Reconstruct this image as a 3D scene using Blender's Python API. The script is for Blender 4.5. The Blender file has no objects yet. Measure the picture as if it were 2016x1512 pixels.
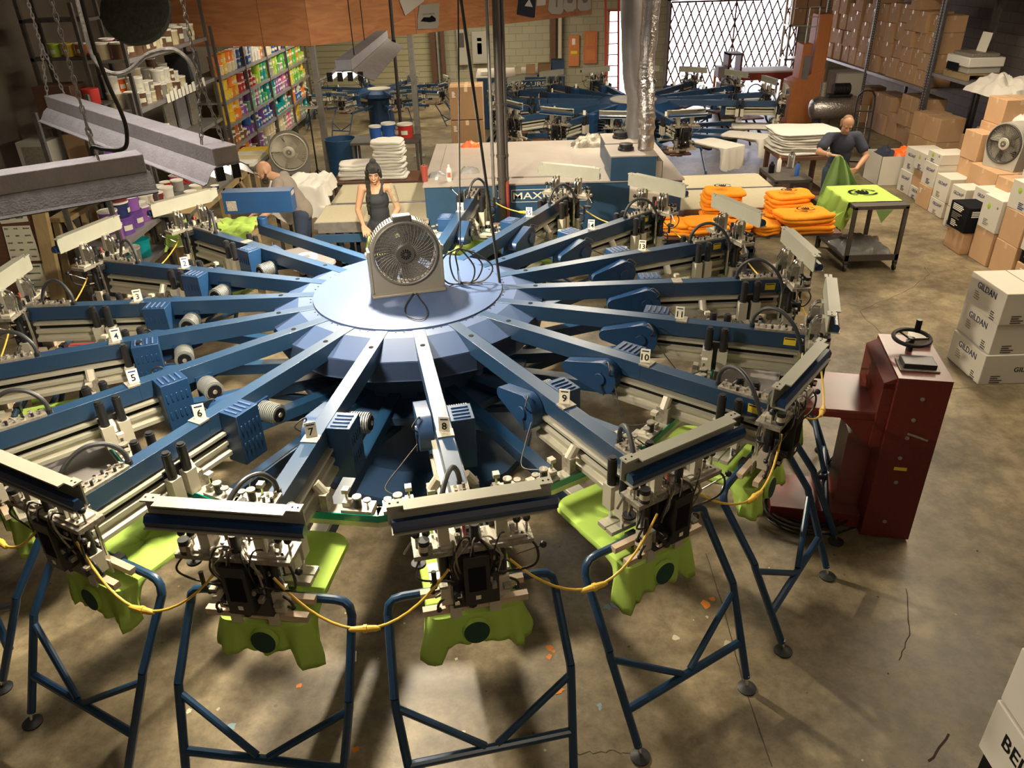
import bpy, math, random
from mathutils import Matrix, Vector, noise
R = math.radians
PI = math.pi
rnd = random.Random(7)
SC = bpy.context.scene
COL = SC.collection

# ---------------------------------------------------------------- camera
F_PX, PITCH, ROLL = 1516.56, .5113, -.0293
CAM = Vector((.7918, -5.6564, 3.7251))
FWD = Vector((0, math.cos(PITCH), -math.sin(PITCH)))
UP0 = Vector((0, math.sin(PITCH), math.cos(PITCH)))
RT = math.cos(ROLL) * Vector((1, 0, 0)) + math.sin(ROLL) * UP0
UP = -math.sin(ROLL) * Vector((1, 0, 0)) + math.cos(ROLL) * UP0
cd = bpy.data.cameras.new('camera')
cd.sensor_fit = 'HORIZONTAL'
cd.sensor_width = 36
cd.lens = F_PX / 2016 * 36
cd.clip_end = 200
cam = bpy.data.objects.new('camera', cd)
COL.objects.link(cam)
m3 = Matrix((RT, UP, -FWD)).transposed()
cam.matrix_world = Matrix.Translation(CAM) @ m3.to_4x4()
SC.camera = cam


def ray(px, py):
    return FWD + RT * ((px - 1008) / F_PX) + UP * ((756 - py) / F_PX)


def atz(px, py, z):
    d = ray(px, py)
    return CAM + d * ((z - CAM.z) / d.z)


def aty(px, py, y):
    d = ray(px, py)
    return CAM + d * ((y - CAM.y) / d.y)


def atx(px, py, x):
    d = ray(px, py)
    return CAM + d * ((x - CAM.x) / d.x)


def atp(px, py, p, n):
    d = ray(px, py)
    return CAM + d * ((p - CAM).dot(n) / d.dot(n))


# ---------------------------------------------------------------- world, exposure, lights
w = bpy.data.worlds.new('world')
SC.world = w
w.use_nodes = True
bg = w.node_tree.nodes['Background']
bg.inputs[0].default_value = (.90, .87, 1.0, 1)
bg.inputs[1].default_value = 9.0
vs = SC.view_settings
vs.view_transform = 'Standard'
vs.look = 'None'
vs.gamma = 1
vs.use_curve_mapping = False
vs.exposure = 0.42


def area(name, loc, sx, sy, power, color, direction=(0, 0, -1), spread=180, xaxis=None):
    l = bpy.data.lights.new(name, 'AREA')
    l.shape = 'RECTANGLE'
    l.size = sx
    l.size_y = sy
    l.energy = power
    l.color = color
    l.spread = R(spread)
    o = bpy.data.objects.new(name, l)
    d = Vector(direction).normalized()
    z = -d
    x = Vector(xaxis) if xaxis else (Vector((1, 0, 0)) if abs(d.x) < .9 else Vector((0, 1, 0)))
    x = (x - z * x.dot(z)).normalized()
    y = z.cross(x)
    m = Matrix((x, y, z)).transposed().to_4x4()
    m.translation = Vector(loc)
    o.matrix_world = m
    COL.objects.link(o)
    return o


WARM = (1.0, .87, .66)
WARM2 = (1.0, .84, .60)
# fixture light panels (the visible fixtures are built further down)
FX1 = (Vector((-.36, .35, 2.97)), Vector((-.40, 2.75, 2.97)))          # over the hub
FX2 = (Vector((-2.08, -.42, 2.90)), Vector((-.45, -2.15, 2.90)))       # over the left arms
FX3 = (Vector((-2.74, -3.71, 2.92)), Vector((-.76, -2.30, 2.92)))      # dark fixture at the left edge
a, b = FX1
area('lamp_over_hub', a.lerp(b, .12) - Vector((0, 0, .055)), .15, .10, 250, WARM, xaxis=(b - a))
area('lamp_over_hub_far_part', a.lerp(b, .6) - Vector((0, 0, .055)), 1.6, .16, 25, WARM, xaxis=(b - a))
a, b = FX2
area('lamp_over_left_arms', a.lerp(b, .86) - Vector((0, 0, .055)), .40, .14, 100, WARM, xaxis=(b - a))
# unseen lamps standing in for ceiling fixtures; the front one is added fill
area('ceiling_lamp_right_aisle', (5.8, .6, 4.5), .3, 3.6, 120, WARM2)
area('fill_lamp_front', (2.0, -6.3, 4.5), 2.4, .3, 40, WARM2)  # added fill from behind the camera for the outward sides of the bars
area('ceiling_lamp_right_boxes', (6.4, 5.2, 4.5), .3, 3.6, 200, (1, .84, .62))
area('ceiling_lamp_oven', (1.9, 6.2, 4.5), .3, 2.4, 210, (1, .87, .66))
area('ceiling_lamp_ink_shelves', (-2.7, 5.6, 3.9), .3, 2.4, 60, WARM)
area('ceiling_lamp_far_ink', (-2.7, 12.8, 3.3), .3, 4.8, 150, WARM)
area('ceiling_lamp_far_press', (.4, 16.0, 3.3), 2.4, .3, 140, (1, .86, .62))
area('ceiling_lamp_over_fixtures', (-1.2, -2.0, 4.7), 1.2, 1.2, 36, (1, .92, .88))
# daylight through the gate: a portal helps the sky sample the opening
p_ = area('daylight_portal', (7.5, 19.5, 1.2), 3.6, 2.3, 1, (1, 1, 1), direction=(0, -1, 0), xaxis=(1, 0, 0))
p_.data.cycles.is_portal = True
sun = bpy.data.lights.new('sun', 'SUN')
sun.energy = 3.0
sun.angle = R(3)
sun.color = (1, .95, .85)
so = bpy.data.objects.new('sun', sun)
so.rotation_euler = (R(-48), 0, R(10))
COL.objects.link(so)

# ---------------------------------------------------------------- materials
MATS = {}


def mat(name, col, rough=.5, metal=0., spec=.5, noise_s=0, noise_a=0., col2=None, bump=0., bscale=60, emit=0, trans=0, stretch=None, coat=0., alpha=1):
    m = bpy.data.materials.new(name)
    m.use_nodes = True
    nt = m.node_tree
    b = nt.nodes['Principled BSDF']
    b.inputs['Base Color'].default_value = (*col, 1)
    b.inputs['Roughness'].default_value = rough
    b.inputs['Metallic'].default_value = metal
    b.inputs['Specular IOR Level'].default_value = spec
    b.inputs['Transmission Weight'].default_value = trans
    b.inputs['Coat Weight'].default_value = coat
    b.inputs['Alpha'].default_value = alpha
    if emit:
        b.inputs['Emission Color'].default_value = (*col, 1)
        b.inputs['Emission Strength'].default_value = emit
    if noise_s or bump:
        tc = nt.nodes.new('ShaderNodeTexCoord')
        mp = nt.nodes.new('ShaderNodeMapping')
        nt.links.new(tc.outputs['Object'], mp.inputs[0])
        if stretch:
            mp.inputs['Scale'].default_value = stretch
    if noise_s:
        n = nt.nodes.new('ShaderNodeTexNoise')
        n.inputs['Scale'].default_value = noise_s
        n.inputs['Detail'].default_value = 5
        n.inputs['Roughness'].default_value = .65
        nt.links.new(mp.outputs[0], n.inputs[0])
        r = nt.nodes.new('ShaderNodeValToRGB')
        r.color_ramp.elements[0].position = .5 - .22
        r.color_ramp.elements[1].position = .5 + .22
        c2 = col2 or tuple(c * (1 - noise_a) for c in col)
        r.color_ramp.elements[0].color = (*c2, 1)
        r.color_ramp.elements[1].color = (*col, 1)
        nt.links.new(n.outputs[0], r.inputs[0])
        nt.links.new(r.outputs[0], b.inputs['Base Color'])
    if bump:
        n2 = nt.nodes.new('ShaderNodeTexNoise')
        n2.inputs['Scale'].default_value = bscale
        n2.inputs['Detail'].default_value = 4
        nt.links.new(mp.outputs[0], n2.inputs[0])
        bp = nt.nodes.new('ShaderNodeBump')
        bp.inputs['Strength'].default_value = bump
        bp.inputs['Distance'].default_value = .02
        nt.links.new(n2.outputs[0], bp.inputs['Height'])
        nt.links.new(bp.outputs[0], b.inputs['Normal'])
    MATS[name] = m
    return m


mat('channel_grey', (.40, .39, .31), .42, metal=.15, noise_s=6, noise_a=.12)
mat('blue_paint', (.014, .044, .098), .38, spec=.6, noise_s=3, noise_a=.15, bump=.03, bscale=20)
mat('blue_hub', (.052, .085, .175), .38, spec=.5, noise_s=2, noise_a=.12)
mat('blue_tube', (.012, .050, .115), .35, spec=.6, noise_s=12, noise_a=.3)
mat('blue_box', (.008, .038, .105), .42, spec=.5, noise_s=5, noise_a=.2)
mat('dark_blue', (.02, .05, .11), .5)
mat('navy_bar', (.01, .035, .10), .22, spec=.8)
mat('aluminium', (.60, .57, .46), .38, metal=.55, noise_s=8, noise_a=.15, stretch=(1, 12, 12))
mat('cream_metal', (.52, .48, .38), .42, metal=.15, noise_s=6, noise_a=.12)
mat('dusty_metal', (.42, .38, .31), .55, metal=.5, noise_s=40, noise_a=.5, bump=.3)
mat('chrome', (.8, .8, .78), .18, metal=1)
mat('black_metal', (.018, .018, .02), .38, spec=.5, noise_s=30, noise_a=.4)
mat('black_rubber', (.02, .02, .022), .55)
mat('black_hose', (.03, .032, .035), .45)
mat('grey_motor', (.22, .23, .22), .5, metal=.4)
mat('teal_edge', (.0, .20, .17), .2, spec=.8)
mat('plate_white', (.82, .78, .62), .5)
mat('ink_black', (.008, .008, .010), .8, spec=.1)
mat('ink_navy', (.02, .03, .18), .5)
mat('yellow_label', (.75, .55, .04), .5)
mat('yellow_cord', (.72, .46, .06), .45)
mat('wood_bar', (.55, .42, .29), .6, noise_s=10, noise_a=.3, stretch=(1, 1, 6))
mat('red_paint', (.15, .022, .016), .45, spec=.4, noise_s=60, noise_a=.3, bump=.15, bscale=300)
mat('red_top', (.17, .045, .035), .33, spec=.6, noise_s=4, noise_a=.2)
mat('green_shirt', (.40, .58, .11), .85, spec=.2, noise_s=4, noise_a=.08, bump=.12, bscale=14)
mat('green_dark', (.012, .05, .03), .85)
mat('green_deep', (.17, .27, .085), .85, bump=.1, bscale=14)
mat('white_cloth', (.62, .59, .53), .9, spec=.2, noise_s=6, noise_a=.05, bump=.12, bscale=20)
mat('orange_cloth', (.95, .33, .02), .85, spec=.2, noise_s=14, noise_a=.15, bump=.25, bscale=25)
mat('fan_beige', (.17, .155, .13), .5)
mat('fan_dark', (.045, .04, .035), .45)
mat('fan_grille', (.10, .092, .082), .5)
mat('carton', (.55, .34, .19), .8, spec=.2, noise_s=3, noise_a=.12)
mat('carton_dark', (.34, .21, .11), .85, spec=.2, noise_s=3, noise_a=.15)
mat('carton_white', (.60, .56, .48), .75, spec=.25, noise_s=3, noise_a=.06)
mat('tape', (.62, .45, .28), .25, spec=.6)
mat('paper', (.82, .79, .70), .8)
mat('galvanised', (.42, .40, .37), .38, metal=.7, noise_s=9, noise_a=.3)
mat('fixture_white', (.55, .51, .50), .5, noise_s=14, noise_a=.25, bump=.25, bscale=90)
mat('dusty_lamp', (.30, .28, .25), .7, noise_s=18, noise_a=.5, bump=.4, bscale=120)
mat('tube_lit', (1, .93, .74), .5, emit=9)
mat('tube_off', (.6, .6, .56), .3)
mat('oven_top', (.40, .35, .31), .42, noise_s=2, noise_a=.2)
mat('oven_blue', (.03, .085, .17), .42, noise_s=3, noise_a=.25)
mat('belt_cream', (.46, .41, .28), .6, noise_s=30, noise_a=.1)
mat('skin', (.46, .25, .15), .5, spec=.35, noise_s=12, noise_a=.1)
mat('skin_dark', (.42, .22, .13), .5, spec=.35, noise_s=12, noise_a=.1)
mat('hair_black', (.015, .012, .010), .4, bump=.5, bscale=120, stretch=(6, 6, 1))
mat('hair_brown', (.22, .12, .06), .6, bump=.4, bscale=120, stretch=(6, 6, 1))
mat('beard', (.05, .03, .02), .8, bump=.5, bscale=200)
mat('eye_white', (.8, .78, .74), .3)
mat('brown_lid', (.10, .05, .03), .6)
mat('lips', (.45, .13, .10), .5)
mat('teeth', (.85, .82, .75), .3)
mat('top_black', (.022, .025, .032), .85)
mat('tee_grey', (.23, .19, .16), .9, bump=.1, bscale=14)
mat('tee_navy', (.028, .033, .055), .9, bump=.1, bscale=14)
mat('jeans', (.03, .045, .08), .9)
mat('tattoo', (.12, .16, .12), .6, noise_s=30, col2=(.40, .26, .16))
mat('wood_pine', (.42, .30, .14), .6, noise_s=6, noise_a=.25, stretch=(8, 1, 1))
mat('wood_dark', (.13, .06, .035), .5, noise_s=6, noise_a=.3, stretch=(1, 8, 8))
mat('wood_orange', (.62, .22, .07), .55, noise_s=6, noise_a=.2, stretch=(5, 5, 1))
mat('cart_metal', (.10, .085, .075), .5, metal=.3, noise_s=20, noise_a=.3)
mat('bench_top', (.16, .155, .13), .7, noise_s=12, noise_a=.5)
mat('white_plastic', (.75, .72, .64), .45)
mat('dark_drum', (.055, .05, .03), .85, noise_s=25, noise_a=.6, bump=.6, bscale=50)
mat('rust_red', (.35, .06, .04), .5)
mat('steel_pipe', (.11, .095, .085), .45, metal=.5)
mat('silver_foil', (.62, .58, .58), .28, metal=.9, noise_s=14, noise_a=.35, bump=.6, bscale=30)
mat('duct_grey', (.30, .29, .30), .5, metal=.3, noise_s=4, noise_a=.3)
mat('clear_plastic', (.75, .75, .75), .15, trans=.75, bump=.8, bscale=25)
mat('mesh_grey', (.23, .21, .20), .6)
mat('teal_mesh', (.02, .22, .28), .5)
mat('rack_metal', (.14, .13, .12), .5, metal=.5, noise_s=12, noise_a=.4)
mat('shelf_steel', (.36, .34, .33), .45, metal=.5, noise_s=5, noise_a=.3)
mat('cable_black', (.02, .017, .015), .5)
mat('sign_cream', (.62, .60, .46), .7)
mat('grey_plastic', (.40, .38, .33), .5)
mat('brown_wall', (.21, .17, .13), .9, noise_s=1.2, noise_a=.4, bump=.2)
mat('gate_brown', (.10, .05, .03), .6)
mat('ladder_red', (.40, .05, .03), .5)
mat('drum_blue', (.02, .07, .16), .4)
mat('glass', (.85, .9, .9), .05, trans=.95)


def inkcol(name, c):
    return mat('ink_' + name, c, .42, noise_s=9, noise_a=.22)


INKS = {'yellow': (.80, .52, .03), 'orange': (.85, .22, .02), 'dark orange': (.55, .14, .03), 'red': (.50, .03, .02), 'maroon': (.20, .02, .03),
        'purple': (.15, .06, .30), 'violet': (.28, .10, .40), 'pink': (.70, .12, .30), 'blue': (.03, .12, .42), 'teal': (.0, .28, .30), 'green': (.10, .42, .07),
        'lime': (.42, .60, .06), 'mint': (.20, .55, .36), 'white': (.74, .72, .66), 'grey': (.33, .31, .28), 'brown': (.17, .09, .05), 'cream': (.68, .58, .36),
        'navy': (.02, .03, .12), 'fluorescent orange': (1.0, .16, .02)}
for k_, c_ in INKS.items():
    inkcol(k_, c_)


# ---------------------------------------------------------------- mesh builder
_text_cache = {}


def text_geo(s):
    if s not in _text_cache:
        cu = bpy.data.curves.new('t', 'FONT')
        cu.body = s
        cu.align_x = 'CENTER'
        cu.align_y = 'CENTER'
        cu.resolution_u = 2
        cu.extrude = .01
        cu.offset = .006
        ob = bpy.data.objects.new('t', cu)
        me = ob.to_mesh()
        vs_ = [v.co.copy() for v in me.vertices]
        fs_ = [tuple(p.vertices) for p in me.polygons]
        xs = [v.x for v in vs_]
        ys = [v.y for v in vs_]
        _text_cache[s] = (vs_, fs_, min(xs), max(xs), min(ys), max(ys))
        ob.to_mesh_clear()
        bpy.data.objects.remove(ob)
        bpy.data.curves.remove(cu)
    return _text_cache[s]


class MB:
    def __init__(s, M=None):
        s.v, s.f, s.m, s.mats = [], [], [], []
        s.M = M or Matrix.Identity(4)

    def mi(s, name):
        if name not in s.mats:
            s.mats.append(name)
        return s.mats.index(name)

    def add(s, vs_, fs_, m, M=None):
        T = s.M @ M if M is not None else s.M
        b = len(s.v)
        k = s.mi(m)
        s.v += [T @ Vector(v) for v in vs_]
        for f in fs_:
            s.f.append(tuple(i + b for i in f))
            s.m.append(k)
        return s

    def box(s, x0, x1, y0, y1, z0, z1, m, M=None):
        v = [(x, y, z) for x in (x0, x1) for y in (y0, y1) for z in (z0, z1)]
        f = [(0, 1, 3, 2), (4, 6, 7, 5), (0, 4, 5, 1), (2, 3, 7, 6), (0, 2, 6, 4), (1, 5, 7, 3)]
        return s.add(v, f, m, M)

    def cyl(s, p0, p1, r, m, n=12, r1=None, caps=True):
        p0, p1 = Vector(p0), Vector(p1)
        r1 = r if r1 is None else r1
        d = (p1 - p0).normalized()
        a = Vector((0, 0, 1)) if abs(d.z) < .9 else Vector((1, 0, 0))
        u = d.cross(a).normalized()
        w_ = d.cross(u)
        v = []
        for p, q in ((p0, r), (p1, r1)):
            v += [p + (u * math.cos(2 * PI * i / n) + w_ * math.sin(2 * PI * i / n)) * q for i in range(n)]
        f = [(i, n + i, n + (i + 1) % n, (i + 1) % n) for i in range(n)]
        if caps:
            f += [tuple(range(n)), tuple(range(2 * n - 1, n - 1, -1))]
        return s.add(v, f, m)

    def beam(s, p0, p1, wd, h, m, up=(0, 0, 1)):
        p0, p1 = Vector(p0), Vector(p1)
        d = (p1 - p0)
        L = d.length
        x = d / L
        y = Vector(up).cross(x)
        if y.length < 1e-4:
            y = Vector((0, 1, 0))
        y.normalize()
        z = x.cross(y)
        M = Matrix((x, y, z)).transposed().to_4x4()
        M.translation = p0
        return s.box(0, L, -wd / 2, wd / 2, -h / 2, h / 2, m, M)

    def tube(s, pts, r, m, n=8, closed=False, caps=True):
        pts = [Vector(p) for p in pts]
        N = len(pts)
        fr = None
        v = []
        for i, p in enumerate(pts):
            if closed:
                t = (pts[(i + 1) % N] - pts[i - 1])
            else:
                t = pts[min(i + 1, N - 1)] - pts[max(i - 1, 0)]
            if t.length < 1e-9:
                t = Vector((0, 0, 1))
            t.normalize()
            if fr is None:
                a = Vector((0, 0, 1)) if abs(t.z) < .9 else Vector((1, 0, 0))
                fr = t.cross(a).normalized()
            else:
                fr = (fr - t * fr.dot(t))
                if fr.length < 1e-6:
                    fr = t.orthogonal()
                fr.normalize()
            w_ = t.cross(fr)
            rr = r[i] if isinstance(r, (list, tuple)) else r
            v += [p + (fr * math.cos(2 * PI * k / n) + w_ * math.sin(2 * PI * k / n)) * rr for k in range(n)]
        f = []
        for i in range(N if closed else N - 1):
            a, b = i * n, ((i + 1) % N) * n
            f += [(a + k, a + (k + 1) % n, b + (k + 1) % n, b + k) for k in range(n)]
        if caps and not closed:
            f += [tuple(range(n - 1, -1, -1)), tuple(range((N - 1) * n, N * n))]
        return s.add(v, f, m)

    def lathe(s, prof, m, M=None, n=20, cap0=True, cap1=True):
        v = [(r * math.cos(2 * PI * i / n), r * math.sin(2 * PI * i / n), z) for r, z in prof for i in range(n)]
        f = []
        for j in range(len(prof) - 1):
            f += [(j * n + i, j * n + (i + 1) % n, (j + 1) * n + (i + 1) % n, (j + 1) * n + i) for i in range(n)]
        if cap0:
            f.append(tuple(range(n - 1, -1, -1)))
        if cap1:
            f.append(tuple(range((len(prof) - 1) * n, len(prof) * n)))
        return s.add(v, f, m, M)

    def prism(s, poly, z0, z1, m, M=None):
        n = len(poly)
        v = [(x, y, z0) for x, y in poly] + [(x, y, z1) for x, y in poly]
        f = [(i, (i + 1) % n, n + (i + 1) % n, n + i) for i in range(n)]
        f += [tuple(range(n - 1, -1, -1)), tuple(range(n, 2 * n))]
        return s.add(v, f, m, M)

    def ball(s, c, r, m, n=12, M=None):
        if not isinstance(r, (tuple, list)):
            r = (r, r, r)
        T = Matrix.Translation(Vector(c)) @ (M or Matrix.Identity(4)) @ Matrix.Diagonal((r[0], r[1], r[2], 1))
        prof = [(max(math.sin(PI * k / (n // 2 + 2)), .001), -math.cos(PI * k / (n // 2 + 2))) for k in range(n // 2 + 3)]
        return s.lathe(prof, m, T, n)

    def grid(s, fn, nu, nv, m, M=None):
        v = [fn(i / nu, j / nv) for j in range(nv + 1) for i in range(nu + 1)]
        f = [(j * (nu + 1) + i, j * (nu + 1) + i + 1, (j + 1) * (nu + 1) + i + 1, (j + 1) * (nu + 1) + i) for j in range(nv) for i in range(nu)]
        return s.add(v, f, m, M)

    def text(s, t, size, m, M, width=None):
        # M: local frame, text in its xy plane; size = letter height
        v, f, x0, x1, y0, y1 = text_geo(t)
        k = size / (y1 - y0)
        kx = width / (x1 - x0) if width else k
        return s.add([((p.x - (x0 + x1) / 2) * kx, (p.y - (y0 + y1) / 2) * k, p.z * .1) for p in v], f, m, M)

    def build(s, name, parent=None, bevel=0, smooth=True, angle=35, loc=None, rotz=None, **props):
        me = bpy.data.meshes.new(name)
        me.from_pydata([tuple(v) for v in s.v], [], s.f)
        for k in s.mats:
            me.materials.append(MATS[k])
        me.polygons.foreach_set('material_index', s.m)
        if smooth:
            me.polygons.foreach_set('use_smooth', [True] * len(s.f))
            me.set_sharp_from_angle(angle=R(angle))
        me.update()
        o = bpy.data.objects.new(name, me)
        COL.objects.link(o)
        if parent:
            o.parent = parent
        if loc is not None:
            o.location = loc
        if rotz is not None:
            o.rotation_euler.z = rotz
        if bevel:
            b = o.modifiers.new('b', 'BEVEL')
            b.width = bevel
            b.segments = 2
            b.limit_method = 'ANGLE'
        for k, v in props.items():
            o[k] = v
        return o


def thing(name, label, cat, loc=(0, 0, 0), rotz=0, group=None):
    o = bpy.data.objects.new(name, None)
    o.empty_display_size = .1
    COL.objects.link(o)
    o.location = loc
    o.rotation_euler = (0, 0, rotz)
    tag(o, label, cat, group)
    return o


def tag(o, label, cat, group=None, kind=None):
    o['label'] = label
    o['category'] = cat
    if group:
        o['group'] = group
    if kind:
        o['kind'] = kind
    return o


def struct(o):
    o['kind'] = 'structure'
    return o


KIDS = {}


def copy_tree(o, parent=None, skip=()):
    c = o.copy()
    COL.objects.link(c)
    if parent is not None:
        c.parent = parent
    for ch in [x for x in COL.objects if x.parent == o] if o.name not in KIDS else KIDS[o.name]:
        if ch.name.split('.')[0] in skip:
            continue
        copy_tree(ch, c, skip)
    return c


def spline(pts, k=6):
    pts = [Vector(p) for p in pts]
    out = []
    n = len(pts)
    for i in range(n - 1):
        p0, p1, p2, p3 = pts[max(i - 1, 0)], pts[i], pts[i + 1], pts[min(i + 2, n - 1)]
        for j in range(k):
            t = j / k
            out.append(.5 * ((2 * p1) + (p2 - p0) * t + (2 * p0 - 5 * p1 + 4 * p2 - p3) * t * t + (-p0 + 3 * p1 - 3 * p2 + p3) * t ** 3))
    out.append(pts[-1])
    return out


def FR(origin, x, y):
    # frame matrix from x and y axes
    x = Vector(x).normalized()
    y = Vector(y).normalized()
    z = x.cross(y)
    M = Matrix((x, y, z)).transposed().to_4x4()
    M.translation = Vector(origin)
    return M


def ORD(n):
    return ['first', 'second', 'third', 'fourth', 'fifth', 'sixth', 'seventh', 'eighth', 'ninth', 'tenth', 'eleventh', 'twelfth', 'thirteenth',
            'fourteenth', 'fifteenth', 'sixteenth', 'seventeenth', 'eighteenth', 'nineteenth', 'twentieth'][n] if n < 20 else str(n + 1) + 'th'
# ---------------------------------------------------------------- room
def floor_mat():
    m = bpy.data.materials.new('floor_concrete')
    m.use_nodes = True
    nt = m.node_tree
    b = nt.nodes['Principled BSDF']
    L = nt.links.new
    tc = nt.nodes.new('ShaderNodeTexCoord')

    def nz(scale, detail, rough, p0, c0, p1, c1):
        n = nt.nodes.new('ShaderNodeTexNoise')
        n.inputs['Scale'].default_value = scale
        n.inputs['Detail'].default_value = detail
        n.inputs['Roughness'].default_value = rough
        L(tc.outputs['Object'], n.inputs[0])
        r = nt.nodes.new('ShaderNodeValToRGB')
        r.color_ramp.elements[0].position = p0
        r.color_ramp.elements[1].position = p1
        r.color_ramp.elements[0].color = (*c0, 1)
        r.color_ramp.elements[1].color = (*c1, 1)
        L(n.outputs[0], r.inputs[0])
        return n, r
    n1, r1 = nz(1.1, 9, .66, .34, (.115, .092, .060), .66, (.315, .255, .155))
    n2, r2 = nz(6, 7, .75, .40, (.66, .64, .60), .60, (1.08, 1.07, 1.05))
    mx = nt.nodes.new('ShaderNodeMix')
    mx.data_type = 'RGBA'
    mx.blend_type = 'MULTIPLY'
    mx.inputs[0].default_value = 1
    L(r1.outputs[0], mx.inputs[6])
    L(r2.outputs[0], mx.inputs[7])
    # paint and lint specks
    vo = nt.nodes.new('ShaderNodeTexVoronoi')
    vo.inputs['Scale'].default_value = 3.2
    L(tc.outputs['Object'], vo.inputs[0])
    lt = nt.nodes.new('ShaderNodeMath')
    lt.operation = 'LESS_THAN'
    lt.inputs[1].default_value = .035
    L(vo.outputs['Distance'], lt.inputs[0])
    mx2 = nt.nodes.new('ShaderNodeMix')
    mx2.data_type = 'RGBA'
    L(lt.outputs[0], mx2.inputs[0])
    L(mx.outputs[2], mx2.inputs[6])
    cr = nt.nodes.new('ShaderNodeValToRGB')
    cr.color_ramp.interpolation = 'CONSTANT'
    els = cr.color_ramp.elements
    els[0].position = 0
    els[0].color = (.10, .08, .06, 1)
    els[1].position = .45
    els[1].color = (.42, .38, .28, 1)
    for p, c in ((.6, (.07, .06, .04, 1)), (.8, (.16, .24, .26, 1)), (.86, (.2, .15, .1, 1))):
        e = els.new(p)
        e.color = c
    sp = nt.nodes.new('ShaderNodeSeparateColor')
    L(vo.outputs['Color'], sp.inputs[0])
    L(sp.outputs[0], cr.inputs[0])
    L(cr.outputs[0], mx2.inputs[7])
    L(mx2.outputs[2], b.inputs['Base Color'])
    r3 = nt.nodes.new('ShaderNodeMapRange')
    r3.inputs[3].default_value = .28
    r3.inputs[4].default_value = .55
    L(n1.outputs[0], r3.inputs[0])
    L(r3.outputs[0], b.inputs['Roughness'])
    b.inputs['Specular IOR Level'].default_value = .4
    bp = nt.nodes.new('ShaderNodeBump')
    bp.inputs['Strength'].default_value = .06
    L(n2.outputs[0], bp.inputs['Height'])
    L(bp.outputs[0], b.inputs['Normal'])
    MATS['floor_concrete'] = m


floor_mat()


def brickish(name, col, bw, bh, mortar, rough=.85, col2=None, axis='XZ'):
    m = bpy.data.materials.new(name)
    m.use_nodes = True
    nt = m.node_tree
    b = nt.nodes['Principled BSDF']
    tc = nt.nodes.new('ShaderNodeTexCoord')
    sx = nt.nodes.new('ShaderNodeSeparateXYZ')
    cx = nt.nodes.new('ShaderNodeCombineXYZ')
    nt.links.new(tc.outputs['Object'], sx.inputs[0])
    nt.links.new(sx.outputs[0 if axis[0] == 'X' else 1], cx.inputs[0])
    nt.links.new(sx.outputs[2], cx.inputs[1])
    br = nt.nodes.new('ShaderNodeTexBrick')
    br.inputs['Scale'].default_value = 1
    br.inputs['Brick Width'].default_value = bw
    br.inputs['Row Height'].default_value = bh
    br.inputs['Mortar Size'].default_value = .008
    br.inputs['Color1'].default_value = (*col, 1)
    br.inputs['Color2'].default_value = (*(col2 or tuple(c * .9 for c in col)), 1)
    br.inputs['Mortar'].default_value = (*mortar, 1)
    nt.links.new(cx.outputs[0], br.inputs[0])
    nt.links.new(br.outputs[0], b.inputs['Base Color'])
    b.inputs['Roughness'].default_value = rough
    MATS[name] = m


brickish('block_wall', (.36, .34, .24), .4, .2, (.22, .20, .15))
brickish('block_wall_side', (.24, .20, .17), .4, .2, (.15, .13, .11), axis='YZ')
brickish('siding', (.46, .42, .26), 30, .16, (.17, .15, .09), col2=(.42, .38, .24))


def plywood(name, col, col2):
    m = bpy.data.materials.new(name)
    m.use_nodes = True
    nt = m.node_tree
    b = nt.nodes['Principled BSDF']
    tc = nt.nodes.new('ShaderNodeTexCoord')
    mp = nt.nodes.new('ShaderNodeMapping')
    mp.inputs['Scale'].default_value = (1, 1, 5)
    n = nt.nodes.new('ShaderNodeTexNoise')
    n.inputs['Scale'].default_value = 1.6
    n.inputs['Detail'].default_value = 7
    n.inputs['Distortion'].default_value = 1.2
    r = nt.nodes.new('ShaderNodeValToRGB')
    r.color_ramp.elements[0].position = .35
    r.color_ramp.elements[1].position = .65
    r.color_ramp.elements[0].color = (*col2, 1)
    r.color_ramp.elements[1].color = (*col, 1)
    nt.links.new(tc.outputs['Object'], mp.inputs[0])
    nt.links.new(mp.outputs[0], n.inputs[0])
    nt.links.new(n.outputs[0], r.inputs[0])
    nt.links.new(r.outputs[0], b.inputs['Base Color'])
    b.inputs['Roughness'].default_value = .55
    MATS[name] = m


plywood('plywood', (.66, .29, .12), (.50, .20, .08))

X0, X1, Y0, Y1, ZC = -6.2, 11.2, -7.5, 19.3, 4.8
struct(MB().box(X0, X1, Y0, Y1, -.1, 0, 'floor_concrete').build('floor'))
struct(MB().box(X0, X1, Y0, Y1, ZC, ZC + .1, 'brown_wall').build('ceiling'))
struct(MB().box(X0 - .15, X0, Y0, Y1, 0, ZC, 'brown_wall').build('wall_left'))
struct(MB().box(X1, X1 + .15, Y0, Y1, 0, ZC, 'block_wall_side').build('wall_right'))
struct(MB().box(X0, X1, Y0 - .15, Y0, 0, ZC, 'brown_wall').build('wall_front'))
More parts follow.
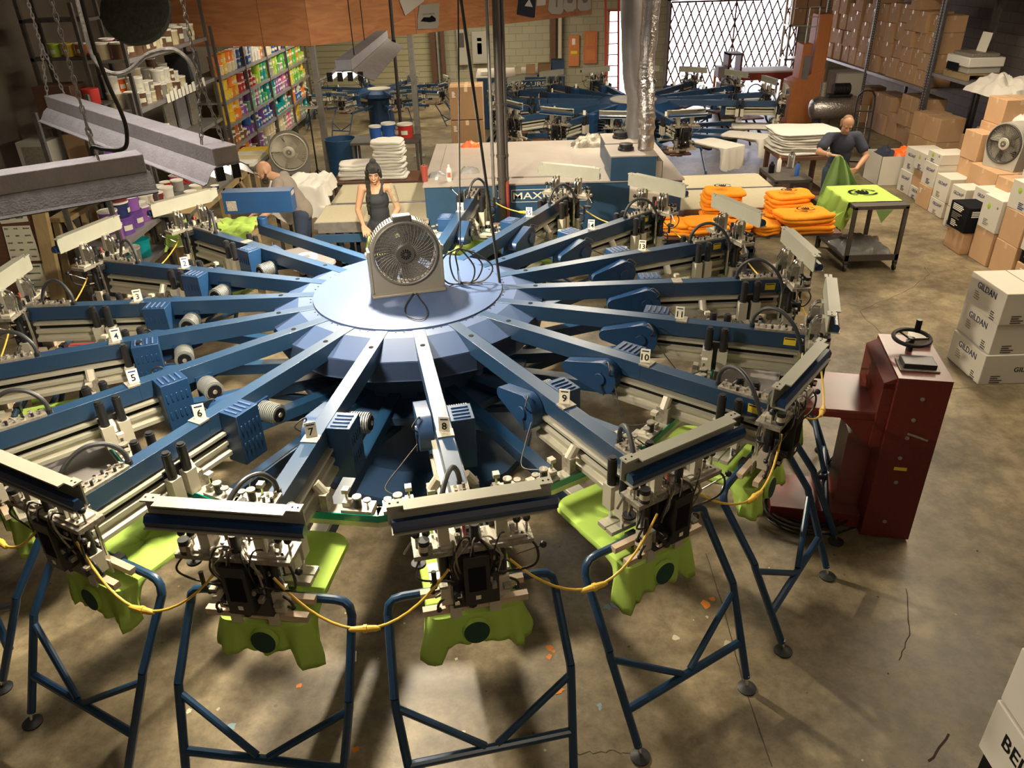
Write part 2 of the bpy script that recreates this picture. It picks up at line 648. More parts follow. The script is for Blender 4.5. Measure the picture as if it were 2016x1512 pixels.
# back wall with a doorway and the gate opening
wb = MB()
DX0, DX1, GX0, GX1, GZ = 3.98, 4.62, 5.75, 9.55, 2.36
wb.box(X0, DX0, Y1, Y1 + .2, 0, ZC, 'block_wall')
wb.box(DX1, GX0, Y1, Y1 + .2, 0, ZC, 'block_wall')
wb.box(DX0, DX1, Y1, Y1 + .2, 2.12, ZC, 'block_wall')
wb.box(GX0, GX1, Y1, Y1 + .2, GZ, ZC, 'block_wall')
wb.box(GX1, X1, Y1, Y1 + .2, 0, ZC, 'block_wall')
struct(wb.build('wall_back'))
struct(MB().box(-5.2, -1.1, Y1 - .05, Y1, 0, 3.2, 'siding').build('trim_siding_panel'))
mat('pave', (.6, .57, .55), .9)
struct(MB().box(-10, 25, Y1 + .2, 45, -.12, -.02, 'pave').build('ground_outside'))
mat('door_orange', (.50, .17, .07), .5)
fr = MB()
for x in (DX0 - .06, DX1):
    fr.box(x, x + .06, Y1 - .04, Y1 + .2, 0, 2.18, 'door_orange')
fr.box(DX0 - .06, DX1 + .06, Y1 - .04, Y1 + .2, 2.12, 2.18, 'door_orange')
struct(fr.build('trim_door_frame'))
fr = MB()
for x in (GX0 - .1, GX1):
    fr.box(x, x + .1, Y1 - .05, Y1 + .1, 0, GZ + .1, 'duct_grey')
fr.box(GX0 - .1, GX1 + .1, Y1 - .05, Y1 + .1, GZ, GZ + .12, 'wood_orange')  # orange light falling on the header is put into its colour
struct(fr.build('trim_gate_frame'))
# building-outside wall opposite so that the glare has some body (sun lit)
# scissor gate
gt = thing('scissor_gate', 'folding brown scissor lattice gate across the bright back opening', 'gate', (GX0, Y1 - .1, 0))
gl = MB()
n = 16
gw = (GX1 - GX0) / n
for i in range(n):
    for j in range(4):
        z = .06 + j * .56
        gl.beam((i * gw, 0, z), ((i + 1) * gw, 0, z + .56), .040, .012, 'gate_brown', up=(0, 1, 0))
        gl.beam((i * gw, .015, z + .56), ((i + 1) * gw, .015, z), .040, .012, 'gate_brown', up=(0, 1, 0))
gl.build('lattice', gt)
gp = MB()
for i in (0, 8, 16):
    gp.box(i * gw - .02, i * gw + .02, -.02, .03, 0, 2.32, 'gate_brown')
gp.box(0, n * gw, -.03, .03, 2.3, 2.35, 'gate_brown')
gp.build('gate_posts', gt)

# floor marks: joints, cracks, paint spots
fm = MB()


def strip(pts, wd, m, z=.0012):
    pts = [Vector((p.x, p.y, z)) for p in pts]
    v = []
    for i, p in enumerate(pts):
        t = pts[min(i + 1, len(pts) - 1)] - pts[max(i - 1, 0)]
        nrm = Vector((-t.y, t.x, 0)).normalized() * wd / 2
        v += [p + nrm, p - nrm]
    fm.add(v, [(2 * i, 2 * i + 1, 2 * i + 3, 2 * i + 2) for i in range(len(pts) - 1)], m)


mat('crack', (.07, .05, .035), .9)
mat('spot_orange', (.80, .25, .03), .7)
mat('spot_blue', (.22, .32, .36), .7)
mat('spot_pale', (.50, .46, .32), .7)


def crackpath(px, amp=.02, k=6, seed=1):
    r_ = random.Random(seed)
    P = [atz(x, y, 0) for x, y in px]
    out = []
    for a, b in zip(P[:-1], P[1:]):
        for j in range(k):
            q = a.lerp(b, j / k)
            out.append(q + Vector((r_.uniform(-amp, amp), r_.uniform(-amp, amp), 0)))
    out.append(P[-1])
    return out


strip(crackpath([(1390, 1090), (1425, 1200), (1462, 1340), (1520, 1510)], .002), .006, 'crack')
strip(crackpath([(1740, 660), (1690, 612), (1745, 590), (1800, 565), (1828, 540), (1820, 525)], .018, 5, 3), .005, 'crack')
strip(crackpath([(1930, 762), (1800, 770), (1700, 775)], .004), .005, 'crack')
strip(crackpath([(1130, 1485), (1190, 1478), (1250, 1484)], .012), .004, 'crack')
strip(crackpath([(1785, 1160), (1790, 1250), (1770, 1300)], .004), .006, 'crack')
strip(crackpath([(1830, 1500), (1868, 1445)], .006), .012, 'crack')


def blob(px, py, r, m, seed=0, z=.002):
    c = atz(px, py, 0)
    r_ = random.Random(seed)
    k = 11
    v = [(c.x + math.cos(2 * PI * i / k) * r * r_.uniform(.5, 1.2), c.y + math.sin(2 * PI * i / k) * r * r_.uniform(.5, 1.2), z) for i in range(k)]
    fm.add(v, [tuple(range(k))], m)


for i, (x, y, r, m_) in enumerate([(1082, 1275, .025, 'spot_orange'), (1082, 1293, .022, 'spot_orange'), (1101, 1358, .035, 'spot_orange'), (1090, 1282, .015, 'spot_orange'),
                                   (1390, 1190, .04, 'spot_orange'), (1402, 1180, .02, 'spot_orange'), (1330, 1256, .025, 'spot_pale'), (1432, 1268, .035, 'spot_pale'),
                                   (1212, 1190, .045, 'spot_blue'), (1195, 1195, .03, 'spot_blue'), (1180, 1388, .016, 'spot_blue'), (1181, 1395, .014, 'spot_blue'),
                                   (1392, 1215, .012, 'spot_pale'), (455, 1430, .03, 'spot_blue'), (372, 1400, .02, 'spot_pale'), (300, 1275, .012, 'spot_pale'),
                                   (430, 1396, .012, 'spot_pale'), (700, 1475, .02, 'spot_orange'), (590, 1350, .02, 'spot_orange')]):
    blob(x, y, r, m_, i)
for i in range(40):
    x, y = rnd.uniform(0, 2000), rnd.uniform(1050, 1500)
    blob(x, y, rnd.uniform(.004, .012), rnd.choice(['spot_pale', 'crack', 'crack', 'spot_pale']), i + 50)
o = fm.build('floor_marks', smooth=False)
o['kind'] = 'structure'
# cream tag dropped on the floor
c = atz(693, 1294, 0)
tag(MB().box(-.028, .028, -.04, .04, .003, .005, 'plate_white').build('paper_tag', loc=(c.x, c.y, 0), rotz=.15), 'small cream paper tag lying on the concrete floor', 'paper')

# columns and the plywood-faced loft
CA, CB = Vector((-2.62, 9.33, 0)), Vector((-1.02, 10.93, 0))
LO = Vector((2.99, 14.97, 0))
CD = Vector((-5.9, 9.97, 0))
LZ = 2.35
o = MB()
for a, b in ((CA, LO), (CD, CA)):
    d = (b - a).normalized()
    nrm = Vector((-d.y, d.x, 0)) * .02
    L = (b - a).length
    M = FR(a, d, Vector((-d.y, d.x, 0)))
    o.box(0, L, 0, .02, LZ, ZC - .01, 'plywood', M)
    k = 0
    while k < L:
        o.box(k, k + .006, -.002, .0, LZ, ZC - .01, 'wood_dark', M)
        k += 2.44
o.box(0, (LO - CA).length, .02, 1.8, LZ + .1, LZ + .2, 'wood_dark', FR(CA, (LO - CA), Vector((-1, 1, 0))))
struct(o.build('trim_loft_plywood'))
for i, (c, lab) in enumerate(((CA, 'grey steel column under the corner of the plywood loft'), (CB, 'grey steel column right of the lit tube fixture, under the plywood'),)):
    m_ = MB()
    m_.box(-.055, .055, -.055, .055, 0, LZ, 'galvanised')
    m_.box(-.12, .12, -.12, .12, 0, .02, 'galvanised')
    tag(m_.build('steel_column', loc=(c.x, c.y + (.09 if i == 0 else .05), 0), bevel=.004), lab, 'column', 'loft columns')
# ---------------------------------------------------------------- the big rotary press
ZA = 1.42          # top of the arms
A0 = R(-78.7)


def sang(n):
    return A0 + R(20) * (n - 8)


def P3(n, x, y, z):
    a = sang(n)
    return Vector((x * math.cos(a) - y * math.sin(a), x * math.sin(a) + y * math.cos(a), z))


press = thing('screen_printing_press', 'huge blue carousel screen printing press with numbered arms radiating from a round hub', 'printing press')

m_ = MB()
m_.lathe([(.735, 1.40), (.735, 1.431)], 'blue_hub', n=72)
m_.build('hub_disc', press, angle=4)
m_ = MB()
for k in range(18):
    a = sang(k)
    h = R(10)
    c0 = .3
    # flat top wedge, sloping apron and skirt between neighbouring arms
    def pt(r, da, z):
        return (r * math.cos(a + h + da), r * math.sin(a + h + da), z)
    for r0, z0, r1, z1 in ((c0, 1.418, .86, 1.418), (.86, 1.418, 1.06, 1.335), (1.06, 1.335, 1.06, 1.19)):
        def hw(r):
            return h
        m_.add([pt(r0 / math.cos(0), -hw(r0), z0), pt(r1, -hw(r1), z1), pt(r1, hw(r1), z1), pt(r0, hw(r0), z0)], [(0, 1, 2, 3)], 'blue_hub')
        if r1 == 1.06:
            m_.add([pt(r0, -h, z0 - .01), pt(r1, -h, z1 - .01), pt(r1, h, z1 - .01), pt(r0, h, z0 - .01)], [(3, 2, 1, 0)], 'blue_hub')
m_.build('hub_apron', press, angle=8)
m_ = MB()
for i in range(18):
    a = sang(i) + R(10)
    for s_ in (-1, 1):
        p = Vector((.755 * math.cos(a + s_ * .04), .755 * math.sin(a + s_ * .04), 1.4195))
        m_.cyl(p, p + Vector((0, 0, .003)), .006, 'black_metal', 8)
m_.build('hub_bolts', press)['kind'] = 'stuff'
m_ = MB()
m_.lathe([(.62, .05), (.62, .95), (.70, 1.0), (.70, 1.17)], 'dark_blue', n=18)
m_.lathe([(.95, .02), (.95, .09), (.66, .12)], 'dark_blue', n=18)
m_.lathe([(.92, .74), (.92, .80)], 'dark_blue', n=18)
m_.build('centre_drum', press)

# pallets: one blue arm and flat board under each station
m_ = MB()
m_.beam((.60, 0, .80), (2.36, 0, .80), .09, .09, 'blue_tube')
m_.beam((.62, 0, .55), (1.2, 0, .77), .05, .05, 'blue_tube')
m_.box(2.05, 2.90, -.05, .05, .845, .875, 'aluminium')
pa = m_.build('pallet_arm', press, bevel=.004)
m_ = MB()
m_.box(2.33, 2.955, -.205, .205, .875, .912, 'wood_dark')
pb = m_.build('pallet', pa, bevel=.012)
for k in range(18):
    if k:
        pa2 = pa.copy(); COL.objects.link(pa2)
        pb2 = pb.copy(); COL.objects.link(pb2); pb2.parent = pa2
    else:
        pa2 = pa
    pa2.rotation_euler.z = sang(k + 1)


# --- one print arm with its sub-parts, in station axes (x outwards, y counter-clockwise)
def finned(m, p0, p1, r, name='grey_motor', k=9):
    p0, p1 = Vector(p0), Vector(p1)
    m.cyl(p0, p1, r * .86, name, 18)
    for i in range(k):
        a = p0.lerp(p1, (i + .15) / k)
        b = p0.lerp(p1, (i + .6) / k)
        m.cyl(a, b, r, name, 18)


def arm_parts(detail=True):
    g = {}
    m = MB()
    m.box(.74, 2.10, -.045, .045, 1.308, ZA + .002, 'blue_paint')
    m.box(2.10, 2.99, -.045, .045, 1.308, ZA - .004, 'blue_paint')
    m.cyl((1.0, 0, ZA + .001), (1.0, 0, ZA + .0045), .018, 'ink_black', 14)
    g['arm'] = m
    m = MB()
    m.box(2.085, 2.16, -.047, .047, ZA - .006, ZA + .004, 'dusty_metal')
    # number-plate holder
    g['plate_bracket'] = m
    # extruded aluminium rail
    prof = [(-.07, 1.29), (.07, 1.29), (.07, 1.272), (.045, 1.268), (.045, 1.235), (.07, 1.228), (.07, 1.205), (.05, 1.20), (.05, 1.175), (.085, 1.165), (.085, 1.14), (-.085, 1.14),
            (-.085, 1.165), (-.05, 1.175), (-.05, 1.20), (-.07, 1.205), (-.07, 1.228), (-.045, 1.235), (-.045, 1.268), (-.07, 1.272)]
    Mx = Matrix(((0, 0, 1, 0), (1, 0, 0, 0), (0, 1, 0, 0), (0, 0, 0, 1)))
    m = MB()
    m.prism([(y, z) for y, z in prof], 1.93, 2.93, 'aluminium', Mx)
    m.box(1.95, 2.9, .046, .05, 1.24, 1.262, 'ink_black')
    m.box(1.95, 2.9, -.05, -.046, 1.24, 1.262, 'ink_black')
    g['rail'] = m
    # louvred control box, counter-clockwise side
    m = MB()
    m.box(1.84, 2.015, .047, .185, 1.09, 1.425, 'blue_box')
    for i in range(4):
        x = 1.87 + i * .037
        m.box(x, x + .012, .065, .165, 1.425, 1.433, 'blue_hub', None)
    for i in range(5):
        for z in (1.18, 1.30):
            x = 1.862 + i * .031
            m.box(x, x + .012, .185, .191, z, z + .055, 'blue_box')
    g['louvred_box'] = m
    m = MB()
    finned(m, (1.70, .06, 1.27), (1.70, .19, 1.27), .066)
    m.box(1.64, 1.76, .045, .06, 1.2, 1.34, 'blue_box')
    m.cyl((1.70, .19, 1.27), (1.70, .198, 1.27), .046, 'ink_black', 16)
    m.cyl((1.70, .198, 1.27), (1.70, .204, 1.27), .015, 'dusty_metal', 10)
    g['motor'] = m
    # belt cover, clockwise side: a teardrop
    m = MB()
    pts = []
    for i in range(13):
        a = PI * .5 - PI * i / 12
        pts.append((1.86 + .115 * math.cos(a), 1.285 + .115 * math.sin(a)))
    for i in range(7):
        a = -PI / 2 - PI * i / 6
        pts.append((1.60 + .045 * math.cos(a), 1.29 + .045 * math.sin(a)))
    Mxz = Matrix(((1, 0, 0, 0), (0, 0, -1, 0), (0, 1, 0, 0), (0, 0, 0, 1)))
    m.prism(pts, .05, .135, 'blue_box', Mxz)
    m.tube(spline([(1.93, -.14, 1.33), (1.95, -.17, 1.38), (1.90, -.12, 1.41), (1.86, -.14, 1.3), (1.9, -.15, 1.18)], 5), .005, 'cable_black', 6)
    m.cyl((1.86, -.135, 1.285), (1.86, -.15, 1.285), .04, 'blue_box', 16)
    g['belt_cover'] = m
    # squeegee carriage: paired air cylinders on silver blocks
    m = MB()
    for sy in (-1, 1):
        for dx in (-.05, .05):
            x, y = 2.46 + dx, sy * .125
            m.box(x - .034, x + .034, y - .03, y + .03, 1.12, 1.27, 'cream_metal')
            m.cyl((x, y, 1.27), (x, y, 1.43), .026, 'black_metal', 14)
            m.cyl((x, y, 1.43), (x, y, 1.44), .02, 'black_metal', 12)
            m.cyl((x, y, 1.12), (x, y, 1.03), .011, 'chrome', 8)
        m.box(2.38, 2.54, sy * .09 - .006, sy * .09 + .006, 1.10, 1.31, 'black_metal')
    m.box(2.40, 2.46, -.20, .20, 1.02, 1.045, 'aluminium')
    m.box(2.47, 2.52, -.20, .20, 1.02, 1.045, 'aluminium')
    g['squeegee_carriage'] = m
    # rear screen clamp bar
    m = MB()
    m.box(2.29, 2.37, -.42, .42, 1.085, 1.115, 'aluminium')
    m.box(2.371, 2.378, -.42, .42, 1.078, 1.122, 'teal_edge')
    m.box(2.36, 2.372, -.42, .42, 1.04, 1.085, 'aluminium')
    for y in (-.30, .30):
        m.box(2.27, 2.37, y - .085, y + .085, 1.115, 1.14, 'cream_metal')
        for dy, kind in ((-.06, 0), (0, 1), (.055, 2)):
            q = y + dy * (1 if y > 0 else -1)
            if kind == 1:
                m.cyl((2.33, q, 1.14), (2.33, q, 1.20), .022, 'black_metal', 12)
                m.cyl((2.33, q, 1.20), (2.33, q, 1.21), .026, 'dusty_metal', 12)
            elif kind == 2:
                m.cyl((2.33, q, 1.14), (2.33, q, 1.185), .006, 'chrome', 8)
                m.cyl((2.33, q, 1.185), (2.33, q, 1.193), .022, 'dusty_metal', 14)
            else:
                m.cyl((2.32, q, 1.14), (2.32, q, 1.23), .008, 'chrome', 8)
                m.box(2.295, 2.345, q - .022, q + .022, 1.145, 1.17, 'cream_metal')
                m.box(2.30, 2.34, q - .018, q + .018, 1.225, 1.25, 'cream_metal')
    for y in (-.12, .12):
        m.box(2.28, 2.36, y - .02, y + .02, 1.11, 1.22, 'dusty_metal')
        m.cyl((2.32, y, 1.2), (2.32, y * .6, 1.27), .03, 'cream_metal', 10)
    m.tube(spline([(2.33, -.30, 1.2), (2.2, -.36, 1.17), (2.08, -.26, 1.22), (1.98, -.15, 1.28)], 6), .004, 'cable_black', 5)
    g['rear_screen_clamp'] = m
    # valve strip on the outer arm top
    m = MB()
    m.box(2.62, 2.965, -.042, .042, ZA - .005, ZA + .012, 'dusty_metal')
    for i in range(7):
        x = 2.645 + i * .045
        for y in (-.022, .02):
            h_ = .012 + .014 * ((i * 7 + (y > 0) * 3) % 4) / 3
            m.cyl((x, y, ZA + .012), (x, y, ZA + .012 + h_), .0085, ('chrome', 'dusty_metal', 'black_metal')[(i + (y > 0)) % 3], 8)
        if i % 2:
            m.beam((x, 0, ZA + .03), (x + .018, .02, ZA + .052), .004, .004, 'chrome')
    m.box(2.82, 2.90, -.0465, -.0455, 1.33, 1.385, 'yellow_label')
    m.box(2.825, 2.895, -.0472, -.0466, 1.372, 1.380, 'ink_black')
    g['valve_strip'] = m
    # head
    q9 = random.Random(17)
    m = MB()
    m.box(2.99, 3.05, -.11, .11, 1.04, 1.40, 'black_metal')
    m.box(3.05, 3.115, -.06, .06, 1.11, 1.39, 'black_metal')
    m.box(3.115, 3.118, -.04, .04, 1.19, 1.33, 'ink_black')
    m.box(3.115, 3.118, -.012, .012, 1.14, 1.163, 'plate_white')
    m.box(2.99, 3.05, -.115, -.06, 1.10, 1.18, 'dusty_metal')
    m.cyl((3.05, -.085, 1.15), (3.09, -.085, 1.15), .025, 'black_metal', 12)
    m.cyl((3.05, .085, 1.24), (3.085, .085, 1.24), .022, 'black_metal', 12)
    for y in (-.135, .135):
        m.box(2.96, 3.03, y - .028, y + .028, 1.05, 1.17, 'cream_metal')
        m.cyl((2.995, y, 1.17), (2.995, y, 1.36), .024, 'black_metal', 12)
        m.cyl((2.995, y, 1.05), (2.995, y, .99), .012, 'chrome', 8)
        m.cyl((2.93, y * .9, 1.10), (2.93, y * .9, 1.42), .011, 'chrome', 8)
    m.box(3.02, 3.07, -.17, -.13, 1.19, 1.205, 'dusty_metal')
    m.box(3.02, 3.07, .13, .17, 1.12, 1.135, 'dusty_metal')
    for y, z in ((-.19, 1.22), (.19, 1.16), (-.17, 1.10)):
        m.tube(spline([(3.0, y * .5, z), (3.03, y, z - .02), (3.02, y * 1.05, z - .08), (2.99, y * .7, z - .1)], 4), .007, 'cable_black', 6)
        m.ball((3.02, y * 1.05, z - .08), .014, 'black_metal', 8)
    for i in range(18):
        z, y = q9.uniform(1.06, 1.38), q9.uniform(-.10, .10)
        m.box(3.05, 3.05 + q9.uniform(.01, .05), y - .012, y + .012, z - .012, z + .012, q9.choice(('black_metal', 'black_metal', 'dusty_metal', 'chrome')))
    for i in range(8):
        y, z = q9.choice((-1, 1)) * q9.uniform(.10, .2), q9.uniform(1.08, 1.34)
        m.cyl((2.98, y * .7, z), (3.03, y, z + q9.uniform(-.02, .02)), .007, 'dusty_metal', 6)
    m.box(2.93, 2.98, -.16, .16, 1.355, 1.395, 'black_metal')
    m.cyl((3.06, -.19, 1.30), (3.06, -.19, 1.20), .012, 'black_metal', 8)
    m.cyl((3.04, .2, 1.30), (3.10, .31, 1.385), .005, 'chrome', 6)
    m.ball((3.10, .31, 1.39), .018, 'black_metal', 8)
    m.cyl((3.0, -.25, 1.40), (3.0, -.25, 1.31), .008, 'chrome', 6)
    m.lathe([(.035, 0), (.035, .012)], 'black_metal', Matrix.Translation((3.0, -.25, 1.30)), 14)
    g['head_body'] = m
    m = MB()
    m.box(2.95, 3.09, -.27, .27, 1.40, 1.425, 'dusty_metal')
    m.box(2.97, 3.07, -.24, -.07, 1.425, 1.437, 'cream_metal')
    m.box(2.97, 3.07, .07, .24, 1.425, 1.437, 'cream_metal')
    for y in (-.13, .13):
        for dy in (-.018, .018):
            # U-shaped lifting brackets
            pts_ = [(2.97, y + dy, 1.437), (2.965, y + dy, 1.53), (2.99, y + dy, 1.585), (3.03, y + dy, 1.60), (3.06, y + dy, 1.585)]
            m.tube(spline(pts_, 4), .007, 'chrome', 6)
            m.box(2.975, 3.05, y + dy - .003, y + dy + .003, 1.437, 1.56, 'dusty_metal')
        m.box(3.03, 3.06, y - .025, y + .025, 1.44, 1.60, 'cream_metal')
    for y in (-.25, -.205, .205, .25):
        m.cyl((3.03, y, 1.42), (3.03, y, 1.49), .006, 'dusty_metal', 6)
        m.ball((3.03, y, 1.50), .019, 'black_metal', 10)
    m.cyl((3.07, -.22, 1.425), (3.07, -.22, 1.50), .026, 'black_metal', 12)
    m.cyl((3.07, -.22, 1.445), (3.07, -.22, 1.475), .0265, 'cream_metal', 12)
    m.cyl((3.05, .01, 1.437), (3.05, .01, 1.53), .022, 'black_metal', 12)
    m.box(2.99, 3.06, -.05, .0, 1.437, 1.46, 'chrome')
    m.cyl((3.02, -.035, 1.44), (3.02, -.035, 1.51), .008, 'rust_red', 8)
    m.cyl((2.98, -.27, 1.42), (2.98, -.31, 1.36), .006, 'chrome', 6)
    m.tube(spline([(3.05, .22, 1.44), (3.10, .28, 1.38), (3.10, .27, 1.28), (3.05, .15, 1.22), (3.06, .06, 1.25)], 6), .006, 'cable_black', 6)
    m.tube(spline([(3.05, -.20, 1.44), (3.10, -.27, 1.36), (3.07, -.25, 1.27), (3.06, -.1, 1.22)], 6), .005, 'cable_black', 6)
    m.tube(spline([(3.02, 0, 1.46), (3.07, .04, 1.42), (3.09, .03, 1.33)], 6), .005, 'cable_black', 6)
    q_ = random.Random(9)
    for i in range(26):
        x, y = q_.uniform(2.96, 3.08), q_.uniform(-.26, .26)
        h_ = q_.uniform(.012, .05)
        if q_.random() < .5:
            m.cyl((x, y, 1.425), (x, y, 1.437 + h_), q_.uniform(.005, .011), q_.choice(('chrome', 'dusty_metal', 'black_metal')), 8)
        else:
            m.box(x - .012, x + .012, y - .012, y + .012, 1.425, 1.437 + h_, q_.choice(('dusty_metal', 'black_metal', 'cream_metal')))
    for i in range(9):
        y = q_.uniform(-.24, .24)
        y2 = y + q_.uniform(-.12, .12)
        m.tube(spline([(3.04, y, 1.44), (3.09, (y + y2) / 2, 1.44 + q_.uniform(-.02, .05)), (3.10, y2, 1.36), (3.05, y2 * .8, q_.uniform(1.15, 1.28))], 5), q_.uniform(.0035, .006), q_.choice(('cable_black', 'cable_black', 'dusty_metal')), 5)
    g['bracket_plate'] = m
    m = MB()
    for x, z in ((2.90, 1.0), (3.0, .985)):
        m.box(x - .018, x + .018, -.255, .255, z, z + .035, 'wood_bar')
        for y in (-.1, .09):
            m.box(x + .018, x + .026, y - .028, y + .028, z - .03, z + .05, 'cream_metal')
    m.box(2.9, 3.0, -.09, -.05, 1.02, 1.08, 'cream_metal')
    m.box(2.9, 3.0, .05, .09, 1.02, 1.08, 'cream_metal')
    g['front_screen_clamp'] = m
    # squeegee bar: cream channel with a navy bar
    m = MB()
    m.box(3.045, 3.053, -.36, .36, 1.595, 1.705, 'channel_grey')
    m.box(3.045, 3.115, -.29, .30, 1.705, 1.713, 'channel_grey')
    m.box(3.035, 3.085, .30, .36, 1.705, 1.713, 'channel_grey')
    m.box(3.035, 3.085, -.36, -.29, 1.705, 1.713, 'channel_grey')
    m.box(3.05, 3.055, .20, .34, 1.68, 1.695, 'ink_black')
    for y in (-.345, -.31, .32, .345):
        m.cyl((3.06, y, 1.713), (3.06, y, 1.7145), .005, 'ink_black', 6)
    m.box(3.045, 3.125, -.35, .36, 1.587, 1.595, 'channel_grey')
    g['squeegee_channel'] = m
    m = MB()
    m.prism([(3.072, 1.597), (3.118, 1.597), (3.122, 1.625), (3.108, 1.647), (3.084, 1.647), (3.070, 1.625)], -.375, .345, 'navy_bar', Matrix(((1, 0, 0, 0), (0, 0, -1, 0), (0, 1, 0, 0), (0, 0, 0, 1))))
    g['navy_squeegee'] = m
    m = MB()
    m.tube(spline([(2.60, .01, ZA), (2.61, 0, 1.50), (2.67, -.03, 1.575), (2.76, -.07, 1.59), (2.85, -.11, 1.53), (2.91, -.13, 1.43), (2.94, -.13, 1.33)], 6), .0135, 'black_hose', 10)
    m.cyl((2.60, .01, ZA - .004), (2.60, .01, ZA + .02), .019, 'black_metal', 10)
    g['air_hose'] = m
    return g


G = arm_parts()


def station_plate(n):
    m = MB()
    # plate standing on the clockwise edge of the arm, tilted to read from outside
    c = P3(n, 2.105, 0, ZA)
    d = (Vector((CAM.x, CAM.y, 0)) - Vector((c.x, c.y, 0))).normalized() + Vector((-.25 if c.x > 0 else .1, -.3, 0))
    d.normalize()
    loc_ = Matrix.Rotation(-sang(n), 3, 'Z') @ d
    xa = Vector((-loc_.y, loc_.x, 0))
    up_ = Vector((-.12 * loc_.x, -.12 * loc_.y, 1))
    M = FR((2.105, 0, ZA + .048), xa, up_)
    m.box(-.031, .031, -.045, .045, -.0015, .0015, 'plate_white', M)
    Mt = M @ Matrix.Translation((0, -.010, .0024))
    m.text(str(n), .044, 'ink_navy' if n in (2, 3, 4) else 'ink_black', Mt)
    m.box(-.022, .022, .026, .034, .0016, .0022, 'ink_navy', M)
    return m


def stand_geo():
    m = MB()

    def yr(sgn, pts):
        return [Vector((x, sgn * y, z)) for x, y, z in pts]
    T = 'blue_tube'
    r = .0225
    half = [(2.87, 0, 1.0), (2.87, .20, 1.0), (2.87, .34, 1.0), (2.872, .385, .992), (2.878, .41, .968), (2.89, .42, .92), (3.125, .44, .60), (3.135, .44, .57), (3.35, .40, .07)]
    for sg in (1, -1):
        p = yr(sg, half)
        m.tube(p[:6], r, T, 10)
        m.tube([p[5], p[6]], r, T, 10)
        m.tube([p[6], p[7], p[8]], r, T, 10)
        m.tube([Vector((3.14, sg * .438, .55)), Vector((3.255, sg * .03, .29))], r * .85, T, 10)
    m.tube([Vector((3.26, -.42, .27)), Vector((3.26, .42, .27))], r * 1.05, T, 10)
    m.tube([Vector((3.05, -.02, 1.05)), Vector((2.87, -.02, 1.0))], r, 'black_metal', 8)
    m.box(2.84, 2.90, -.13, -.07, .97, 1.03, 'black_metal')
    m.box(2.84, 2.90, .07, .13, .97, 1.03, 'black_metal')
    return m


def foot_geo():
    m = MB()
    m.cyl((3.35, .40, .085), (3.368, .396, .018), .009, 'chrome', 10)
    m.cyl((3.352, .40, .095), (3.346, .401, .075), .016, 'chrome', 8)
    m.lathe([(.052, 0), (.054, .01), (.03, .022), (.012, .028)], 'black_rubber', Matrix.Translation((3.368, .396, 0)), n=18)
    return m


CHILD = [('plate_bracket', 'plate_bracket', 0), ('rail', 'aluminium_rail', 0), ('louvred_box', 'louvred_box', .003), ('motor', 'motor', 0), ('belt_cover', 'belt_cover', .006),
         ('squeegee_carriage', 'squeegee_carriage', 0), ('rear_screen_clamp', 'rear_screen_clamp', 0), ('valve_strip', 'valve_strip', 0), ('head_body', 'print_head', .003),
         ('bracket_plate', 'bracket_plate', 0), ('front_screen_clamp', 'front_screen_clamp', 0), ('squeegee_channel', 'squeegee_channel', 0),
         ('navy_squeegee', 'squeegee_bar', 0), ('air_hose', 'air_hose', 0)]
armp = G['arm'].build('print_arm', press, bevel=.003)
kids = {k: G[k].build(nm, armp, bevel=bv) for k, nm, bv in CHILD}
stp = stand_geo().build('support_stand', press)
ftp = foot_geo().build('levelling_foot', stp)
CARR = {1: -.25, 2: -.35, 3: -.1, 4: -.45, 5: -.15, 6: -.05, 7: .30, 8: .32, 9: .30, 10: .28, 11: -.08, 12: .22, 13: .2, 14: .2, 15: .2, 16: .2}
for n in range(1, 17):
    if n == 1:
        ar, st, ft = armp, stp, ftp
        kk = kids
    else:
        ar = armp.copy(); COL.objects.link(ar)
        kk = {}
        for k, o_ in kids.items():
            if n == 16 and k in ('bracket_plate', 'squeegee_channel', 'navy_squeegee'):
                continue
            c_ = o_.copy(); COL.objects.link(c_); c_.parent = ar
            kk[k] = c_
        st = stp.copy(); COL.objects.link(st)
        ft = ftp.copy(); COL.objects.link(ft); ft.parent = st
    ar.rotation_euler.z = sang(n)
    st.rotation_euler.z = sang(n)
    f2 = ftp.copy(); COL.objects.link(f2); f2.parent = st
    f2.scale.y = -1
    kk['squeegee_carriage'].location.x = CARR[n] - (.0 if n == 1 else 0)
    if n not in (1, 12):
        pl = station_plate(n).build('number_plate', ar)
        pl['label'] = 'cream plate reading %d' % n

# screens mounted in some heads
def screen_geo():
    m = MB()
    for x0, x1, y0, y1 in ((2.22, 2.26, -.30, .30), (2.92, 2.96, -.30, .30), (2.26, 2.92, -.30, -.26), (2.26, 2.92, .26, .30)):
        m.box(x0, x1, y0, y1, .955, .985, 'aluminium')
    m.box(2.26, 2.92, -.26, .26, .958, .962, 'mesh_grey')
    return m


scr = None
for n in (2, 3, 11, 12, 5):
    m = screen_geo()
    if n == 3:
        m.box(2.3, 2.88, -.24, -.2, .963, .966, 'rust_red')
        m.box(2.3, 2.88, -.19, .22, .963, .9635, 'rust_red')
    o = m.build('printing_screen', rotz=sang(n), bevel=.002)
    tag(o, {2: 'grey mesh printing screen in frame under arm numbered 2', 3: 'printing screen with red ink under arm numbered 3', 11: 'grey mesh printing screen in frame under arm numbered 11',
            12: 'grey mesh printing screen under the arm between 11 and 13', 5: 'grey mesh printing screen in frame under arm numbered 5'}[n], 'printing screen', 'printing screens in the press')

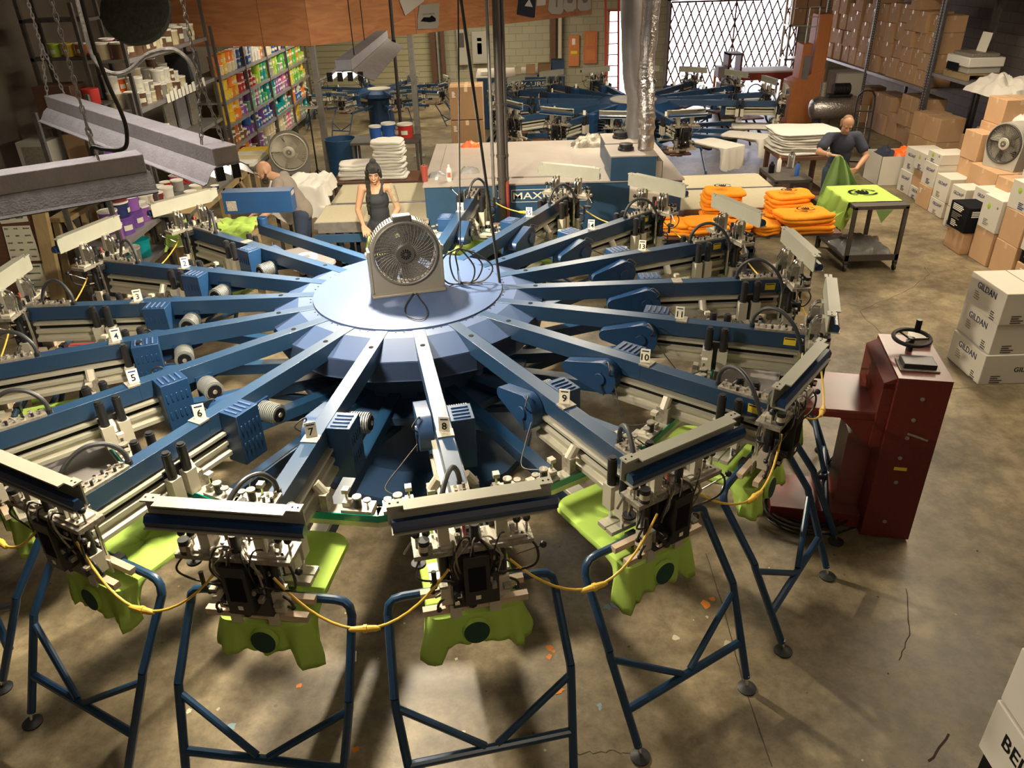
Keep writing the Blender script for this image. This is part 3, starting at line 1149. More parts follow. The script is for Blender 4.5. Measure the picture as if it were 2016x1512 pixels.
# the unloading arm with control box at the back left of the hub
lp0, lp1 = atz(718, 505, ZA) , atz(513, 440, ZA)
m_ = MB()
lp0.z = lp1.z = ZA - .05
m_.beam(lp0 + (lp0 - lp1).normalized() * .25, lp1, .08, .10, 'blue_paint')
m_.cyl(lp1 + Vector((.03, -.02, .05)), lp1 + Vector((.03, -.02, .12)), .05, 'blue_box', 14)
la = m_.build('loading_arm', press, bevel=.004)
q0, q1 = aty(443, 418, 2.0), aty(580, 432, 2.0)
d = (q1 - q0)
d.z = 0
m_ = MB(FR((q0.x, q0.y, 1.49), d, Vector((-d.y, d.x, 0))))
m_.box(0, d.length, -.0, .17, 0, .215, 'blue_box')
m_.box(.03, .13, -.002, 0, .03, .13, 'dusty_metal')
m_.box(d.length, d.length + .002, .03, .14, .16, .2, 'dusty_metal')
m_.build('control_box', la, bevel=.004)

# ---------------------------------------------------------------- shirts on the pallets
def shirt_mesh(seed, mt='green_shirt', x0=2.315, x1=2.985, hw=.222, zt=.928, neck=True, front=.20, flare=.05):
    r_ = random.Random(seed)
    N = 132
    out = []
    rc0, rc1 = .10, .045
    # outline walk with arc corners, starting at inner end centre going counter-clockwise seen from above
    corners = [(x1, -hw, rc1, -90), (x1, hw, rc1, 0), (x0, hw, rc0, 90), (x0, -hw, rc0, 180)]
    pts = []
    for cx, cy, rc, a0 in corners:
        sx = 1 if cx > 2.6 else -1
        sy = 1 if cy > 0 else -1
        ox, oy = cx - sx * rc, cy - sy * rc
        for i in range(7):
            a = R(a0 + 90 * i / 6)
            pts.append((ox + rc * math.cos(a), oy + rc * math.sin(a), math.cos(a), math.sin(a)))
    # resample
    segs = []
    tot = 0
    for i in range(len(pts)):
        a, b = pts[i], pts[(i + 1) % len(pts)]
        L = math.hypot(b[0] - a[0], b[1] - a[1])
        segs.append((tot, L, a, b))
        tot += L
    for k in range(N):
        s_ = tot * k / N
        for t0, L, a, b in segs:
            if t0 <= s_ <= t0 + L + 1e-9:
                t = (s_ - t0) / max(L, 1e-9)
                x, y = a[0] + (b[0] - a[0]) * t, a[1] + (b[1] - a[1]) * t
                nx, ny = a[2] + (b[2] - a[2]) * t, a[3] + (b[3] - a[3]) * t
                l = math.hypot(nx, ny) or 1
                out.append((x, y, nx / l, ny / l))
                break
    ph = [r_.uniform(0, 6.28) for _ in range(5)]
    v, f = [], []
    cx = (x0 + x1) / 2
    for k in (.0, .5, .9, .985):
        for x, y, nx, ny in out:
            v.append((cx + (x - cx) * k, y * k, zt + .002 * math.sin(x * 21 + ph[0]) * (k < .8)))
    rings = 4
    drops = [(.006, .002), (.009, .012), (.3, .2), (.55, .4), (.8, .62), (1, .82), (1.05, 1.0)]
    for q, (fl, dz) in enumerate(drops):
        for i, (x, y, nx, ny) in enumerate(out):
            fx = max(0, min(1, (x - (x1 - .05)) / .03))        # at the outer end
            cyn = abs(y) / hw
            near = max(0, 1 - (x1 - x) / .17)
            sgn = 1 if y > 0 else -1
            tip = max(0, 1 - abs((1 - cyn) * hw + (x1 - x) * .8 - .015) / (.085 + .03 * math.sin(ph[0] + sgn))) ** 1.5
            if fx > 0:
                Ld = front * (1.0 - .38 * cyn ** 2.5) + (.12 + .04 * math.sin(ph[3] + sgn * 2)) * tip
                Fl = .006 + .045 * tip
            else:
                Ld = .06 + .015 * math.sin(x * 9 + ph[1]) + .10 * near + (.12 + .04 * math.sin(ph[3] + sgn * 2)) * tip
                Fl = .004 + .03 * near + .045 * tip
            if x < x0 + .07:
                Ld, Fl = .07, .02
            fold = math.sin(i * .62 + ph[2]) * .6 + math.sin(i * 1.27 + ph[3]) * .4
            if q < 2:
                o_, z_ = fl, dz
                ox = o_
                zz = zt - z_
            else:
                ox = .009 + Fl * fl + fold * (.005 + .014 * near) * fl + .02 * math.sin(i * 1.9 + ph[1]) * tip * fl
                zz = zt - .014 - Ld * dz * (1 + .06 * math.sin(i * .35 + ph[4]) * (q > 3))
            # tuck side cloth under the board
            if fx == 0 and q > 2:
                ox -= .018 * (q - 2) * (1 - near)
            v.append((x + nx * ox, y + ny * ox, zz))
            
    tr = rings + len(drops)
    for j in range(tr - 1):
        for i in range(N):
            a, b = j * N + i, j * N + (i + 1) % N
            f.append((a, b, b + N, a + N))
    m = MB()
    m.add(v, f, mt)
    me = m
    if neck:
        return me, x1
    return me, x1


def shirt(n, seed, lab, lenf=.20):
    m, x1 = shirt_mesh(seed, front=lenf)
    o = m.build('t_shirt', rotz=sang(n), angle=60)
    tag(o, lab, 't-shirt', 'green T-shirts on the press pallets')
    s_ = o.modifiers.new('s', 'SOLIDIFY')
    s_.thickness = .003
    # neck opening
    k = MB()
    N = 22
    dy = .02 * math.sin(seed * 3.1)
    zc = .928 - lenf * .52
    pts = [(.064 * math.cos(2 * PI * i / N) , .072 * math.sin(2 * PI * i / N) * (1 if math.sin(2 * PI * i / N) < 0 else .85)) for i in range(N)]
    def X(z):
        t = (.908 - z) / lenf
        return x1 + .010 + .012 * max(t, 0)
    v = [(X(zc + z) + .026, y + dy, zc + z) for y, z in pts] + [(X(zc + z * 1.12) + .004, y * 1.12 + dy, zc + z * 1.12) for y, z in pts] + [(X(zc) + .026, dy, zc)]
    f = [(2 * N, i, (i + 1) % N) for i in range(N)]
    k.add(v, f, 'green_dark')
    k.add(v, [(i, N + i, N + (i + 1) % N, (i + 1) % N) for i in range(N)], 'green_shirt')
    k.build('neck_opening', o)['label'] = 'dark round neck opening'
    return o


for n in range(1, 19):
    if n == 18:
        continue
    if n <= 16:
        lab = 'lime green T-shirt stretched on the pallet below the print head of arm %d' % n if n not in (1, 12) else ('lime green T-shirt on the pallet below the unnumbered arm just behind arm 2' if n == 1 else 'lime green T-shirt on the pallet below the unnumbered arm between 11 and 13')
    else:
        lab = 'lime green T-shirt on the pallet in front of the dark-haired woman'
    shirt(n, n, lab, lenf=.185 + .025 * math.sin(n * 2.3))

# yellow power cords looping between neighbouring heads
for n in range(1, 16):
    a = P3(n, 3.06, .16, 1.30)
    b = P3(n + 1, 3.06, -.12, 1.30)
    sag = .22
    m_ = MB()
    pts = []
    for i in range(17):
        t = i / 16
        p = a.lerp(b, t)
        p = p + Vector((p.x, p.y, 0)).normalized() * (.10 * math.sin(PI * t))
        p.z -= sag * 4 * t * (1 - t) * (1.1 if n < 9 else .8)
        pts.append(p)
    m_.tube(pts, .0065, 'yellow_cord', 8)
    o = m_.build('extension_cord')
    tag(o, {1: 'yellow extension cord between arm 2 and the unnumbered arm behind it', 11: 'yellow extension cord between arm 11 and the unnumbered arm behind it', 12: 'yellow extension cord between arm 13 and the unnumbered arm before it'}.get(n, 'yellow extension cord looping between the print heads of arms %d and %d' % (n, n + 1)), 'cord', 'yellow cords between print heads')
    m_ = MB()
    c, c2, c3 = pts[8], pts[7], pts[9]
    d = (c3 - c2).normalized()
    m_.tube([c - d * .075, c - d * .06, c - d * .01, c - d * .008, c + d * .008, c + d * .01, c + d * .05, c + d * .07], [.008, .013, .016, .02, .02, .016, .014, .008], 'yellow_cord', 10)
    m_.build('plug', o)
# ---------------------------------------------------------------- fan and cables on the hub
fan = thing('box_fan', 'beige and black portable fan standing on the blue hub of the press', 'fan', (.0, -.02, ZA + .012), R(14))


def round_fan(t, D, depth, beige, dark, grille, stand_w, tilt=0, rings=10, blades=5, gw=.0022):
    """fan disc centred at z=cz facing -y"""
    cz = D / 2 + .06
    rO = D / 2
    m = MB()
    # squarish foot panel rising up round the drum
    k = []
    for i in range(25):
        a = PI * i / 24
        k.append((rO * 1.03 * math.cos(a), cz + rO * 1.03 * math.sin(a)))
    k += [(-stand_w / 2, .0), (stand_w / 2, .0)]
    inner = [(rO * .93 * math.cos(2 * PI * i / 40), cz + rO * .93 * math.sin(2 * PI * i / 40)) for i in range(40)]
    # body ring: outer shell strips
    Mxz = Matrix(((1, 0, 0, 0), (0, 0, 1, 0), (0, 1, 0, 0), (0, 0, 0, 1)))
    n = len(k)
    v = [(x, -depth / 2, z) for x, z in k] + [(x, depth / 2, z) for x, z in k]
    f = [(i, (i + 1) % n, n + (i + 1) % n, n + i) for i in range(n)]
    m.add(v, f, beige)
    # front and back faces with a round hole
    for y in (-depth / 2, depth / 2):
        outer = []
        for j in range(40):
            a = 2 * PI * j / 40
            dx, dz = math.cos(a), math.sin(a)
            best = 9
            for i in range(n):
                x0_, z0_ = k[i]
                x1_, z1_ = k[(i + 1) % n]
                ex, ez = x1_ - x0_, z1_ - z0_
                den = dx * ez - dz * ex
                if abs(den) < 1e-9:
                    continue
                t_ = ((x0_) * ez - (z0_ - cz) * ex) / den
                u_ = ((x0_) * dz - (z0_ - cz) * dx) / den
                if t_ > 0 and -.001 <= u_ <= 1.001:
                    best = min(best, t_)
            outer.append((dx * best, cz + dz * best))
        v = [(x, y, z) for x, z in outer] + [(x, y, z) for x, z in inner]
        m.add(v, [(i, (i + 1) % 40, 40 + (i + 1) % 40, 40 + i) for i in range(40)], beige)
    v = [(x, -depth / 2, z) for x, z in inner] + [(x, depth / 2, z) for x, z in inner]
    m.add(v, [(i, 40 + i, 40 + (i + 1) % 40, (i + 1) % 40) for i in range(40)], beige)
    m.build('housing', t)
    m = MB()
    Mr = Matrix.Translation((0, -depth / 2 - .006, cz)) @ Matrix.Rotation(PI / 2, 4, 'X')
    circ = lambda r_: [Mr @ Vector((r_ * math.cos(2 * PI * i / 40), r_ * math.sin(2 * PI * i / 40), 0)) for i in range(40)]
    m.tube(circ(rO * .93), .012, grille, 6, closed=True)
    for i in range(rings):
        m.tube(circ(rO * (.30 + .60 * i / rings)), gw, grille, 4, closed=True)
    for i in range(44):
        a = 2 * PI * i / 44
        pts = []
        for q in range(5):
            rr = rO * (.26 + .66 * q / 4)
            aa = a + .35 * (q / 4)
            pts.append(Mr @ Vector((rr * math.cos(aa), rr * math.sin(aa), .004)))
        m.tube(pts, gw, grille, 4)
    for i in range(8):
        m.tube([q + Vector((0, depth + .01, 0)) for q in circ(rO * (.30 + .60 * i / 8))], .004, grille, 4, closed=True)
    m.lathe([(rO * .5, depth * .5), (rO * .5, depth * .55)], dark, Mr @ Matrix.Translation((0, 0, -depth)), 24)
    m.build('grille', t)
    m = MB()
    Mh = Matrix.Translation((0, -depth / 2 - .004, cz)) @ Matrix.Rotation(PI / 2, 4, 'X')
    m.lathe([(rO * .30, -.01), (rO * .30, .006), (rO * .26, .014), (rO * .12, .014), (rO * .11, .02)], dark, Mh, 32)
    for i in range(12):
        a = 2 * PI * i / 12
        m.box(rO * .05, rO * .15, -.004, .004, .014, .021, 'ink_black', Mh @ Matrix.Rotation(a, 4, 'Z'))
    m.build('hub_cap', t)
    m = MB()
    for b in range(blades):
        a0 = 2 * PI * b / blades
        def fn(u, v_, a0=a0):
            rr = rO * (.22 + .66 * u)
            a = a0 + (v_ - .5) * (1.0 + .1 * u)
            return Mh @ Vector((rr * math.cos(a), rr * math.sin(a), -.05 + .035 * (v_ - .5) * 2))
        m.grid(fn, 6, 6, dark)
    m.build('blades', t)
    return cz


cz = round_fan(fan, .52, .11, 'fan_beige', 'fan_dark', 'fan_grille', .56, rings=17, gw=.0030)
m_ = MB()
for i in range(46):
    a = R(-12) + R(204) * i / 45
    if R(68) < a < R(104):
        continue
    for y in (-.045, -.028, -.011, .006, .023, .04):
        m_.box(-.0045, .0045, y, y + .01, 0, .002, 'ink_black', Matrix.Translation((0, 0, cz)) @ Matrix.Rotation(PI / 2 - a, 4, 'Y') @ Matrix.Translation((0, 0, .268)))
m_.build('rim_slots', fan)['kind'] = 'stuff'
m_ = MB()
m_.box(-.07, .07, -.062, .02, cz + .235, cz + .292, 'fan_dark')
m_.build('control_knob_recess', fan, bevel=.01)
m_ = MB()
m_.box(-.285, .285, -.10, .10, -.002, .02, 'fan_beige')
m_.box(-.285, -.262, -.06, .06, .02, .36, 'fan_beige')
m_.box(.262, .285, -.06, .06, .02, .36, 'fan_beige')
for sx in (-1, 1):
    m_.cyl((sx * .283, 0, cz), (sx * .30, 0, cz), .022, 'cream_metal', 12)
m_.build('base', fan, bevel=.006)
c0 = atz(812, 578, ZA + .02)
pts = [atz(x, y, ZA + .022) for x, y in [(818, 566), (812, 580), (800, 598), (797, 612), (806, 624), (828, 629), (841, 620), (838, 604), (826, 588), (818, 574)]]
tag(MB().tube(spline(pts, 6), .0045, 'cable_black', 6).build('fan_power_cord'), 'thin dark loop of cord lying on the blue hub in front of the fan', 'cord')

# vertical cords down to the hub and the hanging coil
zc = 3.9
def drop(px, py, qx, qy, zb, r, lab, zt=4.7, sway=.0, cat='cable'):
    b = atz(qx, qy, zb)
    a = ray(px, py)
    # top point: same distance plane as the foot
    p = aty(px, py, b.y)
    t = (zt - b.z) / (p.z - b.z)
    top = b.lerp(p, t)
    pts = [top, top.lerp(b, .3) + Vector((sway, 0, 0)), top.lerp(b, .65) + Vector((sway * .5, 0, 0)), b]
    return tag(MB().tube(spline(pts, 6), r, 'cable_black', 8).build('hanging_cable'), lab, cat)


drop(908, 0, 984, 556, ZA + .012, .011, 'thick dark cable coming down to the right rim of the blue hub')
drop(902, 0, 906, 490, ZA + .14, .006, 'thin dark cable coming down to the coil above the hub')
c = atz(915, 560, ZA + .014)
m_ = MB()
r_ = random.Random(4)
top = c + Vector((-.03, 0, .30))
for i in range(6):
    w0 = .05 + .035 * i
    sx = 1 if i % 2 else -1
    a_ = r_.uniform(-.5, .5)
    dx, dy = math.cos(a_), math.sin(a_)
    pts = [top, top + Vector((sx * w0 * .6 * dx, sx * w0 * dy * .6, -.05)), c + Vector((sx * w0 * dx, sx * w0 * dy, .14)), c + Vector((sx * w0 * .7 * dx, sx * w0 * dy * .7, .03)), c + Vector((r_.uniform(-.02, .02), 0, .008))]
    m_.tube(spline(pts, 7), .0065, 'cable_black', 6)
m_.cyl(c + Vector((-.04, -.02, .02)), c + Vector((-.045, -.02, .13)), .011, 'chrome', 8)
m_.tube(spline([c + Vector((-.12, -.05, .008)), c + Vector((0, .0, .02)), c + Vector((.14, -.02, .01))], 6), .004, 'cable_black', 6)
for k in range(5):
    m_.cyl(top + Vector((-.02 + .01 * k, .0, -.03 + .01 * k)), top + Vector((.03, .0, .02 + .004 * k)), .006, 'cable_black', 6)
tag(m_.build('cable_coil'), 'bundle of black cable loops standing on the hub beside the fan', 'cable')
# black rod near the centre and the bundle of pipes over the oven
o = drop(768, 0, 796, 330, .15, .03, 'black rod-like hanging cable trunk left of the centre of the room')
for i, (x0_, x1_, r, mt, lab) in enumerate(((962, 988, .045, 'steel_pipe', 'thick dark pipe going up from the front of the big oven'), (985, 998, .026, 'steel_pipe', 'thin dark pipe beside the thick pipe at the oven front'),
                                            (972, 972, .02, 'galvanised', 'slim grey conduit left of the two dark oven pipes'))):
    b = atz(x1_, 380, 1.2)
    b.y = 3.55 + .03 * i
    b = aty(x1_, 372, b.y)
    m_ = MB()
    m_.cyl((b.x, b.y, .4 if i < 2 else 1.0), (b.x, b.y, 4.75), r, mt, 14)
    for z in (1.35, 1.62, 2.2):
        m_.cyl((b.x, b.y, z), (b.x, b.y, z + .03), r * 1.25, mt, 14)
    if i == 1:
        m_.cyl((b.x, b.y, .4), (b.x, b.y, 1.34), r * 1.05, 'rust_red', 14)
    tag(m_.build('pipe'), lab, 'pipe', 'pipes at the oven front')

# ---------------------------------------------------------------- fluorescent fixtures
def chain(a, b, r=.009, mt='dusty_metal'):
    m = MB()
    a, b = Vector(a), Vector(b)
    d = b - a
    L = d.length
    d /= L
    n = max(2, int(L / .028))
    u = d.orthogonal().normalized()
    w_ = d.cross(u)
    for i in range(n):
        c = a + d * (L * (i + .5) / n)
        q = u if i % 2 else w_
        h = L / n * .78
        pts = [c + d * (h * math.cos(t)) + q * (.009 * math.sin(t)) for t in [2 * PI * j / 6 for j in range(6)]]
        m.tube(pts, .0026, mt, 4, closed=True)
    return m


def fixture(a, b, lit, lab, width=.30, tubes=3, top=.075):
    a, b = Vector(a), Vector(b)
    d = (b - a)
    L = d.length
    x = d.normalized()
    y = Vector((0, 0, 1)).cross(x)
    M = FR(a, x, y)
    M = Matrix.Translation(a) @ FR((0, 0, 0), x, y)
    t = thing('fluorescent_fixture', lab, 'light fixture', a, math.atan2(x.y, x.x), 'hanging fluorescent fixtures')
    m = MB()
    m.box(0, L, -.058, .058, .03, .03 + top, 'fixture_white')
    m.build('ballast_housing', t, bevel=.004)
    m = MB()
    # reflector: shallow gull wing with thickness
    prof = [(-width / 2, -.040), (-width / 2 + .02, -.034), (-.085, .012), (-.06, .03), (.06, .03), (.085, .012), (width / 2 - .02, -.034), (width / 2, -.040)]
    v, f = [], []
    for i, X in enumerate((-.01, L * .25, L * .5, L * .75, L + .01)):
        v += [(X, y_, z_) for y_, z_ in prof] + [(X, y_, z_ - .004) for y_, z_ in prof]
    n = len(prof)
    for i in range(4):
        for j in range(n - 1):
            p, q = i * 2 * n + j, (i + 1) * 2 * n + j
            f += [(p, p + 1, q + 1, q), (p + n, q + n, q + n + 1, p + n + 1)]
    m.add(v, f, 'fixture_white' if lit else 'dusty_lamp')
    m.build('reflector', t)
    for k in range(tubes):
        yy = (k - (tubes - 1) / 2) * .075
        m = MB()
        m.cyl((.03, yy, -.020), (L - .03, yy, -.020), .016, 'tube_lit' if lit else 'tube_off', 12)
        m.build('lamp_tube', t)
        for X in (.012, L - .028):
            m = MB()
            m.box(X, X + .016, yy - .02, yy + .02, -.042, .02, 'black_metal' if lit else 'dusty_metal')
            m.build('lamp_holder', t)
    return t, x, y


fixture(FX1[0], FX1[1], True, 'lit fluorescent fixture with dusty lilac reflector hanging over the hub of the press', .42, 4)
fixture(FX2[0], FX2[1], True, 'lit long dusty fluorescent fixture hanging by chains at the upper left', .27, 2)
fixture(FX3[0], FX3[1], False, 'unlit dusty fluorescent fixture crossing the left edge of the view', .27, 2)


def hang(p, up, lab, name='suspension_chain'):
    p = Vector(p)
    tag(chain(p, up).build(name), lab, 'chain', 'chains holding the fixtures')


def lp(fx, t, s_=0):
    a, b = fx
    d = (b - a).normalized()
    y = Vector((0, 0, 1)).cross(d)
    return a.lerp(b, t) + y * s_ + Vector((0, 0, .105))


for fx, t, nm, side in ((FX2, .02, 'at the far left end of the upper left fixture', 'l'), (FX2, .95, 'at the lit right end of the upper left fixture', 'r'), (FX3, .93, 'above the right end of the unlit left fixture', 'm')):
    apex = lp(fx, t) + Vector((0, 0, .30 if side != 'm' else .15))
    q1, q2 = lp(fx, t, -.05), lp(fx, t, .05)
    m_ = chain(apex, (apex.x + (.0), apex.y, 4.8))
    for q in (q1, q2):
        mm = chain(q, apex)
        m_.add(mm.v, mm.f, 'dusty_metal')
    tag(m_.build('suspension_chain'), 'dusty chain with forked end ' + nm, 'chain', 'chains holding the fixtures')
for i, (px, py, t, s_) in enumerate(((660, 60, .12, -.04), (740, 50, .6, .04))):
    p = lp(FX1, t, s_)
    m_ = MB()
    m_.tube([p, Vector((p.x, p.y, 4.8))], .004, 'cable_black', 6)
    tag(m_.build('suspension_wire'), ['thin wire at the glowing end of the fixture over the hub', 'thin wire at the far end of the fixture over the hub'][i], 'wire', 'wires holding the fixture over the hub')
# flex draped between the left fixtures
pts = [(160, 0), (165, 50), (180, 105), (198, 132), (225, 145), (255, 138), (290, 108), (330, 97), (355, 104), (378, 130), (392, 175)]
P = [aty(x, y, -1.6 + .0 * i) for i, (x, y) in enumerate(pts)]
P[0].z += .6
tag(MB().tube(spline(P, 6), .011, 'dusty_metal', 8).build('lamp_flex'), 'dusty grey cable making a loose wave above the upper left fixture', 'cable')
pts = [(168, 0), (176, 60), (192, 110), (215, 170), (236, 215), (248, 250), (249, 285), (235, 295), (205, 294), (182, 290), (183, 306)]
P = [aty(x, y, -2.6) for i, (x, y) in enumerate(pts)]
P[0].z += .6
tag(MB().tube(spline(P, 6), .008, 'cable_black', 8).build('lamp_flex'), 'dark cable running down past the upper left fixture to the unlit one', 'cable')

# dusty round drum hanging at the top left
c = aty(268, 22, 1.8)
t = thing('hanging_drum', 'dark dusty round drum hanging near the ceiling at the top left', 'drum', c)
m_ = MB()
m_.lathe([(.02, -.15), (.17, -.14), (.26, -.09), (.30, -.02), (.30, .03), (.26, .08), (.15, .12), (.02, .13)], 'dark_drum', Matrix.Rotation(R(58), 4, 'X'), 28)
m_.build('drum_shell', t)
MB().cyl((0, 0, .14), (0, 0, 4.75 - c.z), .02, 'dark_drum').build('hanger_rod', t)
# ---------------------------------------------------------------- conveyor ovens
def hull_box(m, x0, x1, y0, y1, z0, z1, mt):
    m.box(x0, x1, y0, y1, z0, z1, mt)


OZ = 1.25
ov = thing('conveyor_oven', 'large blue conveyor curing oven with grey top and MAXI-CURE lettering, behind the press', 'oven')
q0 = atz(835, 366, OZ)
OY = q0.y
OX0, OX1 = q0.x, atz(1345, 352, OZ).x
m_ = MB()
m_.box(OX0, OX1, OY, OY + 2.35, .35, OZ - .02, 'oven_blue')
for x in (OX0 + .1, OX1 - .2):
    for y in (OY + .1, OY + 2.1):
        m_.box(x, x + .1, y, y + .1, 0, .35, 'oven_blue')
m_.build('body', ov, bevel=.008)
m_ = MB()
m_.box(OX0 - .02, OX1 + .02, OY - .02, OY + 2.37, OZ - .02, OZ, 'oven_top')
m_.box(OX0 + .85, OX0 + .87, OY, OY + 2.35, OZ, OZ + .004, 'oven_blue')
m_.box(OX0 + .15, OX0 + 1.9, OY + .25, OY + 2.2, OZ, OZ + .018, 'oven_top')
m_.build('top_panel', ov, bevel=.004)
m_ = MB()
Mf = FR((0, OY - .002, 0), (1, 0, 0), (0, 0, 1))
c = aty(1082, 384, OY)
a_, b_ = aty(1008, 384, OY), aty(1154, 380, OY)
m_.text('MAXI-CURE', .085, 'plate_white', Matrix.Translation(((a_.x + b_.x) / 2, 0, c.z)) @ Mf, width=b_.x - a_.x - .03)
wx, hz = (b_.x - a_.x) / 2 + .01, .075
for z in (-hz, hz):
    m_.box(c.x - wx, c.x + wx, OY - .004, OY - .001, c.z + z - .003, c.z + z + .003, 'plate_white')
for x in (-wx, wx):
    m_.box(c.x + x - .003, c.x + x + .003, OY - .004, OY - .001, c.z - hz, c.z + hz, 'plate_white')
m_.build('lettering', ov)
a_, b_ = aty(1240, 362, OY), aty(1298, 396, OY)
m_ = MB()
m_.box(a_.x, b_.x, OY - .006, OY - .001, b_.z, a_.z, 'paper')
m_.text('Cayenne', .05, 'dusty_metal', Matrix.Translation(((a_.x + b_.x) / 2, -.006, (a_.z + b_.z) / 2 + .03)) @ Mf, width=.2)
m_.build('maker_plate', ov)


def lane(nm, x0, x1, y0, y1, z, parent=ov):
    m = MB()
    m.box(x0, x1, y0 + .02, y1 - .02, z - .01, z, 'belt_cream')
    m.cyl((x0, y0 + .02, z - .03), (x0, y1 - .02, z - .03), .03, 'belt_cream', 12)
    m.cyl((x1, y0 + .02, z - .03), (x1, y1 - .02, z - .03), .03, 'belt_cream', 12)
    m.build('conveyor_belt', parent)
    m = MB()
    for y in (y0, y1 - .02):
        m.box(x0 + .02, x1 - .02, y, y + .02, z - .13, z + .004, 'galvanised')
        m.box(x0 - .02, x0 + .06, y - .005, y + .025, z - .08, z, 'galvanised')
    m.box(x0 + .05, x1, y0 + .02, y1 - .02, z - .12, z - .09, 'oven_blue')
    m.box(x0 - .02, x1, y0 - .05, y0 - .01, z - .24, z - .14, 'oven_blue')
    for x in (x0 + .25, (x0 * .4 + x1 * .6)):
        for y in (y0 + .05, y1 - .1):
            m.box(x, x + .05, y, y + .05, 0, z - .12, 'oven_blue')
        m.box(x, x + .05, y0 + .05, y1 - .1, .25, .3, 'oven_blue')
    m.build('conveyor_frame', parent, bevel=.003)


BZ = .85
bl = atz(617, 440, BZ)
br = atz(660, 402, BZ)
bt = atz(705, 363, BZ)
lane('a', bl.x + .02, OX0, bl.y, br.y - .03, BZ)
lane('b', bl.x + .06, OX0, br.y + .03, bt.y, BZ)
r1, r2, r3 = atz(1570, 392, BZ), atz(1490, 341, BZ), atz(1535, 400, BZ)
ym = atz(1515, 367, BZ).y
lane('c', OX1, r2.x + .15, bl.y + .1, ym - .05, BZ)
lane('d', OX1, r2.x, ym, r2.y, BZ)

# exhaust hoods with ducts and blower motors on the oven top
hoods = []
for i, (p0, p1, p2) in enumerate((((1195, 292), (1289, 305), (1262, 268)), ((1183, 264), (1249, 281), (1240, 248)))):
    HZ = OZ + .30
    a_, b_ = atz(*p0, HZ), atz(*p1, HZ)
    h = thing('exhaust_hood', ['nearer exhaust hood box with grey top on the big oven', 'farther exhaust hood box with grey top on the big oven'][i], 'exhaust hood', (0, 0, 0), group='exhaust hoods')
    x0_, y0_ = a_.x, min(a_.y, b_.y)
    m_ = MB()
    m_.box(x0_, x0_ + (.55, .5)[i], y0_, y0_ + .62, OZ, HZ - .015, 'oven_blue')
    m_.build('hood_body', h, bevel=.005)
    MB().box(x0_ - .01, x0_ + (.56, .51)[i], y0_ - .01, y0_ + .63, HZ - .015, HZ, 'oven_top').build('hood_top', h)
    m_ = MB()
    cx, cy = x0_ + .22, y0_ + .32
    m_.lathe([(.10, HZ), (.10, HZ + .03), (.085, HZ + .035), (.085, HZ + .075), (.03, HZ + .085)], 'black_metal', Matrix.Translation((cx, cy, 0)), 20)
    m_.build('blower_motor', h)
    hoods.append((x0_, y0_, HZ))
def duct(pts, r, mt, lab, name='exhaust_duct', crumple=0.):
    m = MB()
    P = spline(pts, 8)
    r_ = random.Random(3)
    rr = [r * (1 + r_.uniform(-crumple, crumple)) for _ in P]
    m.tube(P, rr, mt, 18)
    return tag(m.build(name, angle=70), lab, 'duct', 'exhaust ducts on the oven')


x0_, y0_, HZ = hoods[1]
b = Vector((x0_ + .43, y0_ + .35, HZ))
tA = aty(1243, 0, b.y + .1)
duct([b, b + Vector((0, 0, .5)), b.lerp(tA, .45), tA, tA + Vector((-.02, .1, .8))], .135, 'duct_grey', 'wide grey exhaust duct rising from the big oven past the bright door', crumple=.03)
m_ = MB()
x0_, y0_, HZ = hoods[0]
b = Vector((x0_ + .46, y0_ + .30, HZ))
duct([b, b + Vector((0, .0, .3)), b + Vector((-.02, .05, .62)), b + Vector((.0, .25, .95)), b + Vector((.04, .32, 2.3)), b + Vector((.04, .34, 3.1))], .10, 'silver_foil', 'shiny crumpled foil duct standing on the nearer exhaust hood', crumple=.12)

# small things on the oven top
def carton_open(name, label, p, sx, sy, sz, mt='carton', rot=0, group=None, flaps=True, cat='box'):
    t = thing(name, label, cat, p, rot, group)
    m = MB()
    e = .006
    m.box(-sx / 2, sx / 2, -sy / 2, sy / 2, 0, e, mt)
    m.box(-sx / 2, sx / 2, -sy / 2, -sy / 2 + e, 0, sz, mt)
    m.box(-sx / 2, sx / 2, sy / 2 - e, sy / 2, 0, sz, mt)
    m.box(-sx / 2, -sx / 2 + e, -sy / 2, sy / 2, 0, sz, mt)
    m.box(sx / 2 - e, sx / 2, -sy / 2, sy / 2, 0, sz, mt)
    m.build('body', t)
    if flaps:
        for k, (w_, d_) in enumerate(((sx, sy), (sy, sx), (sx, sy), (sy, sx))):
            m = MB(Matrix.Rotation(k * PI / 2, 4, 'Z') @ Matrix.Translation((0, -d_ / 2, sz)) @ Matrix.Rotation(R(-70 + 20 * k), 4, 'X'))
            m.box(-w_ / 2, w_ / 2, -.003, .003, 0, d_ * .45 if k % 2 else d_ * .4, mt)
            m.build('flap', t)
    return t


t = carton_open('open_carton', 'small open cream carton with papers on the oven top beside the hood', (hoods[0][0] + .48, OY + .22, OZ), .34, .3, .2, 'carton_white', flaps=False)
MB().box(-.1, .1, -.06, .09, .12, .15, 'paper', Matrix.Rotation(.3, 4, 'Z')).build('papers', t)


def bottle(px, py, z, r, h, mt, lab, name='bottle', cap='white_plastic', cat='bottle', prof=None):
    p = atz(px, py, z)
    t = thing(name, lab, cat, p)
    m = MB()
    m.lathe(prof or [(r * .95, 0), (r, .01), (r, h * .72), (r * .45, h * .85), (r * .42, h * .9)], mt, n=16)
    m.build('body', t)
    MB().lathe([(r * .45, h * .9), (r * .42, h)], cap, n=12).build('cap', t)
    return t


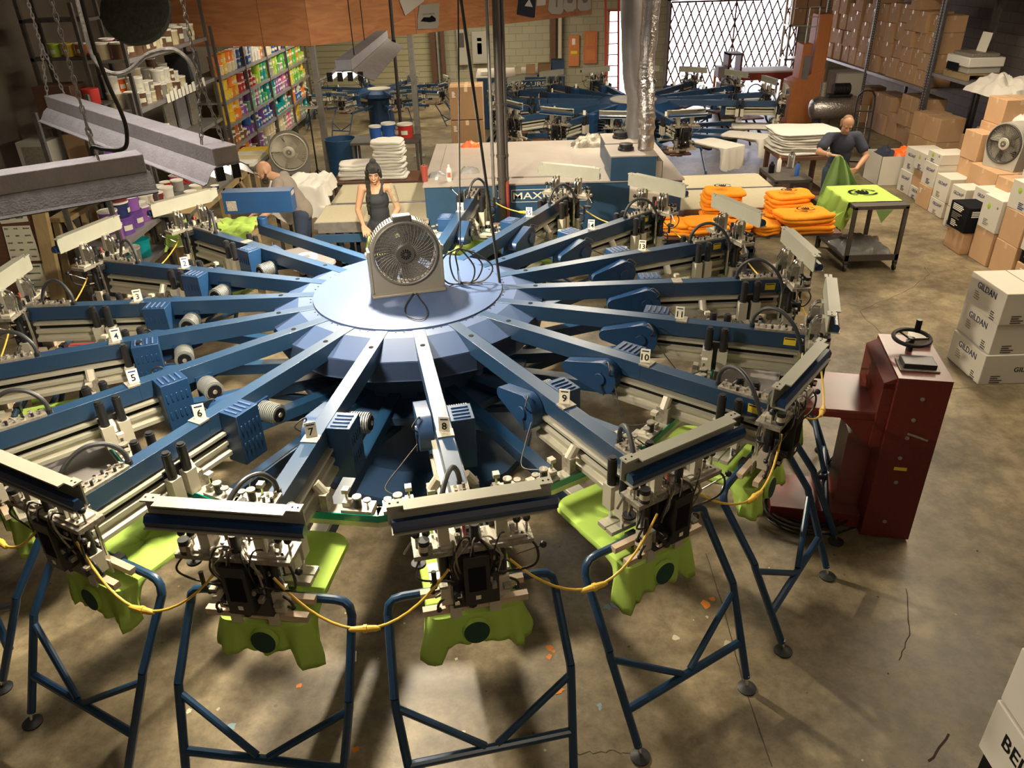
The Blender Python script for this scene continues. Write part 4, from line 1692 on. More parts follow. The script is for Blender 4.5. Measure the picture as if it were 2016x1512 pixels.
t = bottle(837, 357, OZ, .045, .21, 'rust_red', 'tall dark red tumbler on the front left corner of the big oven', 'tumbler', 'chrome', 'cup',
           prof=[(.033, 0), (.045, .19), (.045, .195)])
t = bottle(885, 356, OZ, .032, .20, 'white_plastic', 'white squeeze bottle with pink print on the big oven top')
MB().box(-.02, .02, -.034, -.031, .05, .11, 'lips').build('print', t)
p = atz(868, 352, OZ)
tag(MB().box(-.07, .07, -.05, .05, 0, .012, 'paper').build('folded_paper', loc=p), 'folded white paper on the oven top beside the squeeze bottle', 'paper')


def crumple_geo(sx, sy, sz, mt, seed, k=12, pw=.5):
    sd = Vector((seed * 3.7, seed * 1.3, 0))
    m = MB()
    def fn(u, v):
        e = (math.sin(PI * u) * math.sin(PI * v)) ** pw
        n = noise.noise(Vector((u * 4, v * 4, 0)) + sd) + .6 * noise.noise(Vector((u * 9, v * 9, 3)) + sd)
        return ((u - .5) * sx * (1 + .15 * n), (v - .5) * sy * (1 + .15 * n), max(0, e * sz * (1 + .5 * n)))
    m.grid(fn, k, k, mt)
    return m


p = atz(862, 346, OZ + .01)
tag(crumple_geo(.24, .14, .06, 'duct_grey', 3).build('rag', loc=(p.x, p.y, OZ)), 'crumpled grey rag behind the white bottle on the oven', 'rag')
p = atz(925, 340, OZ + .01)
tag(crumple_geo(.26, .18, .09, 'clear_plastic', 5).build('plastic_bag', loc=(p.x, p.y, OZ)), 'small crumpled clear plastic bag on the oven top near the cables', 'bag')
p = atz(928, 290, OZ + .01)
tag(crumple_geo(.32, .16, .09, 'ink_fluorescent orange', 8).build('rag', loc=(p.x, p.y, OZ)), 'small orange and white rag on the far side of the oven top', 'rag')
p = atz(1160, 285, OZ + .01)
tag(crumple_geo(.5, .3, .14, 'dusty_metal', 9, 22).build('foil_heap', loc=(p.x, p.y, OZ)), 'heap of dark crumpled foil on the oven top left of the hoods', 'foil')
p = atz(1330, 130, 2.2)


def carton(name, label, x0, y0, z0, sx, sy, sz, mt='carton', rot=0, group=None, tape=True, texts=(), lab_patch=False, cat='box'):
    """closed carton; x0,y0 = corner nearest to -x,-y when rot is 0"""
    t = thing(name, label, cat, (x0 + sx / 2, y0 + sy / 2, z0), rot, group)
    hx, hy = sx / 2, sy / 2
    MB().box(-hx, hx, -hy, hy, .001, sz, mt).build('body', t, bevel=.006)
    if tape:
        m = MB()
        m.box(-.025, .025, -hy - .0012, hy + .0012, sz - .07, sz + .0012, 'tape')
        m.box(-hx - .0012, hx + .0012, -.025, .025, sz - .07, sz + .001, 'tape')
        m.build('tape', t)
    if texts:
        m = MB()
        for s_, face, size, dy, mt2 in texts:
            if face == 'L':
                M = FR((-hx - .0015, dy[0], sz * dy[1]), (0, -1, 0), (0, 0, 1))
            else:
                M = FR((dy[0], -hy - .0015, sz * dy[1]), (1, 0, 0), (0, 0, 1))
            if s_ == '#':      # small print block
                r_ = random.Random(int(size * 1000))
                for q in range(4):
                    w_ = size * r_.uniform(.5, 1)
                    m.box(-size / 2, -size / 2 + w_, -q * .022 - .006, -q * .022 + .005, 0, .0012, mt2, M)
            elif s_ == 'o':
                m.lathe([(size, 0), (size * .8, .0012)], mt2, M, 14)
            else:
                m.text(s_, size, mt2, M)
        m.build('lettering', t)
    return t


# two tall cartons standing behind the oven
p = aty(895, 285, 6.6)
pp = aty(957, 170, 6.6)
for i in range(2):
    carton('tall_carton', ['brown shipping carton standing behind the oven, lower of two', 'brown shipping carton behind the oven, upper of two, with white label'][i], -.02, 6.5, (1.0, 1.52)[i] - (.05 if i == 0 else 0), .50, .5, .56 if i == 0 else .47,
           'carton_dark', texts=(('#', 'F', .06, (-.18, .85), 'paper'),), group='tall cartons behind the oven')

st_ = MB()
for x in (-.05, .45):
    for y in (6.48, 6.95):
        st_.box(x, x + .05, y, y + .05, 0, .91, 'galvanised')
st_.box(-.07, .55, 6.45, 7.05, .91, .95, 'galvanised')
tag(st_.build('steel_stand'), 'grey steel stand carrying the two tall cartons behind the oven', 'stand')

# ---------------------------------------------------------------- folded clothes
def folded_stack(name, label, p, sx, sy, n, th, mt, seed, rot=0, group=None, jitter=.02, slab=None, prints=False, cat='t-shirt stack'):
    """pile of soft folded shirts: every folded shirt is its own lump in one pile object's children"""
    r_ = random.Random(seed)
    t = thing(name, label, cat, p, rot, group)
    for k in range(n):
        ox, oy = r_.uniform(-jitter, jitter), r_.uniform(-jitter, jitter)
        s0 = r_.uniform(.92, 1.05)
        sd = Vector((seed + k * 3.1, k * 1.7, 0))
        N = 28
        m = MB()
        rings = [(.0, 0), (.8, 0), (.97, .12), (1.0, .4), (1.0, .7), (.95, .93), (.8, 1.0), (.4, 1.02)]
        v, f = [], []
        for rr, hh in rings:
            for i in range(N):
                a = 2 * PI * i / N
                c, s_ = math.cos(a), math.sin(a)
                q = max(abs(c), abs(s_)) ** .8
                x, y = c / q * sx / 2 * rr * s0, s_ / q * sy / 2 * rr * s0
                nn = noise.noise(Vector((c * 1.6, s_ * 1.6, hh)) + sd)
                x *= 1 + .09 * nn
                y *= 1 + .09 * nn
                z = k * th + hh * th * (1.08 + .35 * nn * (rr > .7)) + .12 * th * math.sin(a * 3 + k)
                v.append((ox + x, oy + y, max(z, .0)))
        for j in range(len(rings) - 1):
            f += [(j * N + i, j * N + (i + 1) % N, (j + 1) * N + (i + 1) % N, (j + 1) * N + i) for i in range(N)]
        f.append(tuple(range((len(rings) - 1) * N, len(rings) * N)))
        m.add(v, f, mt)
        m.build('folded_shirt', t, angle=80)
    if prints:
        m = MB(Matrix.Translation((0, 0, n * th * 1.12 + .006)))
        hand_print(m, .5 * min(sx, sy), 'ink_black')
        m.build('print', t)
    return t


def hand_print(m, s, mt):
    """open hand inside two broken arcs, as printed on the shirts"""
    def band(a0, a1, r0, r1):
        n = 9
        v = []
        for i in range(n + 1):
            a = R(a0 + (a1 - a0) * i / n)
            v += [(r0 * s * math.cos(a), .72 * r0 * s * math.sin(a), .001), (r1 * s * math.cos(a), .72 * r1 * s * math.sin(a), .001)]
        m.add(v, [(2 * i, 2 * i + 1, 2 * i + 3, 2 * i + 2) for i in range(n)], mt)
    band(15, 80, .46, .56)
    band(105, 235, .46, .56)
    band(255, 340, .46, .56)
    for k, (x, h, w_) in enumerate(((-.17, .20, .035), (-.06, .29, .038), (.05, .27, .038), (.16, .19, .035))):
        m.prism([((x - w_) * s, -.02 * s), ((x + w_) * s, -.02 * s), ((x * 1.15 + w_) * s, h * s), (x * 1.15 * s, (h + .03) * s), ((x * 1.15 - w_) * s, h * s)], 0, .0012, mt)
    m.prism([(-.20 * s, 0), (-.34 * s, .10 * s), (-.30 * s, -.02 * s), (-.16 * s, -.22 * s), (.14 * s, -.22 * s), (.20 * s, 0)], 0, .0012, mt)


# ---------------------------------------------------------------- orange shirts on a folding table
TZ = .75
ft_ = thing('folding_table', 'long dark wood folding table piled with orange shirts', 'table')
tx0, ty0 = atz(1290, 468, TZ).x, 3.04
tx1 = atz(1658, 458, TZ).x
MB().box(tx0, tx1, ty0, ty0 + .78, TZ - .03, TZ, 'wood_dark').build('table_top', ft_, bevel=.006)
for x in (tx0 + .12, tx1 - .25):
    for y in (ty0 + .08, ty0 + .66):
        m_ = MB()
        m_.cyl((x, y, 0), (x, y, TZ - .03), .014, 'black_metal', 8)
        m_.build('leg', ft_)
    m_ = MB()
    m_.cyl((x, ty0 + .08, .25), (x, ty0 + .66, .25), .01, 'black_metal', 8)
    m_.cyl((x, ty0 + .1, .5), (x - .3, ty0 + .38, TZ - .04), .008, 'black_metal', 8)
    m_.build('leg_brace', ft_)
spots = [((1590, 462), .62, .40, 5, .045, 'pile of orange printed T-shirts at the right end of the table', 1, 0.05),
         ((1545, 430), .52, .36, 7, .045, 'orange T-shirt pile behind the right end pile', 1, .1),
         ((1500, 460), .30, .42, 3, .04, 'low orange shirt pile between the right piles', 0, .4),
         ((1415, 432), .46, .38, 9, .042, 'tallest orange T-shirt pile with hand print in the middle of the table', 1, -.1),
         ((1390, 462), .52, .36, 4, .04, 'loose orange shirts at the front middle of the table', 0, .2),
         ((1338, 458), .36, .38, 3, .045, 'loose orange shirts near the left end of the table', 0, -.3),
         ((1442, 460), .36, .34, 3, .04, 'orange shirts in front of the tallest pile', 0, .1)]
for i, ((px, py), sx, sy, n_, th, lab, pr_, rot) in enumerate(spots):
    p = atz(px, py, TZ)
    p.y = min(max(p.y, ty0 + .15), ty0 + .62)
    folded_stack('orange_shirt_pile', lab, (p.x, p.y, TZ), sx, sy, n_, th, 'orange_cloth', 20 + i, rot, 'orange T-shirt piles', .03, prints=bool(pr_))
p = atz(1270, 412, BZ)
folded_stack('orange_shirt_pile', 'small orange printed pile at the left, close to the oven plate', (p.x + .1, 3.45, .80), .34, .3, 4, .045, 'orange_cloth', 40, 0, 'orange T-shirt piles', .02, prints=True)
m_ = MB()
m_.box(p.x - .15, p.x + .35, 3.22, 3.68, .77, .80, 'wood_dark')
for x in (p.x - .12, p.x + .3):
    for y in (3.25, 3.62):
        m_.box(x, x + .03, y, y + .03, 0, .77, 'wood_dark')
tag(m_.build('small_stand'), 'small dark stand under the leftmost orange pile', 'stand')

# ---------------------------------------------------------------- rolling cart with green shirt
ct = thing('rolling_cart', 'dark metal rolling cart with two shelves, green shirt laid over its top', 'cart')
KZ = .86
c1, c2 = atz(1692, 410, KZ), atz(1790, 402, KZ)
c3 = atz(1717, 372, KZ)
cx0, cx1, cy0, cy1 = c1.x - .02, c2.x, c2.y - .03, c2.y + .95
MB().box(cx0, cx1, cy0, cy1, KZ - .05, KZ, 'cart_metal').build('top_shelf', ct, bevel=.004)
m_ = MB()
m_.box(cx0 + .01, cx1 - .01, cy0 + .01, cy1 - .01, .14, .17, 'cart_metal')
m_.box(cx0, cx1, cy0, cy0 + .01, .14, .22, 'cart_metal')
m_.build('lower_shelf', ct)
for x in (cx0, cx1 - .045):
    for y in (cy0, cy1 - .045):
        m_ = MB()
        m_.box(x, x + .045, y, y + .045, .10, KZ - .02, 'cart_metal')
        lg = m_.build('leg', ct)
        m_ = MB()
        m_.cyl((x + .01, y + .02, .04), (x + .035, y + .02, .04), .04, 'black_rubber', 16)
        m_.box(x, x + .045, y, y + .04, .075, .11, 'cart_metal')
        m_.build('caster', lg)
p = ((cx0 + cx1) / 2, cy0 + .35, .172)
tag(crumple_geo(.6, .6, .17, 'clear_plastic', 12, 18).build('plastic_bag', loc=p), 'large crumpled clear plastic bag on the lower shelf of the cart', 'bag')


def drape(x0, x1, y0, y1, z, drops, seed, mt, k=22, rumple=0.):
    """cloth over a table top; drops = overhang (left,right,front,back)"""
    r_ = random.Random(seed)
    l, r, f, b = drops
    W, D = x1 - x0, y1 - y0
    m = MB()
    sd = Vector((seed * 1.9, seed * .7, 0))

    def fn(u, v):
        X = -l + (W + l + r) * u
        Y = -f + (D + f + b) * v
        n = noise.noise(Vector((u * 5, v * 5, 0)) + sd) * (1 + rumple * 20)
        ov_x = max(0, -X, X - W)
        ov_y = max(0, -Y, Y - D)
        x = min(max(X, 0), W) + (.25 * ov_x * (1 if X > W else -1) if ov_x else 0)
        y = min(max(Y, 0), D) + (.25 * ov_y * (1 if Y > D else -1) if ov_y else 0)
        if ov_x:
            x += (1 if X > W else -1) * (.02 * math.sin(v * 22 + seed)) * min(1, ov_x * 8)
        if ov_y:
            y += (1 if Y > D else -1) * (.02 * math.sin(u * 22 + seed)) * min(1, ov_y * 8)
        dz = max(ov_x, ov_y) * (.95 + .15 * n) + .25 * min(ov_x, ov_y)
        return (x0 + x, y0 + y, z + .008 + .004 * n + rumple * noise.noise(Vector((u * 9, v * 7, 5)) + sd) * 1.2 + rumple * .5 * abs(noise.noise(Vector((u * 19, v * 17, 5)) + sd)) - dz * (1 if rumple == 0 else .9))
    m.grid(fn, k * 2, k * 2, mt)
    return m


gx0, gy0 = cx0 - .02, cy0 + .16
m_ = drape(gx0, cx1 - .02, gy0, cy1 - .05, KZ, (.36, .10, .0, .12), 4, 'green_shirt')
g_ = m_.build('green_shirt', angle=70)
tag(g_, 'lime green printed shirt spread over the rolling cart', 't-shirt')
m_ = MB(Matrix.Translation(((cx0 + cx1) / 2 - .02, cy0 + .56, KZ + .018)))
hand_print(m_, .34, 'ink_black')
m_.build('print', g_)
m_ = MB()
m_.add([(gx0 + .12, gy0 - .01, KZ + .01), (gx0 - .02, gy0 - .03, KZ - .36), (gx0 - .16, gy0 + .1, KZ - .26), (gx0 - .1, gy0 + .3, KZ - .22)], [(0, 1, 2, 3)], 'green_shirt')
m_.build('sleeve', g_, smooth=False)
m_ = MB()
m_.add([(cx1 - .2, cy0 - .008, KZ - .05), (cx1 - .32, cy0 - .01, KZ - .22), (cx1 - .42, cy0 - .008, KZ - .05)], [(0, 1, 2)], 'green_deep')
m_.build('sleeve', g_, smooth=False)

# white shirt stacks and tables
def white_stack(lab, px, py, z, sx, sy, n, th, seed, rot=0, xy=None):
    p = atz(px, py, z)
    if xy:
        p.x, p.y = xy
    return folded_stack('white_shirt_stack', lab, (p.x, p.y, z), sx, sy, n, th, 'white_cloth', seed, rot, 'stacks of white shirts')


p = atz(790, 358, BZ)
zz = BZ
w1 = atz(765, 345, .90)
# side table behind the near belts holding two white piles
t = thing('side_table', 'low table behind the conveyor belts with white shirt stacks', 'table')
a_ = atz(665, 362, .85)
ty_ = bt.y + .12
MB().box(a_.x - .1, OX0 - .02, ty_, ty_ + .6, .82, .85, 'wood_dark').build('table_top', t)
for x in (a_.x - .08, OX0 - .08):
    for y in (ty_ + .02, ty_ + .54):
        MB().box(x, x + .04, y, y + .04, 0, .82, 'wood_dark').build('leg', t)
p1 = aty(703, 362, ty_ + .25)
p2 = aty(768, 362, ty_ + .25)
white_stack('low white shirt stack left of the dark-haired woman', 0, 0, .85, .48, .36, 5, .045, 61, .1, xy=(p1.x, ty_ + .28))
white_stack('tall white shirt stack behind the dark-haired woman', 0, 0, .85, .46, .38, 12, .045, 62, -.08, xy=(p2.x + .03, ty_ + .28))

# big white drape pile beside the bald man
c = atz(612, 400, .85)
t = thing('cart', 'small low cart under the draped white shirts beside the bald man', 'cart')
bx0, by0 = -2.35, 4.55
MB().box(bx0, bx0 + .72, by0, by0 + .62, .90, .94, 'cart_metal').build('top_shelf', t)
for x in (bx0 + .02, bx0 + .66):
    for y in (by0 + .02, by0 + .56):
        MB().box(x, x + .04, y, y + .04, 0, .90, 'cart_metal').build('leg', t)
m_ = drape(bx0 - .02, bx0 + .74, by0 - .02, by0 + .64, 1.09, (.10, .18, .50, .05), 9, 'white_cloth', 26, .05)
o = m_.build('white_shirts', angle=70)
tag(o, 'white shirts draped over the low cart beside the bald man', 't-shirt stack')
folded_stack('white_shirt_stack', 'white shirts folded under the drape beside the bald man', (bx0 + .36, by0 + .32, .94), .62, .54, 3, .038, 'white_cloth', 70, 0, 'stacks of white shirts', .01)

# right: white pile on the brown wooden table, with a tool cart in front
WZ = .83
a_, b_ = atz(1492, 291, WZ), atz(1602, 305, WZ)
t = thing('wooden_table', 'brown wooden table under the big pile of white shirts, right of the far press', 'table')
wx0, wx1, wy0, wy1 = 5.08, 5.98, 6.45, 7.35
MB().box(wx0, wx1, wy0, wy1, WZ - .06, WZ, 'wood_dark').build('table_top', t, bevel=.005)
for x in (wx0 + .02, wx1 - .09):
    for y in (wy0 + .02, wy1 - .09):
        MB().box(x, x + .07, y, y + .07, 0, WZ - .06, 'wood_dark').build('leg', t)
MB().box(wx0 + .05, wx1 - .05, wy0 + .05, wy1 - .05, .2, .23, 'wood_dark').build('shelf', t)
white_stack('big pile of flat white shirts on the brown wooden table', 0, 0, WZ, .98, .85, 8, .042, 81, .06, xy=((wx0 + wx1) / 2, (wy0 + wy1) / 2))

t = thing('tool_cart', 'dark steel tool cart holding bottles and scissors left of the older man', 'cart')
TC = .85
a_, b_ = atz(1527, 355, TC), atz(1600, 352, TC)
tx, ty, tw = a_.x, min(a_.y, b_.y), b_.x - a_.x
MB().box(tx, tx + tw, ty, ty + .75, TC - .05, TC, 'cart_metal').build('top_shelf', t, bevel=.004)
MB().box(tx, tx + tw, ty, ty + .75, .2, .23, 'cart_metal').build('lower_shelf', t)
for x in (tx, tx + tw - .04):
    for y in (ty, ty + .71):
        MB().box(x, x + .04, y, y + .04, 0, TC - .03, 'cart_metal').build('leg', t)
for px, py, r, h, mt, lab, nm, cap in ((1568, 346, .032, .20, 'ink_blue', 'dark blue water bottle on the tool cart', 'bottle', 'black_metal'), (1532, 338, .03, .22, 'white_plastic', 'clear spray bottle on the tool cart', 'bottle', 'lips'),
                                       (1518, 340, .04, .16, 'ink_black', 'dark cup of tools on the tool cart', 'cup', 'black_metal'), (1556, 330, .05, .26, 'glass', 'tall clear jar at the back of the tool cart', 'jar', 'dusty_metal')):
    p = atz(px, py, TC)
    p.x = min(max(p.x, tx + .06), tx + tw - .06)
    p.y = min(max(p.y, ty + .06), ty + .68)
    o = bottle(px, py, TC, r, h, mt, lab, nm, cap, cat=nm)
    o.location = (p.x, p.y, TC)

# ---------------------------------------------------------------- red pre-press stand
rc = thing('red_curing_stand', 'dark red metal machine stand with black hand wheel on top, right of the press', 'machine')
f0 = Vector((3.25, -1.405, 0))
f1 = Vector((3.565, -1.475, 0))
ux = (f1 - f0).normalized()
uy = Vector((-ux.y, ux.x, 0))
MR = FR(f0, ux, uy)
WX, DY, HZ_ = .325, .66, 1.30
m_ = MB(MR)
m_.box(0, WX, 0, DY, .02, HZ_ - .004, 'red_paint')
m_.box(.04, WX - .04, .04, DY - .04, 0, .02, 'black_metal')
m_.build('cabinet', rc, bevel=.004)
MB(MR).box(-.001, WX + .001, -.001, DY + .001, HZ_ - .004, HZ_, 'red_top').build('cabinet_top', rc)
m_ = MB(MR)
m_.box(-.07, 0, .03, DY - .03, .75, 1.24, 'red_paint')
m_.add([(-.07, .03, 1.24), (0, .03, 1.28), (0, DY - .03, 1.28), (-.07, DY - .03, 1.24), (-.07, .03, 1.2), (0, .03, 1.2), (0, DY - .03, 1.2), (-.07, DY - .03, 1.2)],
       [(0, 1, 2, 3), (0, 4, 5, 1), (3, 2, 6, 7)], 'red_paint')
m_.box(-.58, -.05, .06, DY - .06, .955, 1.0, 'red_top')
m_.box(-.58, -.05, .055, .065, .94, .985, 'red_paint')
m_.add([(-.05, .06, .955), (-.3, .06, .955), (-.05, .06, .72), (-.05, .08, .955), (-.3, .08, .955), (-.05, .08, .72)], [(0, 1, 2), (3, 5, 4), (1, 4, 5, 2)], 'red_paint')
m_.build('platen_arm', rc, bevel=.003)
m_ = MB(MR)
m_.box(-.62, .0, .08, .50, .02, .13, 'red_paint')
m_.box(-.62, .0, .079, .501, .13, .134, 'red_top')
m_.box(-.17, .0, .20, .48, .134, .74, 'red_top')
m_.build('base_leg', rc, bevel=.004)
m_ = MB(MR)
for (x, z) in ((.17, 1.16), (.15, 1.0), (.14, .86), (.13, .70), (.145, .50), (.14, .16)):
    m_.cyl((x, -.004, z), (x, 0, z), .014, 'dusty_metal', 12)
m_.cyl((.135, -.01, .90), (.26, -.02, .865), .008, 'dusty_metal', 8)
m_.box(.11, .19, -.002, 0, .60, .625, 'yellow_label')
m_.build('bolts_and_handle', rc)
m_ = MB(MR)
cx_, cy_ = .15, .42
ring_ = [(cx_ + .115 * math.cos(2 * PI * i / 28), cy_ + .105 * math.sin(2 * PI * i / 28), HZ_ + .095 + .012 * math.sin(2 * PI * i / 28)) for i in range(28)]
m_.tube(ring_, .014, 'black_rubber', 8, closed=True)
for a in (0, 2.1, 4.2):
    m_.cyl((cx_, cy_, HZ_ + .08), (cx_ + .11 * math.cos(a), cy_ + .1 * math.sin(a), HZ_ + .095), .008, 'black_metal', 6)
m_.cyl((cx_, cy_, HZ_), (cx_, cy_, HZ_ + .095), .022, 'black_metal', 12)
m_.cyl((cx_ + .05, cy_ + .09, HZ_ + .1), (cx_ + .05, cy_ + .09, HZ_ + .19), .02, 'black_metal', 12)
m_.build('hand_wheel', rc)
m_ = MB(MR)
m_.box(.05, .25, .12, .26, HZ_, HZ_ + .045, 'black_metal')
m_.box(.03, .27, .1, .28, HZ_, HZ_ + .012, 'dusty_metal')
m_.build('switch_box', rc, bevel=.005)
o = MB(MR).box(.18, .31, .5, .62, HZ_ + .001, HZ_ + .05, 'paper').build('note_pad', bevel=.002)
tag(o, 'small white block of paper on top of the red machine stand', 'paper')
# cables on the floor beside it
m_ = MB()
r_ = random.Random(2)
cc = atz(1580, 1010, 0)
for k in range(6):
    rr = .14 + .022 * k
    ox, oy = r_.uniform(-.05, .05), r_.uniform(-.04, .04)
    m_.tube([cc + Vector((ox + rr * 1.25 * math.cos(a), oy + rr * math.sin(a), .014 + .011 * k + .008 * math.sin(3 * a + k))) for a in [2 * PI * i / 26 for i in range(26)]], .0095, 'cable_black', 7, closed=True)
m_.tube(spline([cc + Vector((-.15, -.1, .015)), atz(1510, 1020, .01), atz(1560, 1048, .01), atz(1640, 1050, .01), atz(1690, 1035, .01)], 6), .008, 'cable_black', 7)
m_.tube(spline([cc + Vector((-.1, .1, .03)), cc + Vector((.1, .25, .05)), cc + Vector((.3, .3, .3))], 6), .010, 'cable_black', 7)
tag(m_.build('cable_coil'), 'coiled dark cables on the floor beside the red machine stand', 'cable')
# ---------------------------------------------------------------- ink shelves on the left
PROTO = {}


def bucket_proto(color, r, h, kind='bucket'):
    key = (color, round(r, 3), round(h, 3), kind)
    if key in PROTO:
        return PROTO[key]
    m = MB()
    m.lathe([(r * .88, 0), (r * .97, h * .86), (r * 1.0, h * .88), (r * 1.0, h * .92), (r * .97, h * .93)], 'ink_' + color, n=16)
    # wrap-round paper label facing outwards
    v, f = [], []
    for i in range(6):
        a = R(-26 + 10 * i)
        rr = r * .955 + .002
        v += [(rr * math.cos(a), rr * math.sin(a), h * .26), (rr * math.cos(a) * 1.02, rr * math.sin(a) * 1.02, h * .56)]
    m.add(v, [(2 * i, 2 * i + 2, 2 * i + 3, 2 * i + 1) for i in range(5)], 'sign_cream')
    b = m.build(kind)
    lid = MB().lathe([(r * 1.02, h * .90), (r * 1.03, h), (r * .95, h), (r * .93, h * .97)], {'white': 'white_plastic', 'yellow': 'ink_yellow'}.get(color, 'ink_' + color if color in ('orange', 'green', 'lime', 'teal', 'purple', 'yellow') else 'white_plastic'), n=16).build('lid', b)
    COL.objects.unlink(b)
    COL.objects.unlink(lid)
    PROTO[key] = (b, lid)
    return PROTO[key]


def bucket(color, r, h, loc, rot, label, group, kind='bucket', cat='bucket'):
    b, lid = PROTO.get((color, round(r, 3), round(h, 3), kind)) or bucket_proto(color, r, h, kind)
    c = b.copy()
    COL.objects.link(c)
    l = lid.copy()
    COL.objects.link(l)
    l.parent = c
    c.location = loc
    c.rotation_euler.z = rot
    tag(c, label, cat, group)
    return c


def rack(name, label, xf, xb, ys, zs, ztop, mt='rack_metal', post=.045, perf=False):
    t = thing(name, label, 'shelving rack')
    for y in ys:
        for x in (xf, xb):
            m = MB()
            m.box(x - post / 2, x + post / 2, y - post / 2, y + post / 2, 0, ztop, mt)
            if perf and x == xf:
                z = .1
                while z < ztop:
                    m.box(x - post / 2 - .001, x - post / 2, y - .006, y + .006, z, z + .02, 'paper')
                    m.box(x - .006, x + .006, y - post / 2 - .001, y - post / 2, z, z + .02, 'paper')
                    z += .05
            m.build('post', t)
    for z in zs:
        m = MB()
        m.box(min(xf, xb), max(xf, xb), ys[0], ys[-1], z - .035, z, 'shelf_steel')
        m.box(xf - .012, xf + .012, ys[0], ys[-1], z - .05, z + .004, 'shelf_steel')
        m.build('shelf', t)
    return t


XA = -4.2
YA = [8.9, 10.45, 12.0, 13.6, 15.6]
ZS = [.28, .70, 1.10, 1.50, 1.92]
rack('ink_shelves', 'long metal shelving rack full of colourful ink buckets at the back left', XA, XA - .5, YA, ZS, 2.75)
SCHEME = {
    0: [['brown', 'maroon', 'orange'], ['orange', 'dark orange', 'brown'], ['yellow', 'orange', 'yellow'], ['yellow', 'yellow', 'orange'], ['yellow', 'orange', 'cream']],
    1: [['violet', 'purple', 'maroon'], ['purple', 'blue', 'violet'], ['pink', 'violet', 'mint'], ['red', 'maroon', 'blue'], ['blue', 'white', 'maroon']],
    2: [['cream', 'brown', 'grey'], ['purple', 'teal', 'blue'], ['teal', 'mint', 'green'], ['green', 'lime', 'teal'], ['cream', 'white', 'orange']],
    3: [['grey', 'pink', 'cream'], ['teal', 'teal', 'grey'], ['violet', 'grey', 'pink'], ['green', 'grey', 'lime'], ['blue', 'cream', 'navy']],
    4: [['teal', 'yellow', 'grey'], ['orange', 'blue', 'cream'], ['yellow', 'green', 'lime'], ['orange', 'lime', 'green'], ['lime', 'green', 'cream']],
}
bands = [8.98, 10.0, 11.1, 12.5, 13.9, 15.55]
names = ['lowest', 'second', 'third', 'fourth', 'top']
r_ = random.Random(11)
for li, z in enumerate(ZS):
    y = YA[0] + .14
    k = 0
    while y < YA[-1] - .12:
        if any(abs(y - p) < .1 for p in YA[1:-1]):
            y += .12
            continue
        bi = max(i for i in range(5) if y >= bands[i] - .05) if y >= bands[0] else 0
        c = r_.choice(SCHEME[bi][li])
        rr, h = (.095, .17)
        st = 2 if r_.random() < .72 else 1
        if li == 4:
            st = 2
        zt = z
        for s_ in range(st):
            cc = c if r_.random() < .7 else r_.choice(SCHEME[bi][li])
            bucket(cc, rr, h, (XA - .11 + r_.uniform(-.012, .012), y, zt + .001), r_.uniform(-.6, .3),
                   '%s ink bucket, %s from near end, %s ink shelf, %s row' % (cc, ORD(k), names[li], 'lower' if s_ == 0 else 'upper'), 'ink buckets on the far shelves')
            zt += h + .001
        y += .205 if r_.random() < .9 else .30
        k += 1

# nearer rack with jars
rack('jar_shelves', 'dusty shelving rack with grey and white jars at the upper left', XA, XA - .55, [5.45, 8.62], [1.30, 1.96, 2.60], 3.3)
r_ = random.Random(5)
k = 0
for z, y0, y1, pal, rs, nm in ((1.96, 5.62, 7.6, ['white', 'white', 'cream', 'grey', 'brown', 'cream'], (.075, .10), 'middle'), (2.60, 5.6, 8.4, ['pink', 'brown', 'cream', 'brown', 'grey'], (.075, .11), 'top')):
    y = y0
    k = 0
    while y < y1:
        rr = r_.choice(rs)
        h = rr * r_.choice((1.9, 2.2))
        for row in range(2):
            zt = z
            st = r_.choice((1, 2, 2, 3)) if (nm == 'middle') else 1
            if row == 0 and nm == 'middle':
                st = min(st, 2)
            for s_ in range(st):
                c = r_.choice(pal)
                if nm == 'middle' and row == 1 and s_ == 2:
                    c = r_.choice(['grey', 'brown', 'cream'])
                if nm == 'middle' and row == 1 and k == 1 and s_ == st - 1:
                    c = 'fluorescent orange'
                bucket(c, rr, h, (XA - .13 - .24 * row, y, zt + .001), r_.uniform(-.8, .8),
                       '%s ink jar, %s from near end, %s jar shelf, %s row, %s' % (c, ORD(k), nm, ('front', 'rear')[row], ('bottom', 'second', 'third')[s_]), 'jars on the dusty shelves', 'jar', 'jar')
                zt += h + .001
        y += rr * 2 + .02
        k += 1
# cards clipped along the shelf edge
for i in range(11):
    y = 6.45 + i * .155
    tag(MB().box(XA + .024, XA + .027, y - .06, y + .06, 1.90, 2.02 + .02 * (i % 3), 'paper').build('shelf_card'), 'pinkish card on the middle jar shelf edge, %s from near end' % ORD(i), 'card', 'cards on the jar shelf edge')
tag(MB().box(XA - .42, XA - .06, 7.72, 8.25, 1.965, 2.42, 'black_metal').build('dark_box', bevel=.01), 'dark square appliance at the far end of the middle jar shelf', 'box')
# grey panels leaning under the jar shelf
for i, (y, w_, h, mt) in enumerate(((6.9, .35, .5, 'dusty_metal'), (7.4, .4, .52, 'duct_grey'), (7.95, .36, .48, 'dusty_metal'))):
    tag(MB().box(XA - .3, XA - .26, y, y + w_, 1.302, 1.302 + h, mt).build('frame_panel', bevel=.003), '%s dark framed panel standing under the jar shelf' % ('nearest', 'middle', 'farthest')[i], 'panel', 'panels under the jar shelf')

